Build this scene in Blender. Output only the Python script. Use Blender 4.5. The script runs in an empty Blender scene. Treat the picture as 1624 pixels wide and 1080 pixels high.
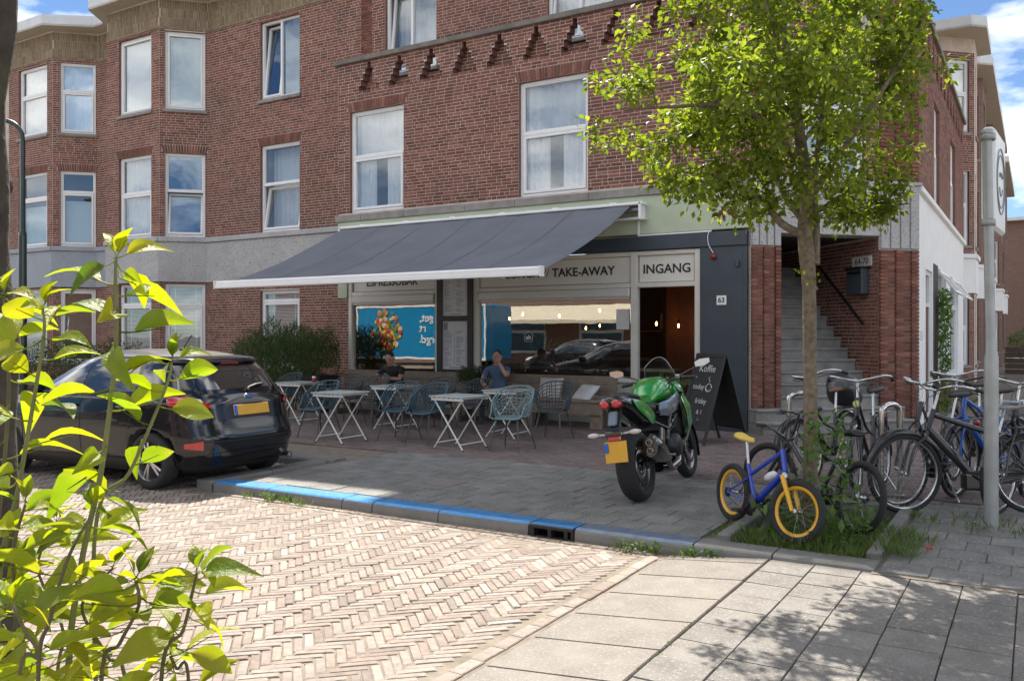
import bpy, math, random
import numpy as np
from mathutils import Vector, Matrix
R = math.radians
random.seed(7); rnd = random.Random(11)
sc = bpy.context.scene
C = sc.collection
V = Vector
# ---------------------------------------------------------------- camera
# World: x runs along the shop front (to the right), y into the block, z up.  The kerb top is z = 0.
EYE, FPX, CX, HY = 1.55, 1373.0, 812.0, 530.0        # eye height, focal length in photo pixels, centre column, horizon row
YAW = R(31.25)
cam = bpy.data.objects.new('camera', bpy.data.cameras.new('camera'))
C.objects.link(cam); sc.camera = cam
cam.location = (0, 0, EYE); cam.rotation_euler = (R(90), 0, YAW)
cam.data.sensor_width = 36; cam.data.lens = 36 * FPX / 1624
cam.data.shift_y = -(540 - HY) / 1624
cam.data.clip_start = .05; cam.data.clip_end = 2000
CF = V((-math.sin(YAW), math.cos(YAW), 0)); CR = V((math.cos(YAW), math.sin(YAW), 0))
def ray(px, py=HY): return CF + CR * ((px - CX) / FPX) + V((0, 0, (HY - py) / FPX))
def ground(px, py, z=0.0):
    d = ray(px, py); t = (z - EYE) / d.z
    return V((d.x * t, d.y * t, z))
def atY(px, py, Y):
    d = ray(px, py); t = Y / d.y
    return V((d.x * t, Y, EYE + d.z * t))
def atX(px, py, X):
    d = ray(px, py); t = X / d.x
    return V((X, d.y * t, EYE + d.z * t))
def atT(px, py, t):
    d = ray(px, py); return V((d.x * t, d.y * t, EYE + d.z * t))
def project(p):
    t = p[0] * CF.x + p[1] * CF.y; r = p[0] * CR.x + p[1] * CR.y
    if t < .05: return (-9999, -9999, t)
    return (CX + FPX * r / t, HY - FPX * (p[2] - EYE) / t, t)
# ---------------------------------------------------------------- sky and sun
SUN_EL, SUN_AZ = R(56), math.atan2(-.68, .733)        # azimuth measured from +y towards +x
w = bpy.data.worlds.new('World'); sc.world = w; w.use_nodes = True
nt = w.node_tree; nt.nodes.clear()
def N(t, ty, **k):
    n = t.nodes.new(ty)
    for a, b in k.items():
        if a in n.inputs.keys(): n.inputs[a].default_value = b
        else: setattr(n, a, b)
    return n
wo = N(nt, 'ShaderNodeOutputWorld'); bg = N(nt, 'ShaderNodeBackground'); bg.inputs['Strength'].default_value = .05
sky = N(nt, 'ShaderNodeTexSky', sky_type='NISHITA', sun_disc=False, sun_elevation=SUN_EL, sun_rotation=SUN_AZ, air_density=1.0, dust_density=.1, ozone_density=6.0, altitude=1200)
tc = N(nt, 'ShaderNodeTexCoord'); mp = N(nt, 'ShaderNodeMapping')
mp.inputs['Scale'].default_value = (1.0, 1.0, 2.6); mp.inputs['Location'].default_value = (5.78, 9.14, 2.92)
nz = N(nt, 'ShaderNodeTexNoise'); nz.inputs['Scale'].default_value = 2.6; nz.inputs['Detail'].default_value = 9; nz.inputs['Roughness'].default_value = .56
cr = N(nt, 'ShaderNodeValToRGB'); cr.color_ramp.elements[0].position = .465; cr.color_ramp.elements[1].position = .63
cr.color_ramp.elements[0].color = (0, 0, 0, 1); cr.color_ramp.elements[1].color = (1, 1, 1, 1)
mx = N(nt, 'ShaderNodeMix', data_type='RGBA'); mx.inputs['B'].default_value = (20.0, 19.6, 18.8, 1)
L = nt.links.new
L(tc.outputs['Generated'], mp.inputs['Vector']); L(mp.outputs['Vector'], nz.inputs['Vector']); L(nz.outputs['Fac'], cr.inputs['Fac'])
L(cr.outputs['Color'], mx.inputs['Factor']); L(sky.outputs['Color'], mx.inputs['A']); L(mx.outputs['Result'], bg.inputs['Color']); L(bg.outputs['Background'], wo.inputs['Surface'])
sun = bpy.data.objects.new('sun', bpy.data.lights.new('sun', 'SUN')); C.objects.link(sun)
sun.data.energy = 4.1; sun.data.angle = R(.55); sun.data.color = (1, .94, .84)
sdir = V((math.sin(SUN_AZ) * math.cos(SUN_EL), math.cos(SUN_AZ) * math.cos(SUN_EL), math.sin(SUN_EL)))
sun.rotation_euler = sdir.to_track_quat('Z', 'Y').to_euler(); sun.location = sdir * 40
sc.view_settings.view_transform = 'Standard'; sc.view_settings.look = 'None'
sc.view_settings.exposure = 1.52; sc.view_settings.gamma = 1
sc.render.engine = 'CYCLES'
sc.cycles.max_bounces = 8; sc.cycles.transparent_max_bounces = 24; sc.cycles.diffuse_bounces = 4; sc.cycles.glossy_bounces = 4; sc.cycles.transmission_bounces = 6
sc.cycles.sample_clamp_indirect = 6

# ---------------------------------------------------------------- materials
MATS = {}
def mat(name, col=(.5, .5, .5), rough=.6, metal=0, var=.12, scale=6, bump=0, bscale=80, spec=.5, coat=0, rcol=None, rvar=0, emit=None, trans=0, fleck=0, fscale=200, fcol=(.9, .9, .9), dirt=0, dscale=1.3, dcol=(.05, .05, .04)):
    """Procedural surface: base colour (or a ramp picked per piece), noise mottling, flecks, blotchy dirt, fine relief."""
    if name in MATS: return MATS[name]
    m = bpy.data.materials.new(name); MATS[name] = m; m.use_nodes = True
    t = m.node_tree; ln = t.links.new; t.nodes.clear()
    o = N(t, 'ShaderNodeOutputMaterial'); b = N(t, 'ShaderNodeBsdfPrincipled')
    b.inputs['Roughness'].default_value = rough; b.inputs['Metallic'].default_value = metal; b.inputs['Specular IOR Level'].default_value = spec
    b.inputs['Coat Weight'].default_value = coat; b.inputs['Coat Roughness'].default_value = .04
    ln(b.outputs[0], o.inputs['Surface'])
    co = N(t, 'ShaderNodeNewGeometry').outputs['Position']        # world position: neighbours never repeat the same grain
    geo = None
    if rcol or rvar:
        geo = N(t, 'ShaderNodeNewGeometry'); oi = N(t, 'ShaderNodeObjectInfo')
        ad = N(t, 'ShaderNodeMath', operation='ADD'); ln(geo.outputs['Random Per Island'], ad.inputs[0]); ln(oi.outputs['Random'], ad.inputs[1])
        fr = N(t, 'ShaderNodeMath', operation='FRACT'); ln(ad.outputs[0], fr.inputs[0]); rv = fr.outputs[0]
    if rcol:
        rp = N(t, 'ShaderNodeValToRGB'); rp.color_ramp.interpolation = 'CONSTANT' if len(rcol) > 6 else 'LINEAR'
        es = rp.color_ramp.elements
        while len(es) < len(rcol): es.new(.5)
        for i, c in enumerate(rcol): es[i].position = i / max(1, len(rcol) - 1); es[i].color = (*c, 1)
        ln(rv, rp.inputs[0]); src = rp.outputs[0]
    else:
        rg = N(t, 'ShaderNodeRGB'); rg.outputs[0].default_value = (*col, 1); src = rg.outputs[0]
    def mul(src, fac):
        h = N(t, 'ShaderNodeHueSaturation'); ln(src, h.inputs['Color']); ln(fac, h.inputs['Value']); return h.outputs[0]
    if var:
        n = N(t, 'ShaderNodeTexNoise'); n.inputs['Scale'].default_value = scale; n.inputs['Detail'].default_value = 5; ln(co, n.inputs['Vector'])
        r = N(t, 'ShaderNodeMapRange'); r.inputs[1].default_value = .25; r.inputs[2].default_value = .75; r.inputs[3].default_value = 1 - var; r.inputs[4].default_value = 1 + var
        ln(n.outputs['Fac'], r.inputs[0]); src = mul(src, r.outputs[0])
    if rvar:
        r = N(t, 'ShaderNodeMapRange'); r.inputs[3].default_value = 1 - rvar; r.inputs[4].default_value = 1 + rvar
        ml = N(t, 'ShaderNodeMath', operation='MULTIPLY'); ml.inputs[1].default_value = 7.31; ln(rv, ml.inputs[0])
        f2 = N(t, 'ShaderNodeMath', operation='FRACT'); ln(ml.outputs[0], f2.inputs[0]); ln(f2.outputs[0], r.inputs[0]); src = mul(src, r.outputs[0])
    if fleck:
        n = N(t, 'ShaderNodeTexNoise'); n.inputs['Scale'].default_value = fscale; n.inputs['Detail'].default_value = 1; ln(co, n.inputs['Vector'])
        r = N(t, 'ShaderNodeMapRange'); r.inputs[1].default_value = .56; r.inputs[2].default_value = .68; r.inputs[4].default_value = fleck; ln(n.outputs['Fac'], r.inputs[0])
        k = N(t, 'ShaderNodeMix', data_type='RGBA'); ln(r.outputs[0], k.inputs['Factor']); ln(src, k.inputs['A']); k.inputs['B'].default_value = (*fcol, 1); src = k.outputs['Result']
    if dirt:
        n = N(t, 'ShaderNodeTexNoise'); n.inputs['Scale'].default_value = dscale; n.inputs['Detail'].default_value = 7; n.inputs['Roughness'].default_value = .65; ln(co, n.inputs['Vector'])
        r = N(t, 'ShaderNodeMapRange'); r.inputs[1].default_value = .48; r.inputs[2].default_value = .72; r.inputs[4].default_value = dirt; ln(n.outputs['Fac'], r.inputs[0])
        k = N(t, 'ShaderNodeMix', data_type='RGBA'); ln(r.outputs[0], k.inputs['Factor']); ln(src, k.inputs['A']); k.inputs['B'].default_value = (*dcol, 1); src = k.outputs['Result']
    ln(src, b.inputs['Base Color'])
    if bump:
        n = N(t, 'ShaderNodeTexNoise'); n.inputs['Scale'].default_value = bscale; n.inputs['Detail'].default_value = 4; ln(co, n.inputs['Vector'])
        bp = N(t, 'ShaderNodeBump'); bp.inputs['Strength'].default_value = bump; bp.inputs['Distance'].default_value = .01; ln(n.outputs['Fac'], bp.inputs['Height']); ln(bp.outputs[0], b.inputs['Normal'])
    if emit:
        b.inputs['Emission Color'].default_value = (*emit[:3], 1); b.inputs['Emission Strength'].default_value = emit[3]
    if trans:      # thin leaf or cloth: part of the light comes through
        tr = N(t, 'ShaderNodeBsdfTranslucent'); ms = N(t, 'ShaderNodeMixShader'); ms.inputs[0].default_value = trans
        h = N(t, 'ShaderNodeHueSaturation'); h.inputs['Saturation'].default_value = 1.08; h.inputs['Value'].default_value = 1.9; ln(src, h.inputs['Color']); ln(h.outputs[0], tr.inputs['Color'])
        ln(b.outputs[0], ms.inputs[1]); ln(tr.outputs[0], ms.inputs[2]); ln(ms.outputs[0], o.inputs['Surface'])
    return m
def glass(name, ior=1.7, tint=(.9, .95, .95), rough=0.0, wob=.0, extra=0):
    if name in MATS: return MATS[name]
    m = bpy.data.materials.new(name); MATS[name] = m; m.use_nodes = True
    t = m.node_tree; ln = t.links.new; t.nodes.clear()
    o = N(t, 'ShaderNodeOutputMaterial'); ms = N(t, 'ShaderNodeMixShader'); f = N(t, 'ShaderNodeFresnel'); f.inputs['IOR'].default_value = ior
    a = N(t, 'ShaderNodeBsdfTransparent'); a.inputs[0].default_value = (*tint, 1)
    g = N(t, 'ShaderNodeBsdfGlossy'); g.inputs['Roughness'].default_value = rough
    gm = N(t, 'ShaderNodeNewGeometry'); iv = N(t, 'ShaderNodeMix', data_type='FLOAT'); iv.inputs['A'].default_value = ior; iv.inputs['B'].default_value = 1 / ior      # the thin pane reflects alike from both sides
    ln(gm.outputs['Backfacing'], iv.inputs['Factor']); ln(iv.outputs['Result'], f.inputs['IOR'])
    fac = f.outputs[0]
    if extra:
        ad = N(t, 'ShaderNodeMath', operation='ADD'); ad.inputs[1].default_value = extra; ad.use_clamp = True; ln(fac, ad.inputs[0]); fac = ad.outputs[0]
    if wob:
        co = N(t, 'ShaderNodeTexCoord').outputs['Object']; n = N(t, 'ShaderNodeTexNoise'); n.inputs['Scale'].default_value = 1.6; ln(co, n.inputs['Vector'])
        bp = N(t, 'ShaderNodeBump'); bp.inputs['Strength'].default_value = wob; bp.inputs['Distance'].default_value = .02; ln(n.outputs['Fac'], bp.inputs['Height']); ln(bp.outputs[0], g.inputs['Normal'])
    ln(fac, ms.inputs[0]); ln(a.outputs[0], ms.inputs[1]); ln(g.outputs[0], ms.inputs[2]); ln(ms.outputs[0], o.inputs['Surface'])
    return m

# ---------------------------------------------------------------- mesh builder
class MB:
    def __init__(s): s.v = []; s.f = []; s.m = []; s.s = []
    def add(s, vs, fs, m=0, smooth=False):
        b = len(s.v); s.v += [tuple(p) for p in vs]
        for f in fs: s.f.append(tuple(i + b for i in f)); s.m.append(m); s.s.append(smooth)
        return s
    def box(s, c, sz, rot=None, m=0):
        x, y, z = sz[0] / 2, sz[1] / 2, sz[2] / 2; c = V(c)
        ps = [V((a * x, b * y, d * z)) for d in (-1, 1) for b in (-1, 1) for a in (-1, 1)]
        if rot is not None: ps = [rot @ p for p in ps]
        return s.add([c + p for p in ps], [(0, 2, 3, 1), (4, 5, 7, 6), (0, 1, 5, 4), (2, 6, 7, 3), (0, 4, 6, 2), (1, 3, 7, 5)], m)
    def rbox(s, c, sz, b=.01, rot=None, m=0):
        """box with chamfered edges"""
        h = [q / 2 for q in sz]; b = min(b, *[q * .49 for q in h]); c = V(c); vs = []; idx = {}
        for sx in (-1, 1):
            for sy in (-1, 1):
                for sz_ in (-1, 1):
                    for k in range(3):
                        p = [sx * h[0], sy * h[1], sz_ * h[2]]
                        for q in range(3):
                            if q != k: p[q] -= math.copysign(b, p[q])
                        idx[(sx, sy, sz_, k)] = len(vs); vs.append(V(p))
        fs = []
        for k in range(3):
            i, j = [q for q in range(3) if q != k]
            for sg in (-1, 1):
                q = []
                for a, d in ((-1, -1), (1, -1), (1, 1), (-1, 1)):
                    key = [0, 0, 0]; key[k] = sg; key[i] = a; key[j] = d; q.append(idx[(*key, k)])
                fs.append(q if (sg > 0) == (k != 1) else q[::-1])
        for k in range(3):
            i, j = [q for q in range(3) if q != k]
            for a in (-1, 1):
                for d in (-1, 1):
                    k1 = [0, 0, 0]; k1[i] = a; k1[j] = d; k2 = k1[:]; k1[k] = -1; k2[k] = 1
                    fs.append([idx[(*k1, i)], idx[(*k2, i)], idx[(*k2, j)], idx[(*k1, j)]])
        for sx in (-1, 1):
            for sy in (-1, 1):
                for sz_ in (-1, 1): fs.append([idx[(sx, sy, sz_, k)] for k in range(3)])
        if rot is not None: vs = [rot @ p for p in vs]
        return s.add([c + p for p in vs], fs, m)
    def bar(s, a, b, w, h, up=(0, 0, 1), m=0, bev=0):
        a, b = V(a), V(b); d = b - a; ln = d.length; d.normalize(); u = V(up)
        if abs(d.dot(u)) > .98: u = V((1, 0, 0))
        x = d.cross(u).normalized(); z = x.cross(d).normalized()
        rot = Matrix((x, d, z)).transposed()
        return s.rbox((a + b) / 2, (w, ln, h), bev, rot, m) if bev else s.box((a + b) / 2, (w, ln, h), rot, m)
    def tube(s, pts, r, n=8, caps=True, closed=False, m=0, smooth=True, flat=1.0):
        pts = [V(p) for p in pts]; k = len(pts); rr = r if isinstance(r, (list, tuple)) else [r] * k
        vs = []; prev = None; u = None
        for i, p in enumerate(pts):
            a = pts[i - 1] if (i or closed) else p; b = pts[(i + 1) % k] if (i < k - 1 or closed) else p
            t = (b - a).normalized() if (b - a).length > 1e-9 else V((0, 0, 1))
            if u is None:
                u = t.orthogonal().normalized()
                if abs(t.z) < .9: u = (V((0, 0, 1)) - t * t.z).normalized()
            else:
                u = (u - t * u.dot(t))
                u = u.normalized() if u.length > 1e-6 else t.orthogonal().normalized()
            w_ = t.cross(u)
            for j in range(n):
                a_ = 2 * math.pi * j / n; vs.append(p + u * (math.cos(a_) * rr[i]) + w_ * (math.sin(a_) * rr[i] * flat))
        fs = []
        for i in range(k if closed else k - 1):
            for j in range(n):
                a = i * n + j; b = i * n + (j + 1) % n; c2 = ((i + 1) % k) * n + (j + 1) % n; d = ((i + 1) % k) * n + j
                fs.append((a, b, c2, d))
        s.add(vs, fs, m, smooth)
        if caps and not closed:
            s.add(vs[:n], [tuple(range(n))[::-1]], m); s.add(vs[-n:], [tuple(range(n))], m)
        return s
    def lathe(s, prof, n=24, c=(0, 0, 0), axis=(0, 0, 1), m=0, smooth=True, a0=0, a1=None):
        """prof: (radius, height) pairs about an axis"""
        ax = V(axis).normalized(); u = ax.orthogonal().normalized(); w_ = ax.cross(u); c = V(c); vs = []
        full = a1 is None; a1 = 2 * math.pi if full else a1; nn = n if full else n + 1
        for (r, h) in prof:
            for j in range(nn):
                a = a0 + (a1 - a0) * j / n; vs.append(c + ax * h + u * (r * math.cos(a)) + w_ * (r * math.sin(a)))
        fs = []
        for i in range(len(prof) - 1):
            for j in range(n):
                j2 = (j + 1) % nn if full else j + 1
                fs.append((i * nn + j, i * nn + j2, (i + 1) * nn + j2, (i + 1) * nn + j))
        return s.add(vs, fs, m, smooth)
    def prism(s, poly, M, h0, h1, m=0, smooth=False):
        """2d polygon swept along local z of the matrix M"""
        n = len(poly); a = [M @ V((p[0], p[1], h0)) for p in poly]; b = [M @ V((p[0], p[1], h1)) for p in poly]
        s.add(a + b, [tuple(range(n))[::-1], tuple(range(n, 2 * n))], m)
        return s.add(a + b, [(i, (i + 1) % n, n + (i + 1) % n, n + i) for i in range(n)], m, smooth)
    def grid(s, pts, m=0, smooth=True, cu=False, flip=False):
        """pts[i][j] surface"""
        nu, nv = len(pts), len(pts[0]); vs = [p for row in pts for p in row]; fs = []
        for i in range(nu if cu else nu - 1):
            for j in range(nv - 1):
                q = (i * nv + j, i * nv + j + 1, ((i + 1) % nu) * nv + j + 1, ((i + 1) % nu) * nv + j); fs.append(q[::-1] if flip else q)
        return s.add(vs, fs, m, smooth)
    def ball(s, c, r, n=12, k=8, m=0, sc_=(1, 1, 1), rot=None):
        c = V(c); rows = []
        for i in range(k + 1):
            a = math.pi * i / k; row = []
            for j in range(n + 1):
                b = 2 * math.pi * j / n; p = V((math.sin(a) * math.cos(b) * r * sc_[0], math.sin(a) * math.sin(b) * r * sc_[1], math.cos(a) * r * sc_[2]))
                row.append(c + (rot @ p if rot is not None else p))
            rows.append(row)
        return s.grid(rows, m, True, flip=True)
    def mesh(s, name):
        me = bpy.data.meshes.new(name); me.from_pydata(s.v, [], s.f)
        me.polygons.foreach_set('material_index', s.m); me.polygons.foreach_set('use_smooth', s.s); me.update()
        return me
    def build(s, name, mats, parent=None, world=False, bevel=0, loc=None, weld=False):
        me = s.mesh(name)
        for q in (mats if isinstance(mats, (list, tuple)) else [mats]): me.materials.append(q)
        o = bpy.data.objects.new(name, me); C.objects.link(o)
        if parent is not None: o.parent = parent
        if world and parent is not None:
            p = parent; off = V((0, 0, 0))
            while p is not None: off += p.location; p = p.parent
            o.location = -off
        if loc is not None: o.location = loc
        if bevel:
            bv = o.modifiers.new('bevel', 'BEVEL'); bv.width = bevel; bv.segments = 2; bv.limit_method = 'ANGLE'; bv.angle_limit = R(40)
        return o
def tag(o, label=None, cat=None, group=None, kind=None):
    if label: o['label'] = label
    if cat: o['category'] = cat
    if group: o['group'] = group
    if kind: o['kind'] = kind
    return o
def thing(name, label, cat, loc=(0, 0, 0), rz=0, group=None):
    o = bpy.data.objects.new(name, None); C.objects.link(o); o.location = loc; o.rotation_euler = (0, 0, rz); o.empty_display_size = .1
    return tag(o, label, cat, group)
def struct(mb, name, mats, **k): return tag(mb.build(name, mats, **k), kind='structure')
def dup(src, loc=None, rz=None, label=None, group=None, parent=None):
    c = src.copy(); C.objects.link(c); c.parent = parent
    if loc is not None: c.location = loc
    if rz is not None: c.rotation_euler = (0, 0, rz)
    if label: c['label'] = label
    if group: c['group'] = group
    for ch in list(src.children): dup(ch, parent=c)
    return c
class Frame:
    """A wall plane: origin, horizontal run u, outward normal n"""
    def __init__(s, o, u, n): s.o = V(o); s.u = V(u).normalized(); s.n = V(n).normalized()
    def p(s, a, z, d=0): return s.o + s.u * a + s.n * d + V((0, 0, z))
    def rot(s): return Matrix((s.u, -s.n, V((0, 0, 1)))).transposed()       # local x = u, y = into the wall, z = up
    def box(s, mb, a0, a1, z0, z1, d0, d1, m=0, bev=0):
        c = s.p((a0 + a1) / 2, (z0 + z1) / 2, (d0 + d1) / 2); sz = (abs(a1 - a0), abs(d1 - d0), abs(z1 - z0))
        return mb.rbox(c, sz, bev, s.rot(), m) if bev else mb.box(c, sz, s.rot(), m)
def smooth_path(pts, k=6):
    """Catmull-Rom through the points"""
    pts = [V(p) for p in pts]; out = []
    for i in range(len(pts) - 1):
        p0 = pts[max(i - 1, 0)]; p1 = pts[i]; p2 = pts[i + 1]; p3 = pts[min(i + 2, len(pts) - 1)]
        for j in range(k):
            t = j / k; out.append(.5 * ((2 * p1) + (p2 - p0) * t + (2 * p0 - 5 * p1 + 4 * p2 - p3) * t * t + (3 * p1 - p0 - 3 * p2 + p3) * t ** 3))
    return out + [pts[-1]]
def text(s_, size, name, m, parent=None, M=None, ext=.002, align='CENTER', bold=0, world=False, xs=1):
    cu = bpy.data.curves.new(name, 'FONT'); cu.body = s_; cu.size = size; cu.align_x = align; cu.align_y = 'CENTER'; cu.extrude = ext; cu.offset = bold; cu.resolution_u = 3
    tmp = bpy.data.objects.new('tmp', cu); C.objects.link(tmp); dg = bpy.context.evaluated_depsgraph_get(); dg.update()
    me = bpy.data.meshes.new_from_object(tmp.evaluated_get(dg)); bpy.data.objects.remove(tmp); me.name = name
    if xs != 1: me.transform(Matrix.Diagonal((xs, 1, 1, 1)))
    if M is not None: me.transform(M)
    me.materials.clear(); me.materials.append(m)
    o = bpy.data.objects.new(name, me); C.objects.link(o); o.parent = parent
    if world and parent is not None:
        p = parent; off = V((0, 0, 0))
        while p is not None: off += p.location; p = p.parent
        o.location = -off
    return o
def onwall(F, a, z, d):
    """matrix that stands text or a flat shape on a wall plane"""
    return Matrix.Translation(F.p(a, z, d)) @ Matrix((F.u, V((0, 0, 1)), F.n)).transposed().to_4x4()
# ================================================================ the setting: ground, road, kerb, pavement
KY = 6.15                                            # road edge of the kerb
m_soil = mat('soil', (.09, .07, .05), .95, var=.3, scale=5, bump=.6, bscale=40)
m_sand = mat('joint sand', (.185, .155, .12), .95, var=.3, scale=9, bump=.5, bscale=90)
m_road = mat('road brick', rough=.8, rcol=[(.25, .205, .172), (.215, .165, .138), (.285, .245, .21), (.235, .185, .155), (.305, .27, .237), (.195, .158, .135)], rvar=.12, var=.22, scale=26, bump=.5, bscale=110, spec=.3, dirt=.45, dscale=1.6, dcol=(.155, .13, .108))
m_tile = mat('concrete tile', rough=.85, rcol=[(.175, .172, .163), (.205, .20, .19), (.185, .182, .173), (.215, .21, .198)], rvar=.08, var=.25, scale=5, bump=.8, bscale=110, fleck=.85, fscale=52, fcol=(.31, .305, .285), spec=.25, dirt=.35, dscale=1.7, dcol=(.06, .06, .045))
m_ltile = mat('pale concrete tile', rough=.85, rcol=[(.185, .172, .158), (.205, .19, .174), (.17, .16, .148), (.195, .18, .165)], rvar=.06, var=.2, scale=6, bump=.9, bscale=110, fleck=.8, fscale=60, fcol=(.285, .265, .24), spec=.25, dirt=.3, dscale=1.4, dcol=(.16, .14, .12))
m_slab = mat('ramp slab', rough=.85, rcol=[(.20, .18, .16), (.212, .191, .17), (.188, .17, .152)], rvar=.05, var=.18, scale=5, bump=.8, bscale=120, fleck=.8, fscale=70, fcol=(.29, .265, .24), spec=.25, dirt=.25, dcol=(.2, .17, .14))
m_paver = mat('terrace paver', rough=.8, rcol=[(.17, .13, .12), (.20, .15, .14), (.15, .12, .115), (.19, .155, .145)], rvar=.12, var=.2, scale=14, bump=.3, bscale=120, spec=.3)
m_kerb = mat('kerb concrete', (.18, .175, .165), .85, var=.2, scale=5, bump=.5, bscale=200, fleck=.3, fscale=220, fcol=(.34, .33, .31), rvar=.1, dirt=.3, dcol=(.07, .065, .05))
m_blue = mat('blue kerb paint', (.025, .19, .46), .85, var=.25, scale=9, bump=.6, bscale=120, dirt=.75, dscale=7, dcol=(.12, .17, .22), fleck=.5, fscale=60, fcol=(.20, .23, .26))
m_wblue = mat('worn blue kerb paint', (.10, .14, .21), .8, var=.3, scale=12, bump=.5, bscale=120, dirt=.95, dscale=9, dcol=(.17, .168, .16))
m_iron = mat('cast iron', (.035, .035, .037), .6, metal=.5, var=.3, scale=20, bump=.3)

def rects(mb, rs, z, m=0):
    for (x0, x1, y0, y1) in rs: mb.add([(x0, y0, z), (x1, y0, z), (x1, y1, z), (x0, y1, z)], [(0, 1, 2, 3)], m)
    return mb
g = MB(); rects(g, [(-400, 400, -400, 400)], -.16); struct(g, 'ground', m_soil)
g = MB(); rects(g, [(-60, -2.3, -9, KY + .02), (-60, -7.5, KY + .02, 8.0)], -.1085); road = struct(g, 'road', m_sand)

def unit_piece(name, m, bev=.06):
    """unit block whose top is z = 0; chamfered top edges; scaled per object"""
    b = MB(); e = .5 - bev
    lo = [(-.5, -.5, -1), (.5, -.5, -1), (.5, .5, -1), (-.5, .5, -1)]; mi = [(x, y, -.14) for x, y, _ in lo]; hi = [(-e, -e, 0), (e, -e, 0), (e, e, 0), (-e, e, 0)]
    b.add(lo + mi + hi, [(8, 9, 10, 11)] + [(i, (i + 1) % 4, 4 + (i + 1) % 4, 4 + i) for i in range(4)] + [(4 + i, 4 + (i + 1) % 4, 8 + (i + 1) % 4, 8 + i) for i in range(4)])
    me = b.mesh(name); me.materials.append(m); return me
def pieces_stuff(specs, name, m, parent, bev=.006, chunk=None):
    """specs: (centre, length, width, height, angle, tilt) -> one mesh of small chamfered blocks (top z at centre)"""
    n = len(specs)
    if not n: return None
    lo = np.array([(-.5, -.5, -1), (.5, -.5, -1), (.5, .5, -1), (-.5, .5, -1)], float)
    vs = np.zeros((n, 12, 3)); 
    for i, (c, l, w_, h, a, tl) in enumerate(specs):
        ca, sa = math.cos(a), math.sin(a)
        x = np.concatenate([lo[:, 0] * l, lo[:, 0] * l, lo[:, 0] * (l - 2 * bev)]); y = np.concatenate([lo[:, 1] * w_, lo[:, 1] * w_, lo[:, 1] * (w_ - 2 * bev)])
        z = np.concatenate([np.full(4, -h), np.full(4, -bev * .8), np.zeros(4)]) + x * tl[0] + y * tl[1]
        vs[i, :, 0] = c[0] + x * ca - y * sa; vs[i, :, 1] = c[1] + x * sa + y * ca; vs[i, :, 2] = c[2] + z
    fq = [(8, 9, 10, 11)] + [(i, (i + 1) % 4, 4 + (i + 1) % 4, 4 + i) for i in range(4)] + [(4 + i, 4 + (i + 1) % 4, 8 + (i + 1) % 4, 8 + i) for i in range(4)]
    fs = (np.arange(n)[:, None, None] * 12 + np.array(fq)[None]).reshape(-1, 4)
    me = bpy.data.meshes.new(name); me.from_pydata(vs.reshape(-1, 3).tolist(), [], fs.tolist()); me.materials.append(m); me.update()
    o = bpy.data.objects.new(name, me); C.objects.link(o); o.parent = parent; tag(o, kind='stuff'); return o
def place_pieces(specs, name, unit, parent, limit=300):
    """the pieces that show largest become objects of their own; returns the rest"""
    def score(s):
        px, py, t = project(s[0]); vis = -20 < px < 1644 and -20 < py < 1100
        return t if vis else 1000 + t
    specs = sorted(specs, key=score)
    for (c, l, w_, h, a, tl) in specs[:limit]:
        o = bpy.data.objects.new(name, unit); C.objects.link(o); o.parent = parent; o.location = c; o.scale = (l, w_, h); o.rotation_euler = (tl[1], -tl[0], a)
    return specs[limit:]

# ---- road bricks: thin klinkers laid on edge in a 45 degree herringbone
BL, BW, RZ = .208, .0535, -.10
def heave(x, y): return .0025 * math.sin(x * 1.7 + y * .6) + .0022 * math.sin(y * 2.3 - x * .8 + 1) + .0012 * math.sin(x * 4.1 + y * 3.3)
sp = []; n4 = 4; ang = R(45)
for i in range(-330, 330):
    for j in range(-330, 330):
        k = (i - j) % 8
        if k == 0: cx, cy, rot = i + 2, j + .5, 0
        elif k == 7: cx, cy, rot = i + .5, j + 2, 1
        else: continue
        u_, v_ = cx * BW, cy * BW
        x = -6 + u_ * math.cos(ang) - v_ * math.sin(ang); y = 3 + u_ * math.sin(ang) + v_ * math.cos(ang)
        if not (-14 < x < -2.49 and .6 < y < KY - .2) and not (-14 < x < -7.7 and .6 < y < 7.9): continue
        px, py, t = project((x, y, RZ))
        if not (-60 < px < 1250 and 600 < py < 1120): continue
        sp.append(((x + rnd.gauss(0, .0018), y + rnd.gauss(0, .0018), RZ + heave(x, y) + rnd.gauss(0, .0016)), BL - .005 - rnd.random() * .005, BW - .0035 - rnd.random() * .004, .03, ang + rot * math.pi / 2 + rnd.gauss(0, .014), (rnd.gauss(0, .008), rnd.gauss(0, .016))))
y = .5
while y < KY - .22:                                   # edging course beside the ramp slabs, then a gutter course along the kerb
    l = rnd.uniform(.19, .21)
    sp.append(((-2.43 + rnd.gauss(0, .004), y + l / 2, RZ + .004 + heave(-2.4, y)), l - .006, .085, .03, math.pi / 2 + rnd.gauss(0, .02), (0, 0)))
    y += l
x = -7.3
while x < -2.5:
    l = rnd.uniform(.19, .215)
    for q in range(2): sp.append(((x + l / 2 + q * .1, KY - .045 - .075 * q, RZ + .002 - .006 * q), l - .008, .066, .03, rnd.gauss(0, .02), (0, 0)))
    x += l
rest = place_pieces(sp, 'brick', unit_piece('brick', m_road), road)
pieces_stuff(rest, 'bricks', m_road, road, .005)

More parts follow.
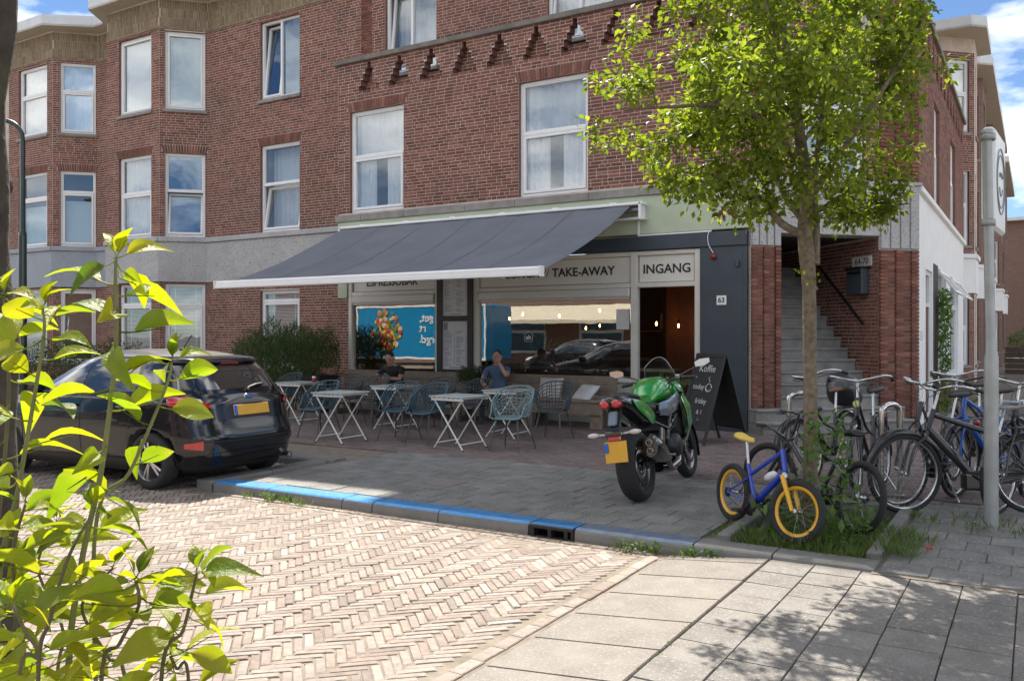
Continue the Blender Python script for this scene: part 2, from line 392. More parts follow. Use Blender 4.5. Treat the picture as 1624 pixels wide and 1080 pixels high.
# ---- kerb
kerb = struct(rects(MB(), [(-60, -7.5, 8.0, 8.1), (-7.6, -.9, KY + .05, KY + .2)], -.05), 'kerb', m_kerb)
def kerb_stone(x0, x1, top, kind='stone', ydir=None):
    b = MB(); ln = x1 - x0; g_ = .006; w_ = .24; h = .26
    prof = [(0, -h), (.012, -.035), (.02, -.016), (.034, -.004), (.055, 0), (w_, 0), (w_, -h)]
    a = [(x0 + g_, KY + p, q) for p, q in prof]; c = [(x1 - g_, KY + p, q) for p, q in prof]; k = len(prof)
    for i in range(k - 1): b.add([a[i], c[i], c[i + 1], a[i + 1]], [(0, 1, 2, 3)], 1 if i in (2, 3, 4) and top else 0)
    b.add(a, [tuple(range(k))]); b.add(c, [tuple(range(k))[::-1]])
    if ydir is not None:
        cx, cy = ydir; b.v = [(cx - (p[1] - KY), cy + (p[0] - x0), p[2]) for p in b.v]
    return b.build('kerb_stone', [m_kerb, top or m_kerb], kerb)
xs = [-7.42, -6.62, -5.62, -5.25, -4.50, -3.58]
for a, c in zip(xs, xs[1:]): kerb_stone(a, c, m_blue)
for a, c, t_ in ((-3.16, -2.18, m_wblue), (-2.18, -1.6, None), (-1.6, -.92, None)): kerb_stone(a, c, t_)
for k in range(8): kerb_stone(-7.42 - .9 * (k + 1), -7.42 - .9 * k, None).location.y = 1.82
b0 = kerb_stone(0, .87, None, ydir=(-7.44, KY + .01)); kerb_stone(0, .87, None, ydir=(-7.44, KY + .88))
# storm drain set in the kerb line: hooded inlet with a ribbed blue top
b = MB()
for (x0, x1) in ((-3.575, -3.53), (-3.40, -3.37), (-3.25, -3.22), (-3.19, -3.165)): b.box(((x0 + x1) / 2, KY + .06, -.07), (x1 - x0, .10, .09))
b.box((-3.37, KY + .12, -.13), (.40, .24, .07)); b.box((-3.37, KY + .2, -.07), (.40, .06, .1)); b.box((-3.37, KY + .12, -.018), (.405, .24, .024))
inlet = b.build('drain_inlet', m_iron, kerb)
b = MB()
for k in range(26): b.box((-3.37, KY + .018 + k * .0085, -.003), (.39, .005, .008))
b.build('ribbed_cover', m_blue, inlet)

# ---- pavements
bed = MB(); rects(bed, [(-7.4, -2.06, 6.35, 9.02), (-2.06, -.94, 8.3, 9.02), (-.94, 60, 6.1, 9.02), (-60, -7.4, 8.2, 9.02), (-60, 60, 9.02, 60)], -.024)
rects(bed, [(-1.66, 60, -30, 6.2)], -.052)
pave = struct(bed, 'pavement', m_sand)
def lay(x0, x1, y0, y1, s=.3, z=0.0, gap=.005, jit=.0015, off=.5, half=.0, ny=None, slope=None):
    out = []; r = 0; y = y0
    while y < y1 - .02:
        h = min(s, y1 - y); x = x0 - (s * off if r % 2 else 0)
        while x < x1 - .01:
            a = max(x, x0); e = min(x + s, x1)
            if e - a > .03:
                zz = z + (slope((a + e) / 2, y + h / 2) if slope else 0)
                out.append((((a + e) / 2, y + h / 2, zz + rnd.gauss(0, jit)), e - a - gap - rnd.random() * .003, h - gap - rnd.random() * .003, .045, rnd.gauss(0, .004), (rnd.gauss(0, .004), rnd.gauss(0, .004))))
            x += s
        y += s; r += 1
    return out
unit_tile = unit_piece('tile', m_tile, .010)
tiles = lay(-7.2, -2.2, KY + .25, 9.0, .3)
rest = place_pieces(tiles, 'tile', unit_tile, pave, 300)
dirty = lay(-.9, 2.4, KY + .002, 9.0, .3, z=-.014, jit=.003)
r2 = place_pieces(dirty, 'tile', unit_tile, pave, 60)
pieces_stuff(rest + r2, 'tiles', m_tile, pave)
right = lay(1.9, KY - .005, -1.6, 2.6, .3, z=-.028, jit=.0016, gap=.0035)
right = [((s[0][1], s[0][0], s[0][2]), s[2], s[1], s[3], s[4], s[5]) for s in right]
rest = place_pieces(right, 'pale_tile', unit_piece('pale_tile', m_ltile, .009), pave, 200)
pieces_stuff(rest, 'pale_tiles', m_ltile, pave)
slabs = []
y = 1.7
while y < KY - .03:
    l = .48; slabs.append(((-1.985, y + l / 2, -.066), .73, l - .012, .06, rnd.gauss(0, .004), (.09, 0))); y += l
place_pieces(slabs, 'ramp_slab', unit_piece('ramp_slab', m_slab, .006), pave)
ter = lay(-16, -2.05, 9.02, 13.6, .105, gap=.005, jit=.0012)
def pavers(x0, x1, y0, y1, lx=.21, ly=.105):
    out = []; r = 0; y = y0
    while y < y1:
        x = x0 - (lx / 2 if r % 2 else 0)
        while x < x1:
            px, py, t = project((x, y, 0))
            if -40 < px < 1660: out.append(((x + lx / 2, y + ly / 2, rnd.gauss(0, .0012)), lx - .006, ly - .006, .03, rnd.gauss(0, .008), (rnd.gauss(0, .006), rnd.gauss(0, .008))))
            x += lx
        y += ly; r += 1
    return out
tp = pavers(-14, -2.1, 9.02, 13.55)
rest = place_pieces(tp, 'paver', unit_piece('paver', m_paver, .03), pave, 300)
pieces_stuff(rest + pavers(-2.1, 3.4, 9.02, 17), 'pavers', m_paver, pave, .004)
# square inspection cover in the dark tiles
p = ground(706, 768); b = MB(); b.rbox((0, 0, .004), (.34, .34, .012), .004); b.rbox((0, 0, .006), (.29, .29, .012), .004)
pc = ground(708, 766); o = b.build('access_cover', mat('cover', (.20, .17, .16), .8, var=.2, scale=12, bump=.3), None); o.location = (pc.x, pc.y, 0); tag(o, 'small square access cover set in the dark pavement tiles', 'cover')

# ---- tree pit with its low border
pit = struct(rects(MB(), [(-2.06, -.94, 6.35, 8.3)], -.05), 'tree_pit', m_soil)
def border(x0, x1, y0, y1):
    b = MB(); b.rbox(((x0 + x1) / 2, (y0 + y1) / 2, -.03), (abs(x1 - x0), abs(y1 - y0), .15), .012); return b.build('border_stone', m_kerb, pit)
for k in range(2):
    border(-2.08, -1.98, 6.42 + k * .95, 7.35 + k * .95); border(-1.02, -.92, 6.42 + k * .95, 7.35 + k * .95)
border(-1.97, -1.03, 8.22, 8.32)
# ================================================================ buildings
Y0, Y1 = 13.67, 14.77                                # shop front plane; set-back plane of the storeys above and the houses to the left
S2 = math.sqrt(.5)
FA = Frame((0, Y0, 0), (1, 0, 0), (0, -1, 0)); FL = Frame((0, Y1, 0), (1, 0, 0), (0, -1, 0))
FC = Frame((-3.885, Y0, 0), (S2, S2, 0), (S2, -S2, 0)); CL = 3.083
BX, BY = -1.70, 15.85
FB = Frame((BX, BY, 0), (0, 1, 0), (1, 0, 0))
BRC = [(.215, .088, .064), (.165, .068, .053), (.25, .11, .08), (.135, .06, .05), (.22, .09, .062), (.28, .135, .10)]
m_brick = mat('facade brick', rough=.85, rcol=BRC[:6], rvar=.14, var=.2, scale=22, bump=.4, bscale=120, spec=.25, dirt=.5, dscale=.7, dcol=(.105, .058, .046))
m_mortar = mat('mortar', (.56, .48, .42), .95, var=.22, scale=4, bump=.5, bscale=150, dirt=.5, dscale=.8, dcol=(.36, .29, .25))
m_reveal = mat('brick reveal', (.20, .10, .08), .9, var=.3, scale=16, bump=.4, bscale=60)
m_tan = mat('tan brick', rough=.85, rcol=[(.27, .205, .135), (.22, .165, .11), (.30, .235, .155), (.25, .19, .125)], rvar=.12, var=.2, scale=12, bump=.4, bscale=120, spec=.25, dirt=.3, dcol=(.12, .09, .06))
m_granite = mat('granite render', (.46, .455, .455), .85, var=.08, scale=2, bump=.7, bscale=130, fleck=.85, fscale=34, fcol=(.22, .22, .225), dirt=.3, dscale=1.2, dcol=(.27, .265, .26))
m_bgranite = mat('blue grey render', (.34, .37, .41), .85, var=.08, scale=2, bump=.6, bscale=130, fleck=.5, fscale=34, fcol=(.19, .21, .235))
m_stone = mat('weathered stone', (.27, .255, .235), .85, var=.2, scale=6, bump=.4, bscale=140, fleck=.4, fscale=110, fcol=(.14, .135, .13), dirt=.4, dcol=(.11, .10, .085))
m_cop = mat('dark coping', (.19, .17, .15), .85, var=.25, scale=6, bump=.4, dirt=.5, dcol=(.08, .075, .06))
m_pvc = mat('white frame', (.80, .80, .80), .35, var=.03, scale=4, dirt=.10, dscale=3, dcol=(.5, .5, .48))
m_cream = mat('cream frame', (.66, .63, .57), .5, var=.05, scale=5, dirt=.15, dscale=3, dcol=(.42, .40, .36))
m_white = mat('white plaster', (.82, .82, .82), .8, var=.05, scale=3, bump=.2, dirt=.15, dcol=(.55, .55, .54))
m_zinc = mat('cornice paint', (.62, .65, .68), .6, var=.08, scale=4, dirt=.25, dcol=(.38, .40, .42))
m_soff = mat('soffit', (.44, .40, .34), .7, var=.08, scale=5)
m_room = mat('room', (.30, .28, .26), .9, var=.1, scale=2)
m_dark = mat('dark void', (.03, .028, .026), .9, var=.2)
m_curt = mat('net curtain', (.90, .91, .94), .9, var=.06, scale=20, trans=.25)
m_blind = mat('blind slat', (.62, .70, .78), .55, var=.04)
m_bblind = mat('blue blind', (.18, .42, .58), .6, var=.05)
m_frost = mat('frosted film', (.50, .57, .60), .6, var=.06)
m_rubber = mat('gasket', (.02, .02, .022), .6, var=0)
g_win = glass('window glass', 1.75, (.94, .96, .96), wob=.10, extra=.05)
g_shop = glass('shop glass', 1.8, (.90, .92, .91), wob=.03, extra=.14)
g_blue = glass('blue glass', 1.9, (.50, .74, .90), wob=.12, extra=.10)
CH = .0625

class Bricks:
    def __init__(s): s.l = []
    def add(s, F, a, z, w_, h, pr, rot=0.0): s.l.append((F, a, z, w_, h, pr, rot))
    def finish(s, parent, m, limit=300, name='brick'):
        def score(b):
            px, py, t = project(b[0].p(b[1], b[2])); return t if (0 < px < 1624 and 0 < py < 1080) else 999 + t
        s.l.sort(key=score); unit = None
        if limit:
            u = MB(); u.box((0, -.5, 0), (1, 1, 1)); unit = u.mesh(name); unit.materials.append(m)
        base = V((0, 0, 0)); p = parent
        while p is not None: base += p.location; p = p.parent
        for (F, a, z, w_, h, pr, rot) in s.l[:limit]:
            o = bpy.data.objects.new(name, unit); C.objects.link(o); o.parent = parent
            M = F.rot(); o.rotation_euler = (M @ Matrix.Rotation(-rot, 3, 'Y')).to_euler(); o.scale = (w_, pr + .012, h); o.location = F.p(a, z, -.012) - base
        rest = s.l[limit:]; n = len(rest)
        if not n: return
        vs = []; fs = []
        for i, (F, a, z, w_, h, pr, rot) in enumerate(rest):
            ca, sa = math.cos(rot), math.sin(rot)
            for d in (-.004, pr):
                for (x, y) in ((-.5, -.5), (.5, -.5), (.5, .5), (-.5, .5)):
                    x *= w_; y *= h; vs.append(F.p(a + x * ca - y * sa, z + x * sa + y * ca, d))
            q = i * 8; fs += [(q + 4, q + 5, q + 6, q + 7), (q, q + 1, q + 5, q + 4), (q + 1, q + 2, q + 6, q + 5), (q + 2, q + 3, q + 7, q + 6), (q + 3, q, q + 4, q + 7)]
        me = bpy.data.meshes.new(name + 's'); me.from_pydata([tuple(v) for v in vs], [], fs); me.materials.append(m); me.update()
        o = bpy.data.objects.new(name + 's', me); C.objects.link(o); o.parent = parent; o.location = -base; tag(o, kind='stuff')
def spans(a0, a1, z, holes):
    iv = [(a0, a1)]
    for (h0, h1, y0, y1) in holes:
        if y0 < z < y1:
            nx = []
            for (p, q) in iv:
                if h1 <= p or h0 >= q: nx.append((p, q)); continue
                if h0 > p: nx.append((p, h0))
                if h1 < q: nx.append((h1, q))
            iv = nx
    return iv
def wall(F, mb, bs, a0, a1, z0, z1, holes=(), thick=.28, courses=True, m=0, nobrick=()):
    """backing wall with openings, and bricks laid course by course in front of it (wild bond)"""
    zs = sorted({z0, z1, *[h[2] for h in holes if z0 < h[2] < z1], *[h[3] for h in holes if z0 < h[3] < z1]})
    for p, q in zip(zs, zs[1:]):
        for (s0, s1) in spans(a0, a1, (p + q) / 2, holes):
            F.box(mb, s0, s1, p, q, -thick, 0, m)
            if courses: mb.m[-6:] = [1, 1, m, 1, 1, 1]           # reveals of openings are brick, not mortar
    if not courses: return
    k = math.ceil(z0 / CH - .01); skip = list(holes) + list(nobrick)
    while (k + 1) * CH <= z1 + .02:
        zc = k * CH + CH / 2
        for (s0, s1) in spans(a0, a1, zc, skip):
            x = s0 - rnd.choice((0, .055, .11, .16)); first = True
            while x < s1 - .02:
                l = .22 if rnd.random() < .72 else .11
                p, q = max(x, s0), min(x + l, s1)
                if s1 - q < .04: q = s1
                if q - p > .02: bs.add(F, (p + q) / 2, zc, q - p - .0105, CH - .0100 + rnd.uniform(-.001, .001), .0015 + rnd.random() * .002)
                x = q if q == s1 else x + l
        k += 1
def soldier(F, bs, a0, a1, z, h=.21, fan=.25):
    """flat arch of bricks on end above an opening"""
    n = round((a1 - a0 + .12) / .062); c = (a0 + a1) / 2
    for i in range(n):
        t = (i + .5) / n * 2 - 1; bs.add(F, c + t * (a1 - a0 + .1) / 2 + t * fan * .06, z + h / 2, .050, h - .01, .010, -t * fan)
    return (a0 - .07, a1 + .07, z, z + h)
def folds(F, mb, a0, a1, z0, z1, d, n=9, amp=.025, m=0):
    k = n * 6; rows = []
    ph = rnd.random() * 6
    for i in range(k + 1):
        a = a0 + (a1 - a0) * i / k; dd = d + amp * math.sin(i / 6 * 2 * math.pi * .9 + ph + .8 * math.sin(i * .23)); rows.append([F.p(a, z0, dd * 1.0), F.p(a, (z0 + z1) / 2, dd), F.p(a, z1, d + (dd - d) * .6)])
    mb.grid(rows, m)
def frame4(F, mb, a0, a1, z0, z1, d0, d1, w_=.05, m=0, bev=.006, tilt=None):
    M = None
    st = len(mb.v)
    F.box(mb, a0, a0 + w_, z0, z1, d0, d1, m, bev); F.box(mb, a1 - w_, a1, z0, z1, d0, d1, m, bev)
    F.box(mb, a0 + w_ - .004, a1 - w_ + .004, z0, z0 + w_, d0 + .001, d1 - .001, m, bev); F.box(mb, a0 + w_ - .004, a1 - w_ + .004, z1 - w_, z1, d0 + .001, d1 - .001, m, bev)
    if tilt: tilt_verts(F, mb, st, tilt)
def tilt_verts(F, mb, st, tilt):
    """rotate what was just added about a horizontal edge: (z of the hinge, angle inwards, depth)"""
    zh, ang, dh = tilt; pv = F.p(0, zh, dh); M = Matrix.Rotation(ang, 3, F.u)
    for i in range(st, len(mb.v)): mb.v[i] = tuple(pv + M @ (V(mb.v[i]) - pv))
def pane(F, parent, a0, a1, z0, z1, d, m, tilt=None):
    b = MB(); F.box(b, a0, a1, z0, z1, d - .006, d); 
    if tilt: tilt_verts(F, b, 0, tilt)
    return b.build('pane', m, parent, world=True)
def window(F, bld, a0, a1, z0, z1, style='tb', inset=.07, back='curtain', split=.55, fm=None, gl=None, sill=True, label=None, room=True):
    fm = fm or m_pvc; gl = gl or g_win; i0, i1 = -inset - .075, -inset
    b = MB(); frame4(F, b, a0, a1, z0, z1, i0, i1, .06)
    zm = z0 + (z1 - z0) * split; panes = []
    e0, e1 = a0 + .06, a1 - .06
    if style in ('tb', 'tilt'):
        F.box(b, e0 - .003, e1 + .003, zm - .03, zm + .03, i0 - .001, i1 + .012, 0, .006)
        frame4(F, b, e0, e1, zm + .03, z1 - .06, i0 + .012, i1 - .012, .022)
        tl = (z0 + .07, -R(9), i1 - .02) if style == 'tilt' else None
        frame4(F, b, e0 + .004, e1 - .004, z0 + .064, zm - .034, i0 + .02, i1 + .016, .055, tilt=tl)
        panes = [(e0 + .02, e1 - .02, zm + .05, z1 - .08, i0 + .03, None), (e0 + .05, e1 - .05, z0 + .11, zm - .08, i0 + .045, tl)]
    elif style == 'lr':
        c = (a0 + a1) / 2; F.box(b, c - .03, c + .03, z0 + .05, z1 - .05, i0 - .001, i1 + .01, 0, .006)
        tl = (z0 + .07, -R(6), i1 - .02)
        frame4(F, b, e0 + .004, c - .034, z0 + .064, z1 - .064, i0 + .02, i1 + .012, .05, tilt=tl)
        panes = [(e0 + .05, c - .08, z0 + .11, z1 - .11, i0 + .04, tl), (c + .03, e1 - .005, z0 + .055, z1 - .055, i0 + .03, None)]
    else:
        frame4(F, b, e0 + .003, e1 - .003, z0 + .063, z1 - .063, i0 + .015, i1 + .01, .05)
        panes = [(e0 + .05, e1 - .05, z0 + .11, z1 - .11, i0 + .035, None)]
    wn = b.build('window', fm, bld, world=True)
    if label: wn['label'] = label
    for q in panes: pane(F, wn, *q[:5], gl, q[5])
    if sill:
        b = MB(); F.box(b, a0 - .05, a1 + .05, z0 - .085, z0 - .004, -inset - .05, .055, 0, .008); b.build('sill', m_stone, wn, world=True)
    dz = i0 - (.30 if style in ('tilt', 'lr') else .07)
    if back == 'curtain' or back == 'half':
        b = MB(); folds(F, b, a0 + .03, a1 - .03, z0 + .04, z1 - .03, dz, max(6, int((a1 - a0) * 9)))
        b.build('curtain', m_curt, wn, world=True)
    elif back == 'drapes':
        b = MB(); folds(F, b, a0 + .03, a1 - .03, zm, z1 - .03, dz, 9); folds(F, b, a0 + .03, a0 + (a1 - a0) * .38, z0 + .04, zm, dz, 5); folds(F, b, a1 - (a1 - a0) * .42, a1 - .03, z0 + .04, zm, dz, 6)
        b.build('curtain', m_curt, wn, world=True)
    elif back in ('blind', 'blueblind', 'darkblind'):
        b = MB(); z = z0 + .1; n = 0
        while z < z1 - .08:
            F.box(b, e0 + .05, e1 - .05, z, z + .016, dz + .045, dz + .035); z += .027 if back != 'darkblind' else .034; n += 1
        for t in (.2, .8): F.box(b, e0 + (e1 - e0) * t - .012, e0 + (e1 - e0) * t + .012, z0 + .08, z1 - .08, dz + .046, dz + .049)
        b.build('blind', m_bblind if back == 'blueblind' else m_blind, wn, world=True)
        if back == 'blind':
            b = MB(); F.box(b, e0 + .03, e1 - .03, z0 + .08, z1 - .08, dz + .01, dz + .015); b.build('screen', m_curt, wn, world=True)
        if back == 'blueblind':
            b = MB(); F.box(b, e0 + .03, e1 - .03, z0 + .08, z1 - .08, dz + .01, dz + .015); b.build('screen', m_bblind, wn, world=True)
    elif back == 'frost':
        b = MB(); F.box(b, e0 + .02, e1 - .02, z0 + .08, z0 + (zm - z0) * .85, dz + .04, dz + .043); b.build('film', m_frost, wn, world=True)
    if room:
        b = MB(); d = -1.6; x0, x1 = a0 + .005, a1 - .005; y0_, y1_ = z0 + .005, z1 - .005
        c = [F.p(x0, y0_, i0 - .01), F.p(x1, y0_, i0 - .01), F.p(x1, y1_, i0 - .01), F.p(x0, y1_, i0 - .01), F.p(x0, y0_, d), F.p(x1, y0_, d), F.p(x1, y1_, d), F.p(x0, y1_, d)]
        b.add(c, [(4, 5, 6, 7), (0, 1, 5, 4), (1, 2, 6, 5), (2, 3, 7, 6), (3, 0, 4, 7)]); b.build('room', m_room, wn, world=True)
    return wn
def tan_band(F, bs, a0, a1, z0, z1):
    """frieze of tan bricks standing on end, three rows, with a string course below"""
    h = (z1 - z0) / 3; r = 0
    while r < 3:
        x = a0 + (.03 if r % 2 else 0)
        while x < a1 - .03: bs.add(F, min(x + .03, a1 - .02), z0 + h * (r + .5), .052, h - .008, .006 + rnd.random() * .006); x += .06
        r += 1
    x = a0
    while x < a1 - .02: bs.add(F, min(x + .105, a1 - .02), z0 - .035, min(.2, a1 - x), .055, .035); x += .21
def band_stone(F, mb, a0, a1, z0, z1, pr=.05, m=0):
    F.box(mb, a0, a1, z0, z1 - .13, -.2, pr, m, .006); F.box(mb, a0 - .004, a1 + .004, z1 - .125, z1, -.2, pr + .05, m, .01)

# ---------------------------------------------------------------- corner building with the coffee bar
cb = thing('corner_building', 'red brick corner building with pale green fascia over the coffee bar and stair portal', 'building', (-8, Y0, 0))
W1, W2 = (-12.25, -10.83, 4.06, 6.16), (-8.15, -6.74, 4.06, 6.16)
tri = []
def triangle(ax, z0=6.56, n=5, st=.1165, w0=.56):
    w_ = w0
    for i in range(n): tri.append((ax - w_ / 2, ax + w_ / 2, z0 + st * i - (.0005 if i else 0), z0 + st * (i + 1))); w_ = max(.085, w_ - .115)
for k in range(10): triangle(-11.73 + .789 * k)
mb = MB(); bs = Bricks()
nb = [soldier(FA, bs, W1[0], W1[1], W1[3]), soldier(FA, bs, W2[0], W2[1], W2[3])]
wall(FA, mb, bs, -12.56, -3.89, 4.02, 6.5, [W1, W2], .24, nobrick=nb); wall(FA, mb, bs, -12.56, -3.89, 6.5, 7.17, tri, .21)
FI = Frame((0, Y0 + .19, 0), (1, 0, 0), (0, -1, 0))       # recessed brick infill behind the stepped openings
for k in range(10):
    a_ = -11.73 + .789 * k; wall(FI, mb, bs, a_ - .38, a_ + .38, 6.5, 7.15 if k in (3, 4, 5, 8, 9) else 6.74, (), .1)
cwin = (.78, 2.08, 4.06, 6.16)
ctri = []
for q in (.72, 1.43, 2.13):
    w_ = .56
    for i in range(5): ctri.append((q - w_ / 2, q + w_ / 2, 6.56 + .1165 * i, 6.56 + .1165 * (i + 1))); w_ -= .115
nb = [soldier(FC, bs, cwin[0], cwin[1], cwin[3])]
wall(FC, mb, bs, .0, CL, 4.02, 7.17, [cwin] + ctri, .24, nobrick=nb + [(0, .524, 0, 9), (2.33, CL, 0, 9)])
BL_ = 10.35
bw = [(18.45 - BY, 19.55 - BY, 4.06, 6.06), (22.1 - BY, 23.5 - BY, 4.06, 6.06)]
btri = []
for k in range(12):
    q = .9 + .789 * k; w_ = .56
    for i in range(5): btri.append((q - w_ / 2, q + w_ / 2, 6.56 + .1165 * i, 6.56 + .1165 * (i + 1))); w_ -= .115
wall(FB, mb, bs, .0, BL_, 4.02, 7.17, bw + btri, .24)
# storeys set back behind the parapet; unseen top raised to cast the pavement shadow
up = [(-12.21, -10.83, 7.2, 9.08), (-8.16, -6.76, 7.2, 9.08)]
nbu = [soldier(FL, bs, *up[0][:2], 9.08), soldier(FL, bs, *up[1][:2], 9.08)]
wall(FL, mb, bs, -12.9, -3.4, 6.2, 16.6, up, .24, nobrick=nbu)
FU = Frame((-3.4, Y1, 0), (S2, S2, 0), (S2, -S2, 0)); wall(FU, mb, bs, 0, .85, 6.2, 16.6, (), .24)
FU2 = Frame((-2.8, Y1 + .6, 0), (0, 1, 0), (1, 0, 0)); wall(FU2, mb, bs, 0, 10.8, 6.2, 16.6, (), .24, courses=False)
# brick side walls of the stair
FRW = Frame(FC.p(2.33, 0, -4.2), FC.n, -FC.u); FLW = Frame(FC.p(.524, 0, 0), -FC.n, FC.u)
wall(FRW, mb, bs, 0, 4.2, 0, 3.16, (), .1); wall(FLW, mb, bs, 0, 4.2, 0, 3.16, (), .1)
# fluted piers: stacked headers, every other column standing forward
def flutes(a0, a1, n, z0, z1):
    w_ = (a1 - a0) / n
    for i in range(n):
        pr = .05 if i % 2 == 0 else .022; k = math.ceil(z0 / CH)
        while (k + 1) * CH <= z1 + .01:
            bs.add(FC, a0 + w_ * (i + .5), k * CH + CH / 2, w_ - .014, CH - .011, pr + rnd.random() * .004); k += 1
flutes(.005, .524, 5, 0, 2.95); flutes(2.33, CL - .005, 5, 0, 2.93); flutes(.005, .524, 5, 4.03, 7.15); flutes(2.33, CL - .005, 5, 4.03, 7.15)
FC.box(mb, 0, .524, 0, 2.95, -.5, 0); FC.box(mb, 2.33, CL, 0, 2.95, -.5, 0)
wl = mb.build('wall', [m_mortar, m_reveal], cb, world=True); bs.finish(wl, m_brick, 300)
# granite portal
b = MB()
FC.box(b, .0, CL, 3.16, 4.03, -.4, .03, 0, .01); FC.box(b, .0, .524, 2.95, 3.158, -.4, .03, 0, .006); FC.box(b, 2.33, CL, 2.93, 3.158, -.4, .03, 0, .006)
for a0, a1 in ((.0, .524), (2.33, CL)):
    for i in range(4):
        w_ = (a1 - a0) / 4; FC.box(b, a0 + w_ * i + .012, a0 + w_ * (i + 1) - .012, 2.955, 4.0, .025, .062, 0, .012)
for a0, a1 in ((-.03, .55), (2.30, CL + .03)): FC.box(b, a0, a1, 4.005, 4.06, -.1, .085, 0, .008)
b.build('granite_portal', m_granite, cb, world=True)
# stone ledge over the fascia, copings
b = MB(); x = -12.60
for x1 in (-11.9, -10.78, -9.3, -8.2, -6.69, -5.2, -3.87): FA.box(b, x + .003, x1 - .003, 3.885, 4.02, -.2, .075, 0, .008); x = x1
b.build('stone_ledge', m_stone, cb, world=True)
b = MB(); FA.box(b, -12.66, -3.86, 7.17, 7.27, -.3, .07, 0, .01); FC.box(b, .0, CL, 7.172, 7.272, -.3, .07, 0, .01); FB.box(b, .0, BL_ + .05, 7.17, 7.27, -.3, .07, 0, .01)
b.build('coping', m_cop, cb, world=True)
b = MB(); FL.box(b, -18, -12.95, 10.3, 16.6, -4, -.1); b.box((-8.2, Y0 + .72, 6.3), (8.7, .95, .12)); b.add([(-12.9, Y1 + .1, 16.6), (-2.85, Y1 + .1, 16.6), (-2.85, 26, 16.6), (-12.9, 26, 16.6)], [(0, 1, 2, 3)])  # unseen block over the left house, added to shade the pavement
b.add([(-12.9, 26, 0), (-2.85, 26, 0), (-2.85, 26, 16.6), (-12.9, 26, 16.6)], [(0, 1, 2, 3)]); b.add([(-12.88, Y1 + .1, 10), (-12.88, 26, 10), (-12.88, 26, 16.6), (-12.88, Y1 + .1, 16.6)], [(0, 1, 2, 3)])
b.box((-7.9, Y1 + .12, 16.7), (10.2, .9, .14))
b.build('roof', m_cop, cb, world=True)  # covers the added height out of view
window(FA, cb, *W1, style='tb', back='drapes', sill=False); window(FA, cb, *W2, style='tb', back='drapes', sill=False)
window(FC, cb, *cwin, style='tb', back='curtain')
for q in bw: window(FB, cb, *q, style='tb', back='curtain')
window(FL, cb, *up[0], style='lr', back='curtain', sill=True); window(FL, cb, *up[1], style='lr', back='curtain')
# the white lines of lintel and sill behind the balcony are part of those windows; fascia and shop front
m_green = mat('green fascia', (.45, .51, .37), .7, var=.1, scale=2.5, dirt=.3, dscale=1.5, dcol=(.50, .53, .42))
m_navy = mat('blue grey paint', (.042, .055, .072), .45, var=.12, scale=3, bump=.08, bscale=30, dirt=.2, dcol=(.06, .075, .09))
b = MB(); FA.box(b, -12.56, -3.89, 3.235, 3.883, -.15, .03, 0, .006); FA.box(b, -12.56, -12.30, 2.3, 3.233, -.15, .03, 0, .006); b.build('fascia', m_green, cb, world=True)
b = MB(); FA.box(b, -5.75, -4.50, 3.20, 3.226, .03, .056, 0, .004); FA.box(b, -5.78, -5.75, 3.20, 3.62, .03, .05); b.build('cable_duct', m_pvc, cb, world=True)
b = MB(); FA.box(b, -12.29, -3.93, 2.965, 3.198, -.1, .05, 0, .006); b.build('lintel', m_navy, cb, world=True)
b = MB(); FA.box(b, -4.70, -3.93, .0, 2.962, -.1, .02, 0, .004); FA.box(b, -4.64, -4.0, .12, 2.9, .02, .024); b.build('painted_panel', m_navy, cb, world=True)
m_sign = mat('sign panel', (.70, .68, .62), .5, var=.04, scale=3, dirt=.12, dscale=2, dcol=(.5, .48, .43))
m_ink = mat('sign lettering', (.02, .02, .022), .5, var=0)
SB, ST = .80, 2.30                                      # window bottom and top
b = MB()
for (a0, a1) in ((-12.29, -12.20), (-10.06, -9.98), (-9.16, -9.05), (-5.93, -5.81), (-4.80, -4.705)): FA.box(b, a0, a1, .0, 2.95, -.13, .0, 0, .006)
for (a0, a1) in ((-12.20, -10.06), (-9.05, -5.93), (-5.81, -4.80)):
    FA.box(b, a0 + .001, a1 - .001, 2.88, 2.95, -.13, -.002, 0, .006); FA.box(b, a0 + .001, a1 - .001, 2.34, 2.42, -.13, -.002, 0, .006)
for (a0, a1) in ((-12.20, -10.06), (-9.05, -5.93)): FA.box(b, a0 + .001, a1 - .001, SB - .08, SB, -.16, .03, 0, .006); FA.box(b, a0 + .002, a1 - .002, .0, SB - .08, -.13, -.03, 0, .006)
FA.box(b, -9.98, -9.16, .0, 2.95, -.13, -.01)
sf = b.build('shop_front', m_cream, cb, world=True)
for (a0, a1) in ((-12.20, -10.06), (-9.05, -5.93), (-5.81, -4.80)):
    b = MB(); FA.box(b, a0 + .02, a1 - .02, 2.43, 2.875, -.08, -.05, 0, .004); b.build('sign_panel', m_sign, sf, world=True)
for (a0, a1) in ((-12.20, -10.06), (-9.05, -5.93)):
    b = MB(); FA.box(b, a0 + .02, a1 - .02, 2.19, 2.335, -.10, .03, 0, .012); FA.box(b, a0 + .03, a1 - .03, 2.15, 2.19, -.06, .0, 0, .008); b.build('shutter_box', mat('shutter box', (.62, .61, .58), .45, var=.04), sf, world=True)
    p_ = pane(FA, sf, a0, a1, SB, 2.19, -.07, g_shop)
pane(FA, sf, -5.81, -5.79, .1, 2.3, -.07, g_shop)
text('INGANG', .215, 'lettering', m_ink, sf, onwall(FA, -5.30, 2.64, -.046), bold=.004, world=True)
text('LUNCH', .215, 'lettering', m_ink, sf, onwall(FA, -7.73, 2.645, -.046), bold=.002, world=True, align='RIGHT')
text('//', .215, 'lettering', m_ink, sf, onwall(FA, -7.60, 2.645, -.046), bold=-.002, world=True)
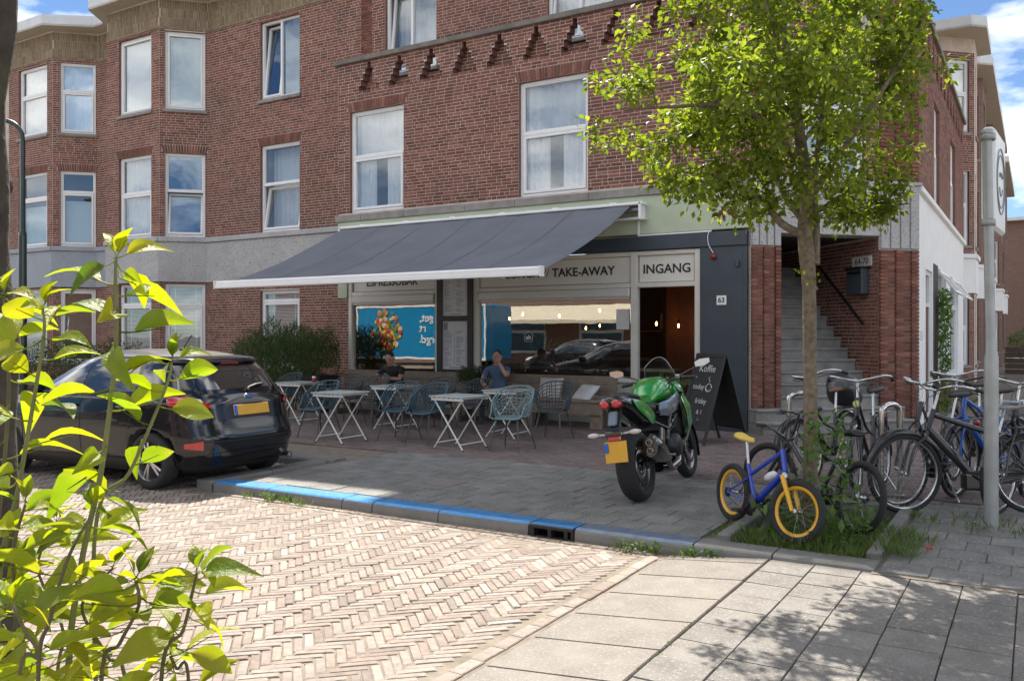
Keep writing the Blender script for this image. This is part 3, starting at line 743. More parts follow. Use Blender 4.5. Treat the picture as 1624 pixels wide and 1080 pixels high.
text('TAKE-AWAY', .215, 'lettering', m_ink, sf, onwall(FA, -7.48, 2.645, -.046), bold=.004, world=True, align='LEFT')
text('ESPRESSOBAR', .215, 'lettering', m_ink, sf, onwall(FA, -11.18, 2.60, -.046), bold=.004, world=True)
# the mirrored van's logo, painted on the glass: "ah" in a little gabled outline
F_ = onwall(FA, -7.98, 1.50, -.062); lg = MB(); pts = [(-.075, -.08), (.075, -.09), (.085, .05), (.0, .105), (-.085, .045)]
lg.tube([F_ @ V((x, y, 0)) for x, y in pts], .004, 5, closed=True); mk = lg.build('reflection_mark', m_pvc, sf, world=True)
text('ah', .12, 'lettering', m_pvc, mk, F_ @ Matrix.Translation((0, -.01, 0)), bold=.002, world=True)
b = MB(); FA.box(b, -6.22, -5.98, 1.63, 1.98, -.06, -.055); b.build('notice', mat('paper', (.62, .63, .62), .8, var=.08, scale=20), sf, world=True)
# number, alarm bell, cable by the door
b = MB(); FA.box(b, -4.42, -4.26, 2.02, 2.17, .024, .034, 0, .003); hn = b.build('house_number', m_pvc, cb, world=True)
text('63', .115, 'numeral', m_ink, hn, onwall(FA, -4.34, 2.093, .036), bold=.002, world=True)
b = MB(); q = FA.p(-4.47, 2.80, .03); b.lathe([(.0, .055), (.03, .05), (.045, .03), (.05, 0)], 14, q, FA.n); b.build('alarm_bell', mat('alarm red', (.25, .02, .02), .4), cb, world=True)
b = MB(); b.tube(smooth_path([FA.p(-4.50, 3.24, .06), FA.p(-4.55, 3.15, .07), FA.p(-4.54, 3.0, .07), FA.p(-4.47, 2.86, .05)]), .007, 6); b.build('cable', m_pvc, cb, world=True)
b = MB(); FA.box(b, -4.10, -4.05, 2.62, 2.72, .024, .08, 0, .008); b.build('sensor', m_navy, cb, world=True)
# wall lantern hook high on the brick
b = MB(); q = FA.p(-5.05, 4.45, .0); b.tube([q, q + V((0, -.12, .02)), q + V((0, -.14, -.1))], .012, 6); b.build('wall_hook', m_iron, cb, world=True)

# ---- shop interior
m_dwall = mat('brown interior wall', (.075, .045, .032), .8, var=.2, scale=3); m_ifloor = mat('interior floor', (.16, .12, .09), .5, var=.15)
b = MB(); x0, x1, y0, y1, z1 = -12.4, -4.5, Y0 + .14, 19.5, 2.93
b.add([(x0, y0, .01), (x1, y0, .01), (x1, y1, .01), (x0, y1, .01), (x0, y0, z1), (x1, y0, z1), (x1, y1, z1), (x0, y1, z1)], [(3, 2, 6, 7), (1, 2, 6, 5), (0, 3, 7, 4), (4, 5, 6, 7)], 0)
b.add([(x0, y0, .01), (x1, y0, .01), (x1, y1, .01), (x0, y1, .01)], [(0, 1, 2, 3)], 1)
b.build('interior', [m_dwall, m_ifloor], cb, world=True)
m_bulb = mat('bulb glow', (1, .6, .25), .3, emit=(1, .5, .16, 30), var=0); m_bglass = glass('bulb glass', 1.35, (1, .82, .55))
def pendant(px, py, Y, i):
    p = atY(px, py, Y); t = thing('pendant_lamp', 'bare warm filament bulb hanging inside the coffee bar', 'lamp', p, group='filament bulbs in the coffee bar')
    b = MB(); b.lathe([(.0, -.075), (.025, -.07), (.043, -.04), (.045, -.01), (.03, .03), (.016, .055)], 12); b.build('bulb', m_bglass, t)
    b = MB(); b.tube([(0, 0, -.04), (.012, 0, 0), (0, .01, .02), (-.012, 0, 0), (0, -.005, -.035)], .0065, 5); b.build('filament', m_bulb, t)
    b = MB(); b.lathe([(.0, .1), (.019, .1), (.019, .05)], 10); b.tube([(0, 0, .1), (0, 0, 2.9 - p.z)], .004, 5); b.build('cord', m_ink, t)
for i, q in enumerate([(808, 505, 16.2), (829, 498, 15.6), (887, 500, 15.8), (929, 520, 17.4), (951, 516, 16.8), (951, 492, 15.4), (1041, 513, 16.3), (1076, 516, 15.7)]): pendant(*q, i)
# counter and back shelf
m_wood = mat('aged wood', (.20, .155, .115), .75, var=.25, scale=9, bump=.3, bscale=30, rvar=.15)
m_dwood = mat('dark wood', (.07, .045, .032), .6, var=.25, scale=8)
t = thing('counter', 'long dark wooden counter inside the coffee bar', 'counter', (-8.3, 17.2, 0))
b = MB(); b.rbox((0, 0, .5), (4.4, .6, 1.0), .01); b.build('body', m_dwood, t); b = MB(); b.rbox((0, -.03, 1.02), (4.5, .72, .05), .008); b.build('top', m_wood, t)
t = thing('wall_shelf', 'shelf with framed prints on the back wall seen through the doorway', 'shelf', (-6.6, 19.3, 1.62))
b = MB(); b.rbox((0, 0, 0), (3.4, .24, .04), .005); b.build('board', m_wood, t)
for k, (dx, w_, h) in enumerate(((-.9, .3, .42), (-.35, .16, .3), (.15, .34, .46), (.75, .2, .34))):
    b = MB(); b.rbox((dx, .04, h / 2 + .02), (w_, .02, h), .004); f_ = b.build('picture_frame', m_dwood, t); b = MB(); b.box((dx, .028, h / 2 + .02), (w_ - .05, .006, h - .05)); b.build('print', mat('print', (.38, .35, .31), .7, var=.3, scale=14), f_)

# ---- stair inside the portal
m_step = mat('concrete step', (.27, .265, .25), .85, var=.2, scale=5, bump=.5, bscale=150, fleck=.35, fscale=150, fcol=(.14, .14, .13), dirt=.45, dscale=2, dcol=(.08, .085, .07))
st = thing('stone_staircase', 'worn concrete staircase climbing into the dark brick portal', 'stairs', FC.p(1.4, 0, 0))
for k in range(15):
    a0, a1 = (-.02, 2.66) if k < 2 else (.53, 2.325); rise = .188; d = .46 - .215 * k
    if k >= 2: d = .03 - .205 * (k - 2)
    b = MB(); dep = .5
    FC.box(b, a0, a1, rise * k + (0 if k == 0 else -.02), rise * (k + 1) - .045, d - dep - .03, d - .028); FC.box(b, a0, a1, rise * (k + 1) - .045, rise * (k + 1), d - dep - .03, d, 0, .012)
    b.build('step', m_step, st, world=True)
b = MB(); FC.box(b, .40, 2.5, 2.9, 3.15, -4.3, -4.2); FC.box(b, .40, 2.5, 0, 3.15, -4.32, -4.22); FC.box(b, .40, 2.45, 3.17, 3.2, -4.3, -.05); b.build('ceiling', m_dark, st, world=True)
m_steel = mat('black steel', (.02, .02, .021), .4, metal=.6, var=.1)
hr = thing('handrail', 'dark round handrail fixed to the brick wall of the stair', 'handrail', FC.p(2.2, 1.7, -.3))
b = MB(); p0, p1 = FC.p(2.24, 1.72, -.28), FC.p(2.24, 2.95, -1.75); b.tube([p0, p1], .022, 8); b.build('rail', m_steel, hr, world=True)
for q in (.15, .7):
    b = MB(); c = p0.lerp(p1, q); b.tube([c, c + V((0, 0, -.05)), c + FC.u * .09 + V((0, 0, -.06))], .008, 6); b.build('bracket', m_steel, hr, world=True)
hr2 = thing('handrail', 'short dark handrail end beside the fluted brick pier of the stair', 'handrail', FC.p(.6, 1.7, -.3))
b = MB(); p0, p1 = FC.p(.60, 1.70, -.25), FC.p(.60, 2.9, -1.7); b.tube([p0, p1], .022, 8); b.build('rail', m_steel, hr2, world=True)
b = MB(); c = p0.lerp(p1, .3); b.tube([c, c + V((0, 0, -.05)), c - FC.u * .07 + V((0, 0, -.06))], .008, 6); b.build('bracket', m_steel, hr2, world=True)
pl = thing('number_plate', 'white plate reading 64-70 on the stair wall above the mailbox', 'number plate', FRW.p(3.8, 2.78, .02))
b = MB(); FRW.box(b, 3.53, 4.06, 2.69, 2.86, .012, .025, 0, .003); b.build('plate', mat('old white enamel', (.66, .65, .60), .5, var=.12, scale=12), pl, world=True)
text('64-70', .155, 'numerals', m_ink, pl, onwall(FRW, 3.795, 2.775, .027), world=True)
mbx = thing('mailbox', 'dark steel mailbox on the stair wall under the 64-70 plate', 'mailbox', FRW.p(3.8, 2.4, .02))
b = MB(); FRW.box(b, 3.56, 3.98, 2.22, 2.66, .012, .16, 0, .012); b.build('body', m_navy, mbx, world=True); b = MB(); FRW.box(b, 3.60, 3.94, 2.56, 2.60, .16, .166); FRW.box(b, 3.55, 3.99, 2.64, 2.68, .01, .19, 0, .008); b.build('flap', m_steel, mbx, world=True)

# ---- side street front of the corner building: white plaster ground floor
dr = (17.0 - BY, 18.2 - BY, .0, 2.72); gw = [(19.16 - BY, 21.0 - BY, .55, 2.86), (22.1 - BY, 24.4 - BY, .55, 2.86)]
b = MB(); wall(FB, b, None, 0, BL_, 0, 4.0, [dr] + gw, .25, courses=False); FB.box(b, -.0, BL_, 3.93, 4.03, -.1, .07, 0, .01)
b.build('plaster_wall', m_white, cb, world=True)
b = MB(); frame4(FB, b, *dr, -.12, -.04, .08); FB.box(b, dr[0] + .08, dr[1] - .08, 2.05, 2.12, -.12, -.04, 0, .006); d_ = b.build('door', m_pvc, cb, world=True)
b = MB(); FB.box(b, dr[0] + .08, dr[1] - .08, .02, 2.05, -.11, -.07, 0, .006); b.build('leaf', mat('brown door', (.12, .04, .025), .5, var=.15), d_, world=True)
b = MB(); FB.box(b, dr[0] + .1, dr[0] + .16, 1.0, 1.2, -.07, -.03, 0, .01); b.build('handle', m_zinc, d_, world=True)
pane(FB, d_, dr[0] + .08, dr[1] - .08, 2.12, 2.64, -.09, g_win)
b = MB(); FB.box(b, 18.3 - BY, 19.1 - BY, .0, 2.9, 0, .012); b.build('dark_pier', mat('grimy brick', (.07, .062, .058), .9, var=.3, scale=18, bump=.4), cb, world=True)
for q in gw:
    wn = window(FB, cb, *q, style='tb', back='half', split=.72, sill=True, inset=.05)
    b = MB(); frame4(FB, b, q[0] + .07, q[1] - .07, q[2] + 1.72, q[3] - .05, .0, .04, .06, tilt=(q[3] - .05, -R(35), .0)); v_ = b.build('vent_sash', m_pvc, wn, world=True)
    pane(FB, v_, q[0] + .13, q[1] - .13, q[2] + 1.78, q[3] - .11, .02, g_win, (q[3] - .05, -R(35), .0))
b = MB(); FB.box(b, dr[1] + .95, BL_, .0, .5, 0, .02); b.build('brick_plinth', m_brick, cb, world=True)
b = MB(); FB.box(b, .35, .42, 1.45, 1.62, .0, .04, 0, .008); b.build('doorbell', m_pvc, cb, world=True)
# ---------------------------------------------------------------- neighbouring houses with bay windows
def bay_house(name, label, corner, width, d, run_l, run_r, F0y, band_m, wins, extra=(), left_w=(), bricks=300, top=9.2):
    """flat wall at y = F0y from run_l to run_r with a canted bay whose right front corner is `corner`"""
    cx, cy = corner; t = thing(name, label, 'building', (cx, cy, 0)); mb = MB(); bs = Bricks(); ts = Bricks(); gb = MB()
    Ff = Frame((cx - width, cy, 0), (1, 0, 0), (0, -1, 0)); Fr = Frame((cx, cy, 0), (S2, S2, 0), (S2, -S2, 0)); ln = d / S2
    Fl = Frame((cx - width - d, cy + d, 0), (S2, -S2, 0), (-S2, -S2, 0))
    faces = [(Ff, 0, width, 'f'), (Fr, 0, ln, 'r'), (Fl, 0, ln, 'l')]
    if run_r > cx + d: faces.append((FL, cx + d, run_r, 'w'))
    if run_l < cx - width - d: faces.append((FL, run_l, cx - width - d, 'x'))
    for (F, a0, a1, key) in faces:
        hs = [q[:4] for q in wins.get(key, [])]; nb = [soldier(F, bs, h[0], h[1], h[3]) for h in hs if 5.5 < h[3] < 7]
        br = key not in 'lx'
        wall(F, mb, bs, a0, a1, 0, 2.86, hs, .22, courses=br); wall(F, mb, bs, a0, a1, 2.86, top, hs, .22, nobrick=nb + [(-99, 99, 2.8, 4.0)], courses=br)
        F.box(mb, a0, a1, top, 10.0, -.22, 0)
        if br: tan_band(F, ts, a0, a1, 9.26, 9.93)
        band_stone(F, gb, a0 - (.02 if key in 'r' else 0), a1 + (.02 if key == 'f' else 0), 2.86, 3.99)
        for q in wins.get(key, []): window(F, t, *q[:4], **q[4])
    w_ = mb.build('wall', [m_mortar, m_reveal], t, world=True); bs.finish(w_, m_brick, bricks); ts.finish(w_, m_tan, 300 if bricks else 0, 'frieze_brick')
    gb.build('granite_band', band_m, t, world=True)
    c = MB(); pl = [(cx - width - d - .2, cy + d), (cx - width - .18, cy - .42), (cx + .18, cy - .42), (cx + d + .42, cy + d - .42 + .0), (run_r, cy + d - .42), (run_r, cy + 7), (run_l, cy + 7), (run_l, cy + d)]
    if run_r <= cx + d + .5: pl = [(cx - width - d - .2, cy + d), (cx - width - .18, cy - .42), (cx + .18, cy - .42), (cx + d + .1, cy + d - .5), (run_r, cy + d - .45), (run_r, cy + 7), (run_l, cy + 7), (run_l, cy + d)]
    c.prism(pl, Matrix(), 9.97, 10.02, 0); c.prism([(p[0], p[1]) for p in pl], Matrix(), 10.022, 10.27, 1); c.build('cornice', [m_soff, m_zinc], t, world=True)
    b = MB(); b.box(((run_l + run_r) / 2, cy + 7, 5), (run_r - run_l, .2, 10)); b.build('rear_wall', m_cop, t, world=True)
    return t
tb = dict(style='tb')
house1 = bay_house('bay_house', 'red brick house with canted bay and tan frieze beside the green fascia', (-18.80, 13.95), 2.13, .82, -21.9, -12.58, Y1, m_granite, {
    'f': [(.49, 1.82, 4.0, 6.1, dict(style='tb', back='curtain', sill=False)), (.49, 1.82, 7.2, 9.14, dict(style='one', back='blind')), (.49, 1.82, .75, 2.84, dict(style='tb', split=.74, back='darkblind'))],
    'r': [(.13, 1.09, 4.0, 6.1, dict(style='tilt', back='frost', gl=g_blue, sill=False)), (.13, 1.09, 7.2, 9.16, dict(style='one', back='blueblind')), (.13, 1.09, .75, 2.82, dict(style='tb', split=.74, back='darkblind'))],
    'w': [(-16.1, -14.79, 4.0, 6.1, dict(style='tilt', back='curtain', sill=False)), (-16.1, -14.79, 7.2, 9.08, dict(style='lr', back='none', gl=g_blue)), (-16.1, -14.79, .75, 2.6, dict(style='tb', split=.86, back='darkblind'))]})
house2 = bay_house('bay_house', 'second red brick bay house with blue grey render band, beyond the street lamp', (-23.40, 13.95), 2.2, .82, -40, -21.74, Y1, m_bgranite, {
    'f': [(.5, 1.93, 4.0, 6.1, dict(style='tb', back='frost', split=.66, sill=False)), (.5, 1.93, 7.15, 9.12, dict(style='tb', back='half', split=.6)), (.5, 1.93, .75, 2.8, dict(style='tb', split=.74, back='curtain'))],
    'r': [(.18, 1.1, 4.0, 6.1, dict(style='tb', back='frost', split=.72, sill=False)), (.18, 1.1, 7.15, 9.12, dict(style='tb', back='curtain', split=.6, gl=g_blue)), (.18, 1.1, .75, 2.8, dict(style='one', back='none'))]})

# ---------------------------------------------------------------- houses along the side street
m_fbrick = None
def far_brick():
    m = bpy.data.materials.new('far brick'); m.use_nodes = True; t = m.node_tree; b = t.nodes['Principled BSDF']; b.inputs['Roughness'].default_value = .9
    co = N(t, 'ShaderNodeTexCoord'); sx = N(t, 'ShaderNodeSeparateXYZ'); cx = N(t, 'ShaderNodeCombineXYZ'); ad = N(t, 'ShaderNodeMath', operation='ADD')
    t.links.new(co.outputs['Object'], sx.inputs[0]); t.links.new(sx.outputs[0], ad.inputs[0]); t.links.new(sx.outputs[1], ad.inputs[1]); t.links.new(ad.outputs[0], cx.inputs[0]); t.links.new(sx.outputs[2], cx.inputs[1])
    br = N(t, 'ShaderNodeTexBrick'); br.inputs['Scale'].default_value = 1; br.inputs['Brick Width'].default_value = .22; br.inputs['Row Height'].default_value = .0625; br.inputs['Mortar Size'].default_value = .006
    br.inputs['Color1'].default_value = (.20, .10, .076, 1); br.inputs['Color2'].default_value = (.14, .072, .06, 1); br.inputs['Mortar'].default_value = (.30, .25, .21, 1)
    t.links.new(cx.outputs[0], br.inputs['Vector']); t.links.new(br.outputs['Color'], b.inputs['Base Color']); return m
m_fbrick = far_brick()
def side_house(label, y0, y1, bays, cornice, wallx=-2.35, bayx=-1.49, first=False):
    t = thing('row_house', label, 'building', (wallx, y0, 0)); F = Frame((wallx, y0, 0), (0, 1, 0), (1, 0, 0)); ln = y1 - y0; mb = MB(); bs = Bricks(); wb = MB(); d = bayx - wallx
    def seg(Fq, a0, a1, hs, br):
        wall(Fq, mb, bs, a0, a1, 0, 2.7, hs, .2, courses=br); wall(Fq, mb, bs, a0, a1, 2.7, 9.3, hs, .2, courses=br, nobrick=[(-99, 99, 2.7, 3.75)]); Fq.box(mb, a0, a1, 9.3, 10, -.2, 0)
        band_stone(Fq, wb, a0, a1, 2.68, 3.76, .04)
        for h in hs: window(Fq, t, *h, style='tb', back='curtain', sill=True)
    cur = 0
    for (c0, w_) in bays:                                # canted bay starting at c0 along the street
        seg(F, cur, c0, [(x, x + 1.2, z, z + 1.95) for x in [cur + .7] for z in (.8, 4.0, 7.1) if c0 - cur > 2.2], False)
        F1 = Frame(F.p(c0, 0, 0), (S2, S2, 0), (S2, -S2, 0)); L1 = d / S2
        seg(F1, 0, L1, [(.16, L1 - .16, 4.0, 6.05), (.16, L1 - .16, 7.1, 9.1)] + [(.16, L1 - .16, .7, 2.6)], first)
        F2 = Frame(F.p(c0 + d, 0, d), (0, 1, 0), (1, 0, 0)); seg(F2, 0, w_, [(.4, w_ - .4, 4.0, 6.05), (.4, w_ - .4, 7.1, 9.1), (.4, w_ - .4, .7, 2.6)], False)
        F3 = Frame(F.p(c0 + d + w_, 0, d), (-S2, S2, 0), (S2, S2, 0)); seg(F3, 0, L1, [], False); cur = c0 + 2 * d + w_
    seg(F, cur, ln, [], False)
    w_ = mb.build('wall', [m_mortar if first else m_fbrick, m_reveal], t, world=True)
    if bs.l: bs.finish(w_, m_brick, 120)
    wb.build('white_band', m_white, t, world=True)
    c = MB()
    for (a0, a1) in cornice:
        pl = [(wallx - 6, y0 + a0), (bayx + .0, y0 + a0), (bayx + .34, y0 + a0 + .35), (bayx + .34, y0 + a1), (wallx - 6, y0 + a1)]
        c.prism(pl, Matrix(), 9.70, 9.75, 0); c.prism(pl, Matrix(), 9.752, 10.0, 1)
    c.build('cornice', [m_soff, m_zinc], t, world=True)
    return t
side_house('brick bay house with white render band right behind the corner building', 26.25, 29.3, [(.0, 1.25)], [(-.35, 2.6)], first=True)
side_house('long brick row house with flat overhanging cornice along the side street', 29.3, 45.5, [(1.2, 2.0), (8.4, 2.0)], [(.4, 15.8)])
side_house('brick row house with its own cornice further down the side street', 45.5, 62, [(2, 2.0), (9, 2.0)], [(1.5, 14)])
t = thing('end_house', 'dark brown brick house closing the far end of the side street', 'building', (-4, 66, 0))
b = MB(); Fe = Frame((-9, 66, 0), (1, 0, 0), (0, -1, 0)); hs = [(8.4 + q, 9.5 + q, z, z + 1.8) for q in (0, 2.6) for z in (.8, 4, 7.1)]
wall(Fe, b, None, 0, 40, 0, 9, hs, .25, courses=False); b.build('wall', m_fbrick, t, world=True)
for h in hs[:4]: window(Fe, t, *h, style='tb', back='curtain')
b = MB(); b.box((10, 66.0, 9.1), (40, 1, .2)); b.build('cornice', m_zinc, t, world=True)
# ================================================================ awning and terrace
m_fab = mat('awning cloth', (.145, .158, .185), .85, var=.14, scale=1.2, bump=.9, bscale=5, dirt=.45, dscale=1.1, dcol=(.20, .21, .23))
m_alu = mat('white aluminium', (.82, .82, .82), .35, var=.03, dirt=.08, dscale=5, dcol=(.6, .6, .58))
aw = thing('awning', 'slate blue cloth awning with white front bar stretched over the terrace', 'awning', (-9.07, Y0, 3.6))
AX0, AX1, AYB, AZB, AYF, AZF = -12.30, -5.84, 13.46, 3.70, 10.36, 2.42
rows = []
for i in range(61):
    x = AX0 + (AX1 - AX0) * i / 60; row = []
    for j in range(15):
        t = j / 14; sag = -.13 * math.sin(math.pi * t) * (1 - .25 * math.cos(2 * math.pi * (i / 60))) + .006 * math.sin(i * .9 + j * .5)
        row.append((x, AYB + (AYF - AYB) * t, AZB + (AZF - AZB) * t + sag))
    rows.append(row)
b = MB(); b.grid(rows); b.grid([[(p[0], p[1], p[2] - .004) for p in r] for r in rows], flip=True); fb = b.build('cloth', m_fab, aw, world=True)
b = MB()
for k in range(1, 6):
    i = k * 10; b.add([(rows[i][j][0] + s, rows[i][j][1], rows[i][j][2] + .003) for j in range(15) for s in (-.02, .02)], [(2 * j, 2 * j + 1, 2 * j + 3, 2 * j + 2) for j in range(14)])
b.build('seams', mat('awning seam', (.12, .132, .157), .85, var=.1), fb, world=True)
b = MB(); ln = AX1 - AX0 + .08; cx = (AX0 + AX1) / 2
b.rbox((cx, AYF - .03, AZF - .005), (ln, .10, .13), .028); b.rbox((cx, AYF - .083, AZF - .042), (ln - .02, .012, .05), .004)
for s in (-1, 1): b.rbox((cx + s * (ln / 2 + .008), AYF - .035, AZF - .008), (.02, .125, .15), .03)
b.build('front_bar', m_alu, aw, world=True)
b = MB(); b.rbox((cx + .08, AYB + .10, AZB + .035), (ln + .22, .26, .05), .012); b.rbox((cx + .08, AYB + .13, AZB - .21), (ln + .22, .2, .04), .01)
for x in (AX0 - .03, AX1 + .17): b.rbox((x, AYB + .1, AZB - .09), (.045, .26, .30), .01)
for k in range(6): b.rbox((AX0 + .5 + k * 1.12, AYB + .12, AZB + .07), (.12, .1, .04), .006)
b.build('cassette', m_alu, aw, world=True)
b = MB(); b.tube([(AX0, AYB + .08, AZB - .06), (AX1 + .13, AYB + .08, AZB - .06)], .045, 12); b.build('roller', mat('roller steel', (.3, .3, .3), .5, metal=.7), aw, world=True)
for s, x in ((1, AX0 + .7), (-1, AX1 - .7)):
    b = MB(); e = V((x + s * 1.35, 12.0, 2.72)); b.bar((x, AYB, AZB - .26), e, .07, .055, bev=.008); b.bar(e, (x - s * .1, AYF + .02, AZF - .06), .06, .05, bev=.008); b.rbox(e, (.1, .1, .09), .02); b.build('arm', m_alu, aw, world=True)

# ---- menu board on the post between the windows
mbd = thing('menu_board', 'tall black framed menu board with two white menus between the windows', 'menu board', FA.p(-9.57, .8, .02))
m_blk = mat('black frame', (.018, .018, .018), .5, var=.15); m_paper = mat('menu paper', (.60, .61, .62), .7, var=.04, scale=5)
b = MB()
for (a0, a1, z0, z1) in ((-9.985, -9.86, .80, 2.78), (-9.27, -9.15, .80, 2.78), (-9.86, -9.27, .80, .875), (-9.86, -9.27, 1.80, 1.90), (-9.86, -9.27, 2.70, 2.78)): FA.box(b, a0, a1, z0, z1, -.01, .045, 0, .004)
b.build('frame', m_blk, mbd, world=True)
for z0, z1, cols in ((.875, 1.80, 2), (1.90, 2.70, 2)):
    b = MB(); FA.box(b, -9.86, -9.27, z0, z1, -.01, .012); pg = b.build('menu_sheet', m_paper, mbd, world=True); b = MB(); z = z1 - (.20 if z0 < 1 else .08)
    while z > z0 + .07:
        for a in (-9.81, -9.54):
            if rnd.random() < .84: l = rnd.uniform(.08, .2); FA.box(b, a, a + l, z, z + .008, .012, .0135)
            if rnd.random() < .7: FA.box(b, a + .215, a + .235, z, z + .008, .012, .0135)
        z -= .021
    FA.box(b, -9.70, -9.43, z0 + .025, z0 + .04, .012, .0135)
    if z0 < 1: FA.box(b, -9.83, -9.74, z1 - .17, z1 - .03, .012, .0135); FA.box(b, -9.58, -9.575, z0 + .1, z1 - .06, .012, .0133)
    b.build('print', mat('print grey', (.24, .24, .27), .7, var=0), pg, world=True)

# ---- lattice armchairs
m_ch = mat('petrol chair', (.05, .098, .125), .45, var=.08, scale=8, spec=.4); m_chsun = mat('sunlit petrol chair', (.17, .25, .26), .45, var=.06, spec=.4); m_chd = mat('dark chair', (.05, .07, .085), .45, var=.08)  # the lighter copy has sunlight put into the petrol colour
m_cleg = mat('chair leg', (.085, .09, .09), .5, metal=.3, var=.1)
def shell(th, v):
    """th: -1..1 round from one arm over the back to the other, v: 0 seat edge .. 1 rim"""
    a = th * R(118); c = math.cos(a); s = math.sin(a)
    k = max(0, (c + .47) / 1.47); k = k * k * (3 - 2 * k)
    zr = .625 + .215 * k; rx = .225 + .06 * v ** .7; ry = .205 + (.035 + .05 * k) * v
    z = .44 + (zr - .44) * v
    return V((s * rx, c * ry + .01, z))
def chair_parts(mm, legm):
    out = []; b = MB(); n = 21
    for i in range(n):
        th = -1 + 2 * i / (n - 1); b.tube([shell(th + .05 * math.sin(i * 1.3) * v, v) for v in [q / 6 for q in range(7)]], .0066, 4, caps=False, flat=1.4)
    for v in (.12, .24, .36, .48, .60, .72, .86): b.tube([shell(-1 + 2 * q / 22, v + .025 * math.sin(q * 1.1 + v * 9)) for q in range(23)], .0066, 4, caps=False, flat=1.4)
    out.append(('lattice', b.mesh('lattice')))
    b = MB(); rim = [shell(-1 + 2 * q / 28, 1) for q in range(29)]
    lo = [V((.232, -.16, .50)), V((.225, -.22, .445)), V((.15, -.25, .432)), V((0, -.262, .430))]
    path = [V((-p.x, p.y, p.z)) for p in reversed(lo)]
    full = path + rim + lo[:-1]
    b.tube(full, .0105, 6, closed=True); out.append(('rim', b.mesh('rim')))
    b = MB(); rows = []
    for i in range(13):                                   # seat pan: gently dished
        r = i / 12; row = []
        for j in range(29):
            a = 2 * math.pi * j / 28; e = V((math.sin(a) * .225, math.cos(a) * .205 + .01 - (.06 if math.cos(a) < 0 else 0) * -math.cos(a) * 0, 0))
            yy = e.y if math.cos(a) > 0 else e.y * 1.22; row.append((e.x * r, yy * r, .425 + .022 * r ** 3 - (.012 if math.cos(a) < -.5 and r > .9 else 0)))
        rows.append(row)
    b.grid(rows, flip=True); b.grid([[(p[0] * .99, p[1] * .99, p[2] - .014) for p in r] for r in rows])
    out.append(('seat', b.mesh('seat')))
    for _, me in out: me.materials.append(mm)
    for sx in (-1, 1):
        for sy in (-1, 1):
            b = MB(); b.tube([(sx * .15, sy * .14, .425), (sx * (.235 if sy > 0 else .22), sy * .245, 0)], [.014, .010], 8); me = b.mesh('leg'); me.materials.append(legm); out.append(('leg', me))
    return out
kits = {'p': chair_parts(m_ch, m_cleg), 'l': chair_parts(m_chsun, m_cleg), 'd': chair_parts(m_chd, m_cleg)}
def chair(x, y, rz, kit, label):
    t = thing('terrace_chair', label, 'chair', (x, y, .001), R(rz), 'lattice armchairs on the terrace')
    for nm, me in kits[kit]:
        o = bpy.data.objects.new(nm, me); C.objects.link(o); o.parent = t
    return t
for q in [(-6.02, 9.92, 4, 'l', 'lattice armchair coloured pale as if sunlit, turned to the street, beside the motorcycle'),
          (-7.42, 9.92, -6, 'p', 'petrol blue lattice armchair next to the table of the sunlit-toned armchair'),
          (-8.02, 10.02, 4, 'p', 'petrol blue lattice armchair with its arm beside the table by the parked car'),
          (-9.22, 9.62, -4, 'p', 'petrol blue lattice armchair close behind the tail of the parked car'),
          (-6.10, 11.22, 6, 'd', 'dark lattice armchair in front of the wooden bench end with the cushion'),
          (-7.55, 11.30, -8, 'd', 'dark lattice armchair in front of the small potted bush'),
          (-8.28, 11.35, 5, 'd', 'dark lattice armchair in front of the black menu board'),
          (-9.62, 11.30, -5, 'd', 'dark lattice armchair right in front of the seated person in black'),
          (-10.30, 11.42, 8, 'd', 'dark lattice armchair by the black planter at the bench end'),
          (-11.62, 11.25, -10, 'p', 'petrol blue lattice armchair half hidden behind the car, by the green bush')]: chair(*q)

# ---- white folding tables
m_tw = mat('white table steel', (.78, .78, .76), .4, var=.04, dirt=.1, dscale=8, dcol=(.5, .5, .48)); m_tt = mat('table top', (.36, .39, .38), .5, var=.08, scale=7)
def table_parts():
    out = []; W = .60; H = .72
    b = MB(); b.rbox((0, 0, H - .009), (W, W, .018), .006); out.append(('table_top', b.mesh('table_top'), m_tt))
    b = MB()
    for s in (-1, 1):
        b.rbox((0, s * (W / 2 - .03), H - .045), (W - .06, .02, .03), .004)
        for k in range(7): b.rbox((-.24 + .08 * k, s * (W / 2 - .012), H - .024), (.05, .012, .014), .003)
    for s in (-1, 1): b.rbox((s * (W / 2 - .08), 0, H - .030), (.02, W - .1, .02), .003)
    out.append(('apron', b.mesh('apron'), m_tw))
    for s in (-1, 1):                                     # two U frames that cross
        yy = .265 if s > 0 else .235
        for e in (-1, 1):
            b = MB(); b.bar((-s * .235, e * yy, H - .03), (s * .255, e * yy, .012), .022, .014, bev=.003); b.rbox((s * .26, e * yy, .008), (.03, .024, .016), .004, m=1); out.append(('leg', b.mesh('leg'), m_tw))
        b = MB(); b.tube([(s * .215, -yy, .085), (s * .215, yy, .085)], .008, 6); out.append(('crossbar', b.mesh('crossbar'), m_tw))
    for _, me, mm in out: me.materials.append(mm); me.materials.append(m_rubber)
    return out
tk = table_parts()
def table(x, y, rz, label):
    t = thing('folding_table', label, 'table', (x, y, .001), R(rz), 'white folding tables on the terrace')
    for nm, me, _ in tk:
        o = bpy.data.objects.new(nm, me); C.objects.link(o); o.parent = t
for q in [(-8.60, 9.40, 2, 'white folding bistro table on crossed legs nearest the parked car'), (-6.72, 9.70, -3, 'white folding bistro table on crossed legs beside the sunlit-toned armchair'),
          (-6.80, 11.10, 2, 'white folding bistro table in front of the bench cushion'), (-8.92, 11.05, -2, 'white folding bistro table in front of the seated person in black'),
          (-10.95, 10.95, 0, 'white folding bistro table with a red jar, against the green bush')]: table(*q)
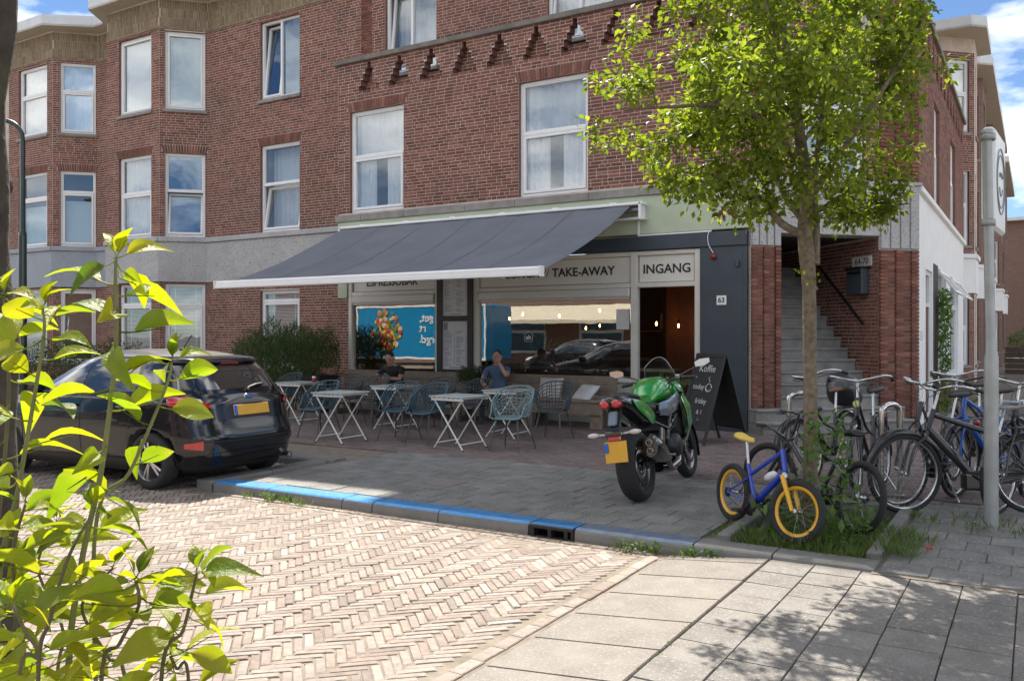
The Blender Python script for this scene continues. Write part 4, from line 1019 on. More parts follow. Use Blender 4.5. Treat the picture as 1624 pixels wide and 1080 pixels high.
t = thing('condiment_jar', 'small red jar on the terrace table by the green bush', 'jar', (-10.72, 11.05, .722))
b = MB(); b.lathe([(0, 0), (.035, 0), (.037, .06), (.03, .075)], 12); b.build('jar', mat('red glass', (.4, .02, .03), .2), t); b = MB(); b.lathe([(.031, .075), (.031, .1), (0, .1)], 12); b.build('lid', m_pvc, t)
t = thing('ashtray', 'pink dish on the table before the wooden bench', 'dish', (-6.78, 11.15, .722)); b = MB(); b.lathe([(0, .006), (.045, .008), (.06, .03), (.055, .032), (.04, 0), (0, 0)], 14); b.build('dish', mat('pink dish', (.45, .12, .14), .4), t)

# ---- long wooden bench against the shop front
bn = thing('wooden_bench', 'long weathered wooden bench running along the shop front', 'bench', (-8.9, 13.05, 0)); BX0, BX1 = -11.95, -5.98
for k in range(3):
    b = MB(); b.rbox(((BX0 + BX1) / 2, 12.70 + .175 * k, .455), (BX1 - BX0, .165, .045), .008); b.build('seat_plank', m_wood, bn, world=True)
for k in range(2):
    b = MB(); b.rbox(((BX0 + BX1) / 2, 13.24 + .03 * k, .60 + .165 * k), (BX1 - BX0 - .02, .035, .155), .006, Matrix.Rotation(R(-10), 3, 'X')); b.build('back_plank', m_wood, bn, world=True)
b = MB(); b.rbox(((BX0 + BX1) / 2, 12.66, .33), (BX1 - BX0 - .04, .03, .19), .005); b.build('front_board', m_wood, bn, world=True)
for x in (BX0 + .14, -10.3, -8.9, -7.4, BX1 - .14):
    for yy in (12.73, 13.2): b = MB(); b.rbox((x, yy, .215), (.2, .09, .43), .008); b.build('leg', m_wood, bn, world=True)
def cushion(x, y, z, rz, col, label, tilt=60, w_=.42):
    b = MB(); k = 12; top = []; 
    for sg in (1, -1):
        rows = []
        for i in range(k + 1):
            u = -1 + 2 * i / k; row = []
            for j in range(k + 1):
                v = -1 + 2 * j / k; e = (1 - u ** 4) * (1 - v ** 4); row.append((u * w_ / 2 * (1 - .05 * (1 - v * v)), v * w_ / 2 * (1 - .05 * (1 - u * u)), sg * .075 * e ** .6))
            rows.append(row)
        b.grid(rows, flip=sg < 0)
    o = b.build('cushion', mat('cloth ' + label[:9], col, .9, var=.1, bump=.2, bscale=200)); o.location = (x, y, z); o.rotation_euler = (R(tilt), 0, R(rz)); tag(o, label, 'cushion', 'cushions on the bench')
cushion(-7.12, 13.0, .62, 12, (.44, .41, .37), 'beige cushion on the bench beside the seated person with the raised arm', 62)
cushion(-6.45, 12.98, .56, -20, (.56, .56, .55), 'pale grey cushion lying at the end of the bench near the doorway', 40)
t = thing('planter_box', 'black planter box with sparse twigs at the end of the bench', 'planter', (-12.35, 12.9, 0))
b = MB(); b.rbox((0, 0, .36), (.5, .6, .72), .01); b.build('box', m_blk, t)
o = MB(); o.rbox((0, 0, 0), (.34, .2, .14), .05); bg_ = o.build('bag', mat('pink cloth', (.45, .22, .18), .8, var=.15, scale=9)); bg_.location = (-12.25, 13.0, .80); tag(bg_, 'pink cloth bag on the black planter box', 'bag')

# ---- chalkboard
m_chalk = mat('chalkboard', (.022, .023, .024), .7, var=.25, scale=6); m_chk = mat('chalk', (.55, .55, .55), .9, var=.2, scale=60)
pa, pb = V((-3.95, 11.66, 0)), V((-3.53, 12.33, 0)); mid = (pa + pb) / 2; sd = (pb - pa).normalized(); wd = V((-sd.y, sd.x, 0))
ab = thing('chalkboard_sign', 'black folding chalkboard with white chalk drawing standing by the doorway', 'chalkboard', mid); half = (pb - pa).length / 2; HB = 1.27
for sg, nm in ((-1, 'front_board'), (1, 'rear_board')):
    up_ = (V((0, 0, HB)) - sd * sg * half); ln = up_.length; up_.normalize(); nn = wd.cross(up_) * (-sg); nn = nn if nn.dot(sd * sg) > 0 else -nn
    F_ = Frame(sd * sg * half, wd, nn); F_.p = (lambda up_, nn, sg: lambda a, z, d=0: sd * sg * half + wd * a + up_ * z + nn * d)(up_, nn, sg)
    F_.rot = (lambda up_, nn: lambda: Matrix((wd, -nn, up_)).transposed())(up_, nn)
    b = MB()
    for (a0, a1, z0, z1) in ((0, .05, 0, ln), (.60, .65, 0, ln), (.05, .60, ln - .06, ln), (.05, .60, .20, .26)): F_.box(b, a0, a1, z0, z1, -.01, .014, 0, .004)
    fr_ = b.build(nm, m_blk, ab); b = MB(); F_.box(b, .05, .60, .26, ln - .06, -.006, .004); b.build('panel', m_chalk, fr_)
    if sg < 0:
        M = Matrix.Translation(F_.p(.325, 0, .006)) @ Matrix((-wd, up_, nn)).transposed().to_4x4()
        for s_, z, sz, dx in (('Koffie', 1.10, .15, 0), ('today', .83, .11, -.10), ('friday', .62, .11, .02), ('& 1', .46, .09, .04), (':-', .36, .08, .05)): text(s_, sz, 'chalk_writing', m_chk, fr_, M @ Matrix.Translation((dx, z, 0)), ext=.001)
        b = MB()
        for k in range(3): b.tube([M @ V((.12 + .055 * math.cos(a) * (1 + k * .12), .83 + .05 * math.sin(a) * (1 + k * .1) - k * .004, .001)) for a in [q * .45 for q in range(14)]], .004, 4)
        b.tube([M @ V((.10 + .02 * math.sin(q * 1.1), .90 + .014 * q, .001)) for q in range(7)], .004, 4); b.build('cup_drawing', m_chk, fr_)
# ================================================================ parked hatchback (local x forwards, y to its left, z up)
m_paint = mat('black car paint', (.005, .006, .010), .15, spec=.4, coat=.6, var=.05); m_roof = mat('dusty roof', (.035, .03, .027), .35, coat=.5, var=.25, scale=3)
m_plast = mat('black plastic', (.018, .018, .019), .55, var=.1); m_tyre = mat('tyre', (.022, .022, .023), .85, var=.15, scale=15, bump=.3, bscale=60); m_chrome = mat('chrome', (.75, .75, .76), .12, metal=1, var=0)
m_cglass = mat('tinted car glass', (.012, .016, .018), .04, spec=1.0, coat=.8, var=0); m_red = mat('tail lamp', (.42, .008, .012), .12, coat=.8, spec=.7, var=.1, scale=20); m_lamp = mat('lamp lens', (.55, .5, .48), .1, coat=.8)
m_plate = mat('yellow plate', (.62, .33, .03), .45, var=.05); m_eu = mat('blue strip', (.01, .10, .42), .45); m_alloy = mat('alloy', (.5, .5, .5), .3, metal=.9, var=.05)
LV = [(.17, -1.78, 1.84, .77), (.24, -1.93, 1.95, .82), (.34, -1.985, 2.0, .845), (.45, -2.01, 2.015, .858), (.56, -2.012, 2.02, .865), (.63, -1.985, 2.015, .868), (.72, -1.955, 1.98, .866), (.80, -1.935, 1.82, .862), (.88, -1.915, 1.52, .856), (.95, -1.895, 1.18, .845), (1.0, -1.875, .98, .825),
      (1.06, -1.84, .87, .80), (1.15, -1.765, .69, .757), (1.24, -1.685, .50, .715), (1.32, -1.58, .32, .668), (1.38, -1.42, .16, .615), (1.42, -1.22, .02, .55), (1.45, -.98, -.10, .46), (1.468, -.74, -.22, .33), (1.477, -.52, -.34, .12)]
def lv(z):
    for a, b in zip(LV, LV[1:]):
        if z <= b[0]: t = (z - a[0]) / (b[0] - a[0]); return [p + (q - p) * t for p, q in zip(a, b)]
    return LV[-1]
def cs(ph, z, off=0):
    """point on the body: ph angle in plan (0 = nose, pi = tail), height z"""
    _, xr, xf, w_ = lv(z); xc, a = (xr + xf) / 2, (xf - xr) / 2; p = 5.2 if z < .95 else 4.0
    c, s = math.cos(ph), math.sin(ph); r = (abs(c) ** p + abs(s) ** p) ** (-1 / p)
    # squarer parametrisation so that corners are evenly sampled
    v = V((xc + (a + off) * math.copysign(abs(c * r) ** 1.0, c), (w_ + off) * math.copysign(abs(s * r), s), z)); return v
def side_y(x, z, off=0):
    _, xr, xf, w_ = lv(z); xc, a = (xr + xf) / 2, (xf - xr) / 2; p = 5.2 if z < .95 else 4.0
    q = min(.9999, abs((x - xc) / (a + 1e-6))); return (w_ + off) * (1 - q ** p) ** (1 / p)
def tail_x(y, z, off=0):
    _, xr, xf, w_ = lv(z); xc, a = (xr + xf) / 2, (xf - xr) / 2; p = 5.2 if z < .95 else 4.0
    q = min(.9999, abs(y) / w_); return xc - (a + off) * (1 - q ** p) ** (1 / p)
def nose_x(y, z, off=0):
    _, xr, xf, w_ = lv(z); xc, a = (xr + xf) / 2, (xf - xr) / 2; p = 5.2 if z < .95 else 4.0
    q = min(.9999, abs(y) / w_); return xc + (a + off) * (1 - q ** p) ** (1 / p)
def make_car():
    t = thing('parked_car', 'black hatchback parked beside the blue kerb with a yellow rear plate', 'car')
    zs = []
    for a, b in zip(LV, LV[1:]):
        k = 3 if b[0] - a[0] > .045 else 2
        zs += [a[0] + (b[0] - a[0]) * i / k for i in range(k)]
    zs.append(LV[-1][0]); n = 112; rows = [[cs(2 * math.pi * j / n, z) for j in range(n)] for z in zs]
    b = MB(); vs = [p for r in rows for p in r]; fs = []; ms = []
    for i in range(len(zs) - 1):
        for j in range(n): fs.append((i * n + j, i * n + (j + 1) % n, (i + 1) * n + (j + 1) % n, (i + 1) * n + j))
    b.add(vs, fs, 0, True); b.f.append(tuple(range(n))[::-1]); b.m.append(1); b.s.append(False); q = (len(zs) - 1) * n; b.f.append(tuple(range(q, q + n))); b.m.append(0); b.s.append(True)
    for i, f in enumerate(b.f):
        zz = sum(b.v[k][2] for k in f) / len(f)
        if zz > 1.39: b.m[i] = 2
        elif zz < .30: b.m[i] = 1
    body = b.build('body', [m_paint, m_plast, m_roof], t)
    c = MB()
    for ax in (1.19, -1.30):
        for s in (-1, 1): c.tube([(ax, s * .62, .30), (ax, s * 1.1, .30)], .345, 32)
    cut = c.build('cutter', [m_plast]); bo = body.modifiers.new('arches', 'BOOLEAN'); bo.object = cut; bo.operation = 'DIFFERENCE'; bo.solver = 'EXACT'
    dg = bpy.context.evaluated_depsgraph_get(); dg.update(); me = bpy.data.meshes.new_from_object(body.evaluated_get(dg)); body.modifiers.clear(); body.data = me; bpy.data.objects.remove(cut)
    def strip(name, lo, hi, fn, m, k=10, par=None, kv=5):
        b = MB(); rows = []
        for i in range(k + 1):
            u = i / k; a = [lo[0] + (lo[2] - lo[0]) * u, lo[1] + (lo[3] - lo[1]) * u] if len(lo) == 4 else lo(u); h = [hi[0] + (hi[2] - hi[0]) * u, hi[1] + (hi[3] - hi[1]) * u] if len(hi) == 4 else hi(u)
            rows.append([fn(a[0] + (h[0] - a[0]) * j / kv, a[1] + (h[1] - a[1]) * j / kv) for j in range(kv + 1)])
        b.grid(rows); return b.build(name, m, par or t)
    for s in (-1, 1):
        S = lambda x, z, o=.004: V((x, s * side_y(x, z, o), z))
        strip('side_window', (.80, .995, -.16, 1.0), (.30, 1.30, -.16, 1.385), S, m_cglass); strip('side_window', (-.24, 1.0, -1.05, 1.03), (-.24, 1.385, -.98, 1.355), S, m_cglass); strip('side_window', (-1.10, 1.05, -1.50, 1.16), (-1.04, 1.345, -1.36, 1.29), S, m_cglass, 6)
        for x0, z0, x1, z1 in ((.86, .30, .84, .98), (-.20, .30, -.20, .99), (-1.0, .62, -1.10, 1.0)):
            b = MB(); b.tube([S(x0 + (x1 - x0) * k / 10, z0 + (z1 - z0) * k / 10, .001) for k in range(11)], .004, 4); b.build('door_gap', m_plast, t)
        for x in (-.06, -.92):
            b = MB(); p = S(x, .86, .02); b.rbox(p, (.19, .03, .03), .012); b.build('door_handle', m_paint, t)
        b = MB(); b.rbox(S(.66, 1.03, .10), (.13, .19, .13), .045); b.build('mirror', m_paint, t)
        b = MB(); b.tube([S(.9 - 2.35 * k / 20, .985 + .02 * (k / 20), .004) for k in range(21)], .007, 5); b.build('waist_trim', m_plast, t)
        # tail lamp wraps the corner
        b = MB(); rows = []
        for i in range(15):
            u = i / 14; ph = math.pi - s * (R(32) + R(19) * u); zc = .885 + .06 * u; h = .010 + .07 * min(1, u * 1.8) - .10 * max(0, u - .55); rows.append([cs(ph, zc - h + 2 * h * j / 5, .012) for j in range(6)])
        b.grid(rows, flip=s < 0); lamp = b.build('tail_lamp', m_red, t)
        b = MB(); rows = []
        for i in range(7):
            u = i / 6; ph = math.pi - s * (R(36.5) + R(4.5) * u); rows.append([cs(ph, .93 + .02 * u + .03 * j / 3, .016) for j in range(4)])
        b.grid(rows, flip=s < 0); b.build('reversing_lens', m_lamp, lamp)
        b = MB(); rows = []
        for i in range(7):
            u = i / 6; ph = math.pi - s * (R(38.5) + R(7) * u); rows.append([cs(ph, .43 + .02 * u + (.10 - .05 * u) * j / 3, .008) for j in range(4)])
        b.grid(rows, flip=s < 0); b.build('reflector', m_red, t)
        b = MB(); rows = []
        for i in range(9):
            u = i / 8; ph = s * (R(31) + R(18) * u); rows.append([cs(ph, .66 + .02 * u + .12 * j / 3, .006) for j in range(4)])
        b.grid(rows, flip=s > 0); b.build('headlamp', m_lamp, t)
    T = lambda y, z, o=.004: V((tail_x(y, z, o), y, z))
    strip('rear_window', (-.70, 1.055, .70, 1.055), (-.60, 1.31, .60, 1.31), T, m_cglass, 16); strip('windscreen', (-.70, 1.01, .70, 1.01), (-.54, 1.36, .54, 1.36), lambda y, z: V((nose_x(y, z, .004), y, z)), m_cglass, 16)
    b = MB(); rows = []
    for i in range(13):
        y = -.60 + 1.2 * i / 12; x = tail_x(y, 1.33); rows.append([V((x + .26, y, 1.405)), V((x + .02, y, 1.385)), V((x - .06, y, 1.352)), V((x - .05, y, 1.33)), V((x + .02, y, 1.32))])
    b.grid(rows); b.build('spoiler', m_paint, t)
    b = MB(); b.rbox((tail_x(0, 1.33) - .045, 0, 1.326), (.02, .26, .014), .004); b.build('brake_light', m_red, t)
    b = MB(); b.tube([T(0, 1.03, .03), T(-.02, 1.06, .035), T(-.16, 1.085, .03), T(-.26, 1.09, .025)], .013, 6, flat=1.4); b.build('rear_wiper', m_plast, t)
    b = MB(); b.rbox(T(0, .815, -.006), (.02, .62, .17), .03, Matrix.Rotation(R(12), 3, 'Y')); b.build('plate_recess', m_plast, t)
    b = MB(); b.rbox(T(0, .825, .012), (.012, .52, .115), .004, Matrix.Rotation(R(12), 3, 'Y')); pl = b.build('number_plate', m_plate, t)
    b = MB(); b.rbox(T(.235, .825, .0165), (.012, .046, .113), .003, Matrix.Rotation(R(12), 3, 'Y')); b.build('blue_strip', m_eu, pl)
    ax = (T(0, .9, 1) - T(0, .9, 0)).normalized()
    b = MB(); b.ball(T(0, .965, .008), .075, 16, 8, sc_=(.16, 1, .42)); em = b.build('emblem', m_chrome, t); b = MB(); b.ball(T(0, .965, .012), .068, 16, 8, sc_=(.16, 1, .38)); b.build('badge', m_eu, em)
    text('Ford', .04, 'badge_lettering', m_chrome, em, Matrix.Translation(T(0, .965, .026)) @ Matrix(((0, 0, -1), (-1, 0, 0), (0, 1, 0))).to_4x4(), ext=.001)
    text('FIESTA', .042, 'model_lettering', m_chrome, t, Matrix.Translation(T(.34, .70, .006)) @ Matrix.Rotation(R(8), 4, 'Z') @ Matrix(((0, 0, -1), (-1, 0, 0), (0, 1, 0))).to_4x4(), ext=.001, xs=1.3)
    b = MB(); rows = []
    for i in range(25):
        y = -.80 + 1.6 * i / 24; zt = .40 - .06 * (abs(y) / .8) ** 4; rows.append([T(y, .255, .012), T(y, .31, .016), T(y, zt, .008)])
    b.grid(rows); b.build('lower_bumper', m_paint, t)
    b = MB(); b.tube([(-1.86, -.52, .27), (-2.02, -.52, .262)], .035, 14, caps=False); b.tube([(-1.86, -.52, .27), (-2.015, -.52, .262)], .029, 14); b.build('exhaust', m_chrome, t)
    b = MB(); b.tube([T(y / 12, .505 + .018 * abs(y / 10), .003) for y in range(-9, 10)], .006, 4); b.build('bumper_crease', m_plast, t)
    b = MB(); b.ball((-.85, .0, 1.468), .05, 10, 6, sc_=(1.3, .6, .5)); b.tube([(-.85, 0, 1.475), (-1.0, 0, 1.64)], .006, 6); b.build('antenna', m_plast, t)
    # wheels
    for ax in (1.19, -1.30):
        for s in (-1, 1):
            w_ = bpy.data.objects.new('wheel', None); C.objects.link(w_); w_.parent = t; w_.location = (ax, s * .755, .302); w_.empty_display_size = .1
            b = MB(); b.lathe([(.205, -.085), (.24, -.10), (.285, -.095), (.299, -.075), (.302, 0), (.299, .075), (.285, .095), (.24, .10), (.205, .085)], 36, axis=(0, s, 0)); b.build('tyre', m_tyre, w_)
            b = MB(); b.lathe([(.208, .088), (.2, .075), (.19, .02), (.19, -.07)], 32, axis=(0, s, 0)); b.lathe([(0, .0), (.19, .0)], 24, axis=(0, s, 0), m=1)
            for k in range(5):
                for e in (-.16, .16):
                    a = 2 * math.pi * k / 5; p0 = V((math.cos(a + e * .6) * .03, s * .075, math.sin(a + e * .6) * .03)); p1 = V((math.cos(a + e) * .2, s * .07, math.sin(a + e) * .2)); b.bar(p0, p1, .026, .02, up=(0, 1, 0), bev=.006)
            b.lathe([(0, .09), (.03, .088), (.045, .07)], 16, axis=(0, s, 0)); b.build('rim', [m_alloy, m_plast], w_)
    return t
car = make_car(); cyaw = R(180 + 3); car.location = (-9.40, 6.62, -.10); car.rotation_euler = (0, 0, cyaw)
# ================================================================ motorcycle (local x forwards, y left, z up; origin under the rear axle)
m_kg = mat('green metallic', (.015, .27, .03), .2, metal=.15, coat=1.0, spec=.6, var=.05); m_kb = mat('gloss black', (.008, .008, .009), .2, coat=.8, var=.05); m_grey = mat('grey fairing', (.20, .24, .28), .25, metal=.5, coat=.6, var=.08)
m_eng = mat('engine metal', (.045, .045, .047), .45, metal=.7, var=.2, scale=14); m_ss = mat('brushed steel', (.34, .33, .32), .32, metal=1, var=.1); m_seat = mat('seat vinyl', (.015, .015, .016), .55, var=.1, bump=.15)
m_clear = glass('clear lens', 1.5, (.88, .9, .9))
def ring(x, zc, w_, h, p=2.4, n=18, yc=0, tw=0):
    out = []
    for i in range(n):
        a = 2 * math.pi * i / n; c, s = math.cos(a), math.sin(a); r = (abs(c) ** p + abs(s) ** p) ** (-1 / p); out.append(V((x, yc + w_ * c * r, zc + h * s * r)))
    return out
def loft(b, rings, m=0, caps=True):
    n = len(rings[0]); vs = [p for r in rings for p in r]; fs = []
    for i in range(len(rings) - 1):
        for j in range(n): fs.append((i * n + j, i * n + (j + 1) % n, (i + 1) * n + (j + 1) % n, (i + 1) * n + j))
    b.add(vs, fs, m, True)
    if caps: b.add(rings[0], [tuple(range(n))[::-1]], m, True); b.add(rings[-1], [tuple(range(n))], m, True)
    return b
mo = thing('motorcycle', 'green and black sport motorcycle with twin red tail lights and yellow plate', 'motorcycle')
WB = 1.56
def mwheel(x, Rr, half, rim, name, disc):
    w_ = bpy.data.objects.new(name, None); C.objects.link(w_); w_.parent = mo; w_.location = (x, 0, Rr); w_.empty_display_size = .1
    prof = [(rim, -half * .62), (rim + .025, -half * .92)] + [(Rr - (Rr - rim - .035) * (1 - math.cos(a)) * .9, half * math.sin(a)) for a in [R(q) for q in (-88, -66, -44, -22, 0, 22, 44, 66, 88)]] + [(rim + .025, half * .92), (rim, half * .62)]
    b = MB(); b.lathe(prof, 48, axis=(0, 1, 0)); ty = b.build('tyre', m_tyre, w_)
    b = MB()
    for k in range(26):                                   # tread grooves
        for s in (-1, 1):
            a = 2 * math.pi * (k + (.5 if s > 0 else 0)) / 26
            pts = []
            for q in range(5):
                e = R(12 + 14 * q); rr = Rr - (Rr - rim - .035) * (1 - math.cos(e)) * .9 + .0006; aa = a + .05 * q; pts.append((rr * math.cos(aa), s * half * math.sin(e), rr * math.sin(aa)))
            b.tube(pts, .0035, 4)
    b.build('tread_groove', m_rubber, ty)
    b = MB(); b.lathe([(rim + .004, -half * .66), (rim + .004, -half * .60), (rim - .02, -half * .55), (rim - .02, half * .55), (rim + .004, half * .60), (rim + .004, half * .66)], 40, axis=(0, 1, 0)); b.lathe([(0, -.06), (.05, -.06), (.05, .06), (0, .06)], 18, axis=(0, 1, 0), m=1)
    for k in range(5):
        a = 2 * math.pi * k / 5
        for e in (-.14, .14): b.bar((math.cos(a) * .04, 0, math.sin(a) * .04), (math.cos(a + e) * (rim - .012), 0, math.sin(a + e) * (rim - .012)), .03, .022, up=(0, 1, 0), m=1, bev=.006)
    b.build('rim', [m_ss, m_kb], w_)
    b = MB()
    for s in disc: b.lathe([(.07, s * .055), (.15, s * .055), (.15, s * .060), (.07, s * .060), (.07, s * .055)], 32, axis=(0, 1, 0))
    b.build('brake_disc', m_ss, w_); return w_
mwheel(0, .322, .095, .222, 'rear_wheel', (-1,)); mwheel(WB, .30, .06, .222, 'front_wheel', (-1, 1))
def part(nm, b, m, par=None): return b.build(nm, m, par or mo)
b = MB(); b.bar((0, .11, .32), (.56, .11, .40), .05, .09, bev=.012); b.bar((0, -.11, .32), (.56, -.11, .40), .04, .07, bev=.012); b.tube([(.56, -.14, .42), (.56, .14, .42)], .05, 10); part('swingarm', b, m_eng)
# tail unit: rises to the rear
b = MB(); loft(b, [ring(-.42, .965, .03, .018, 2.2), ring(-.40, .955, .105, .045), ring(-.30, .935, .125, .075), ring(-.12, .895, .14, .10), ring(.06, .84, .145, .125), ring(.24, .78, .14, .13), ring(.40, .74, .12, .10)]); part('tail_fairing', b, m_kb)
b = MB(); loft(b, [ring(-.30, .99, .06, .02), ring(-.16, .985, .115, .035), ring(.02, .955, .13, .04), ring(.12, .915, .11, .035)]); part('pillion_seat', b, m_seat)
b = MB(); loft(b, [ring(.10, .90, .10, .05), ring(.22, .845, .15, .05), ring(.40, .825, .14, .05), ring(.56, .86, .10, .05)]); part('seat', b, m_seat)
for s in (-1, 1):
    b = MB(); rows = [[V((-.20, s * .142, .95)), V((-.18, s * .150, .90)), V((-.10, s * .150, .84))], [V((0, s * .158, .92)), V((.0, s * .168, .84)), V((.05, s * .16, .76))], [V((.20, s * .158, .84)), V((.20, s * .17, .76)), V((.22, s * .15, .68))], [V((.38, s * .13, .78)), V((.38, s * .135, .73)), V((.36, s * .13, .68))]]
    b.grid(rows, flip=s < 0); b.grid([[p + V((0, -s * .01, 0)) for p in r] for r in rows], flip=s > 0); part('side_cover', b, m_kg)
b = MB(); loft(b, [ring(.44, .90, .10, .06), ring(.52, .945, .135, .09, 2.6), ring(.64, .985, .165, .125, 2.8), ring(.78, .985, .18, .14, 3.0), ring(.92, .965, .165, .135, 2.8), ring(1.02, .93, .11, .10)], 0); part('fuel_tank', b, m_kg)
for s in (-1, 1):
    b = MB(); rows = [[V((.50, s * .15, .86)), V((.46, s * .155, .79)), V((.52, s * .14, .74))], [V((.66, s * .195, .88)), V((.64, s * .20, .80)), V((.66, s * .18, .72))], [V((.86, s * .205, .92)), V((.86, s * .22, .84)), V((.84, s * .20, .76))], [V((1.02, s * .18, .95)), V((1.04, s * .20, .90)), V((1.04, s * .19, .84))]]
    b.grid(rows, flip=s < 0); b.grid([[p + V((0, -s * .012, 0)) for p in r] for r in rows], flip=s > 0); part('tank_skirt', b, m_grey)
# trellis frame
b = MB()
for s in (-1, 1):
    A, B_, Cc, D, E = V((1.06, s * .07, .93)), V((.60, s * .17, .60)), V((.92, s * .17, .72)), V((.56, s * .15, .42)), V((.72, s * .19, .80))
    for p, q in ((A, Cc), (Cc, B_), (A, E), (E, B_), (E, Cc), (B_, D), (V((1.0, s * .1, .8)), V((.70, s * .18, .64)))): b.tube([p, q], .016, 8)
    b.tube([B_, V((.2, s * .1, .74)), V((-.2, s * .08, .86))], .014, 8)
part('frame', b, m_kb)
b = MB(); b.rbox((.78, 0, .43), (.42, .34, .26), .05); b.rbox((.90, 0, .62), (.26, .36, .22), .03, Matrix.Rotation(R(20), 3, 'Y')); b.lathe([(0, -.25), (.09, -.245), (.115, -.22), (.12, -.15)], 24, (.66, 0, .43), (0, 1, 0)); b.lathe([(0, .25), (.08, .245), (.105, .22), (.11, .15)], 24, (.68, 0, .43), (0, 1, 0)); b.lathe([(0, -.225), (.06, -.22), (.07, -.15)], 18, (.86, 0, .40), (0, 1, 0))
for k in range(6): b.rbox((.90 + .004 * k, 0, .545 + .028 * k), (.29, .375, .010), .003, Matrix.Rotation(R(20), 3, 'Y'))
for s in (-1, 1):
    for k in range(9): a = k * .7; b.lathe([(0, .006), (.009, .006), (.009, 0)], 6, (.66 + .105 * math.cos(a), s * .232, .43 + .105 * math.sin(a)), (0, s, 0))
part('engine', b, m_eng)
b = MB(); b.rbox((1.12, 0, .60), (.05, .34, .30), .01, Matrix.Rotation(R(8), 3, 'Y')); part('radiator', b, m_kb)
b = MB(); loft(b, [ring(.50, .24, .10, .05), ring(.70, .21, .14, .06), ring(.95, .23, .14, .07), ring(1.14, .34, .10, .08)]); part('belly_pan', b, m_kb)
for s in (-1, 1):
    b = MB(); rows = [[V((.98, s * .23, .88)), V((1.02, s * .25, .72)), V((1.03, s * .245, .56)), V((.98, s * .20, .42))], [V((1.14, s * .20, .93)), V((1.15, s * .26, .78)), V((1.15, s * .255, .60)), V((1.08, s * .2, .44))], [V((1.28, s * .14, .94)), V((1.27, s * .22, .82)), V((1.22, s * .23, .66)), V((1.12, s * .17, .48))]]
    b.grid(rows, flip=s < 0); b.grid([[p + V((0, -s * .014, 0)) for p in r] for r in rows], flip=s > 0); part('side_fairing', b, m_kg)
b = MB(); loft(b, [ring(1.10, .97, .13, .09), ring(1.22, .96, .17, .12), ring(1.36, .92, .15, .11), ring(1.47, .87, .08, .07), ring(1.52, .85, .03, .03)]); part('front_cowl', b, m_kg)
b = MB(); rows = []
for i in range(11):
    u = -1 + .2 * i; rows.append([V((1.16 + .20 * (1 - u * u) * (1 - v * .55) - .12 * v, u * (.185 - .045 * v), 1.02 + v * (.30 - .10 * u * u))) for v in (0, .25, .5, .75, 1)])
b.grid(rows); ws = part('windscreen', b, m_clear)
b = MB(); b.tube([rows[0][k] for k in range(5)] + [rows[i][4] for i in range(1, 10)] + [rows[10][k] for k in range(4, -1, -1)], .0045, 6); b.build('screen_edge', m_grey, ws)
# forks, bars, mirrors
for s in (-1, 1):
    b = MB(); b.tube([(WB - .02, s * .095, .30), (WB - .16, s * .095, .62)], .030, 12); b.tube([(WB - .16, s * .095, .60), (WB - .40, s * .095, 1.04)], .026, 12); part('fork_leg', b, m_eng)
    b = MB(); b.tube(smooth_path([(1.10, s * .09, 1.05), (1.08, s * .20, 1.085), (1.02, s * .36, 1.07)], 4), .013, 8); hb = part('handlebar', b, m_kb)
    b = MB(); b.tube([(1.045, s * .27, 1.078), (1.00, s * .40, 1.066)], .019, 10); b.build('grip', m_rubber, hb); b = MB(); b.tube([(1.09, s * .22, 1.09), (1.12, s * .30, 1.07), (1.07, s * .40, 1.06)], .006, 6); b.rbox((1.07, s * .20, 1.09), (.06, .05, .05), .01); b.build('lever', m_ss, hb)
    b = MB(); b.tube(smooth_path([(1.07, s * .22, 1.10), (1.10, s * .32, 1.14), (1.10, s * .43, 1.17)], 4), .008, 6); ms_ = part('mirror', b, m_kb)
    b = MB(); pl = [(-.075, -.026), (.015, -.036), (.075, -.014), (.078, .03), (-.015, .04), (-.075, .022)]; M = Matrix.Translation((1.09, s * .47, 1.20)) @ Matrix.Rotation(R(s * 6), 4, 'X') @ Matrix(((0, 0, 1), (s, 0, 0), (0, 1, 0))).to_4x4(); b.prism(pl, M, -.012, .012); b.build('mirror_head', m_chrome if s > 0 else m_alu, ms_)
    b = MB(); b.tube([(-.40, s * .02, .66), (-.41, s * .15, .665)], .009, 6); b.ball((-.42, s * .20, .668), .03, 10, 6, sc_=(.8, 2.0, .8)); part('turn_signal', b, [m_lamp])
    b = MB(); b.tube([(.42, s * .15, .40), (.36, s * .24, .37)], .012, 6); b.bar((.34, s * .20, .365), (.34, s * .29, .365), .03, .02, bev=.005); part('footpeg', b, m_ss)
b = MB(); b.rbox((1.14, 0, 1.06), (.05, .16, .09), .012, Matrix.Rotation(R(-30), 3, 'Y')); part('dashboard', b, m_kb)
b = MB(); rows = []
for i in range(13):
    a = R(-20 + 130 * i / 12); rows.append([V((WB + .325 * math.cos(a), y, .30 + .325 * math.sin(a))) for y in (-.07, -.05, 0, .05, .07)])
b.grid(rows); part('front_mudguard', b, m_kb)
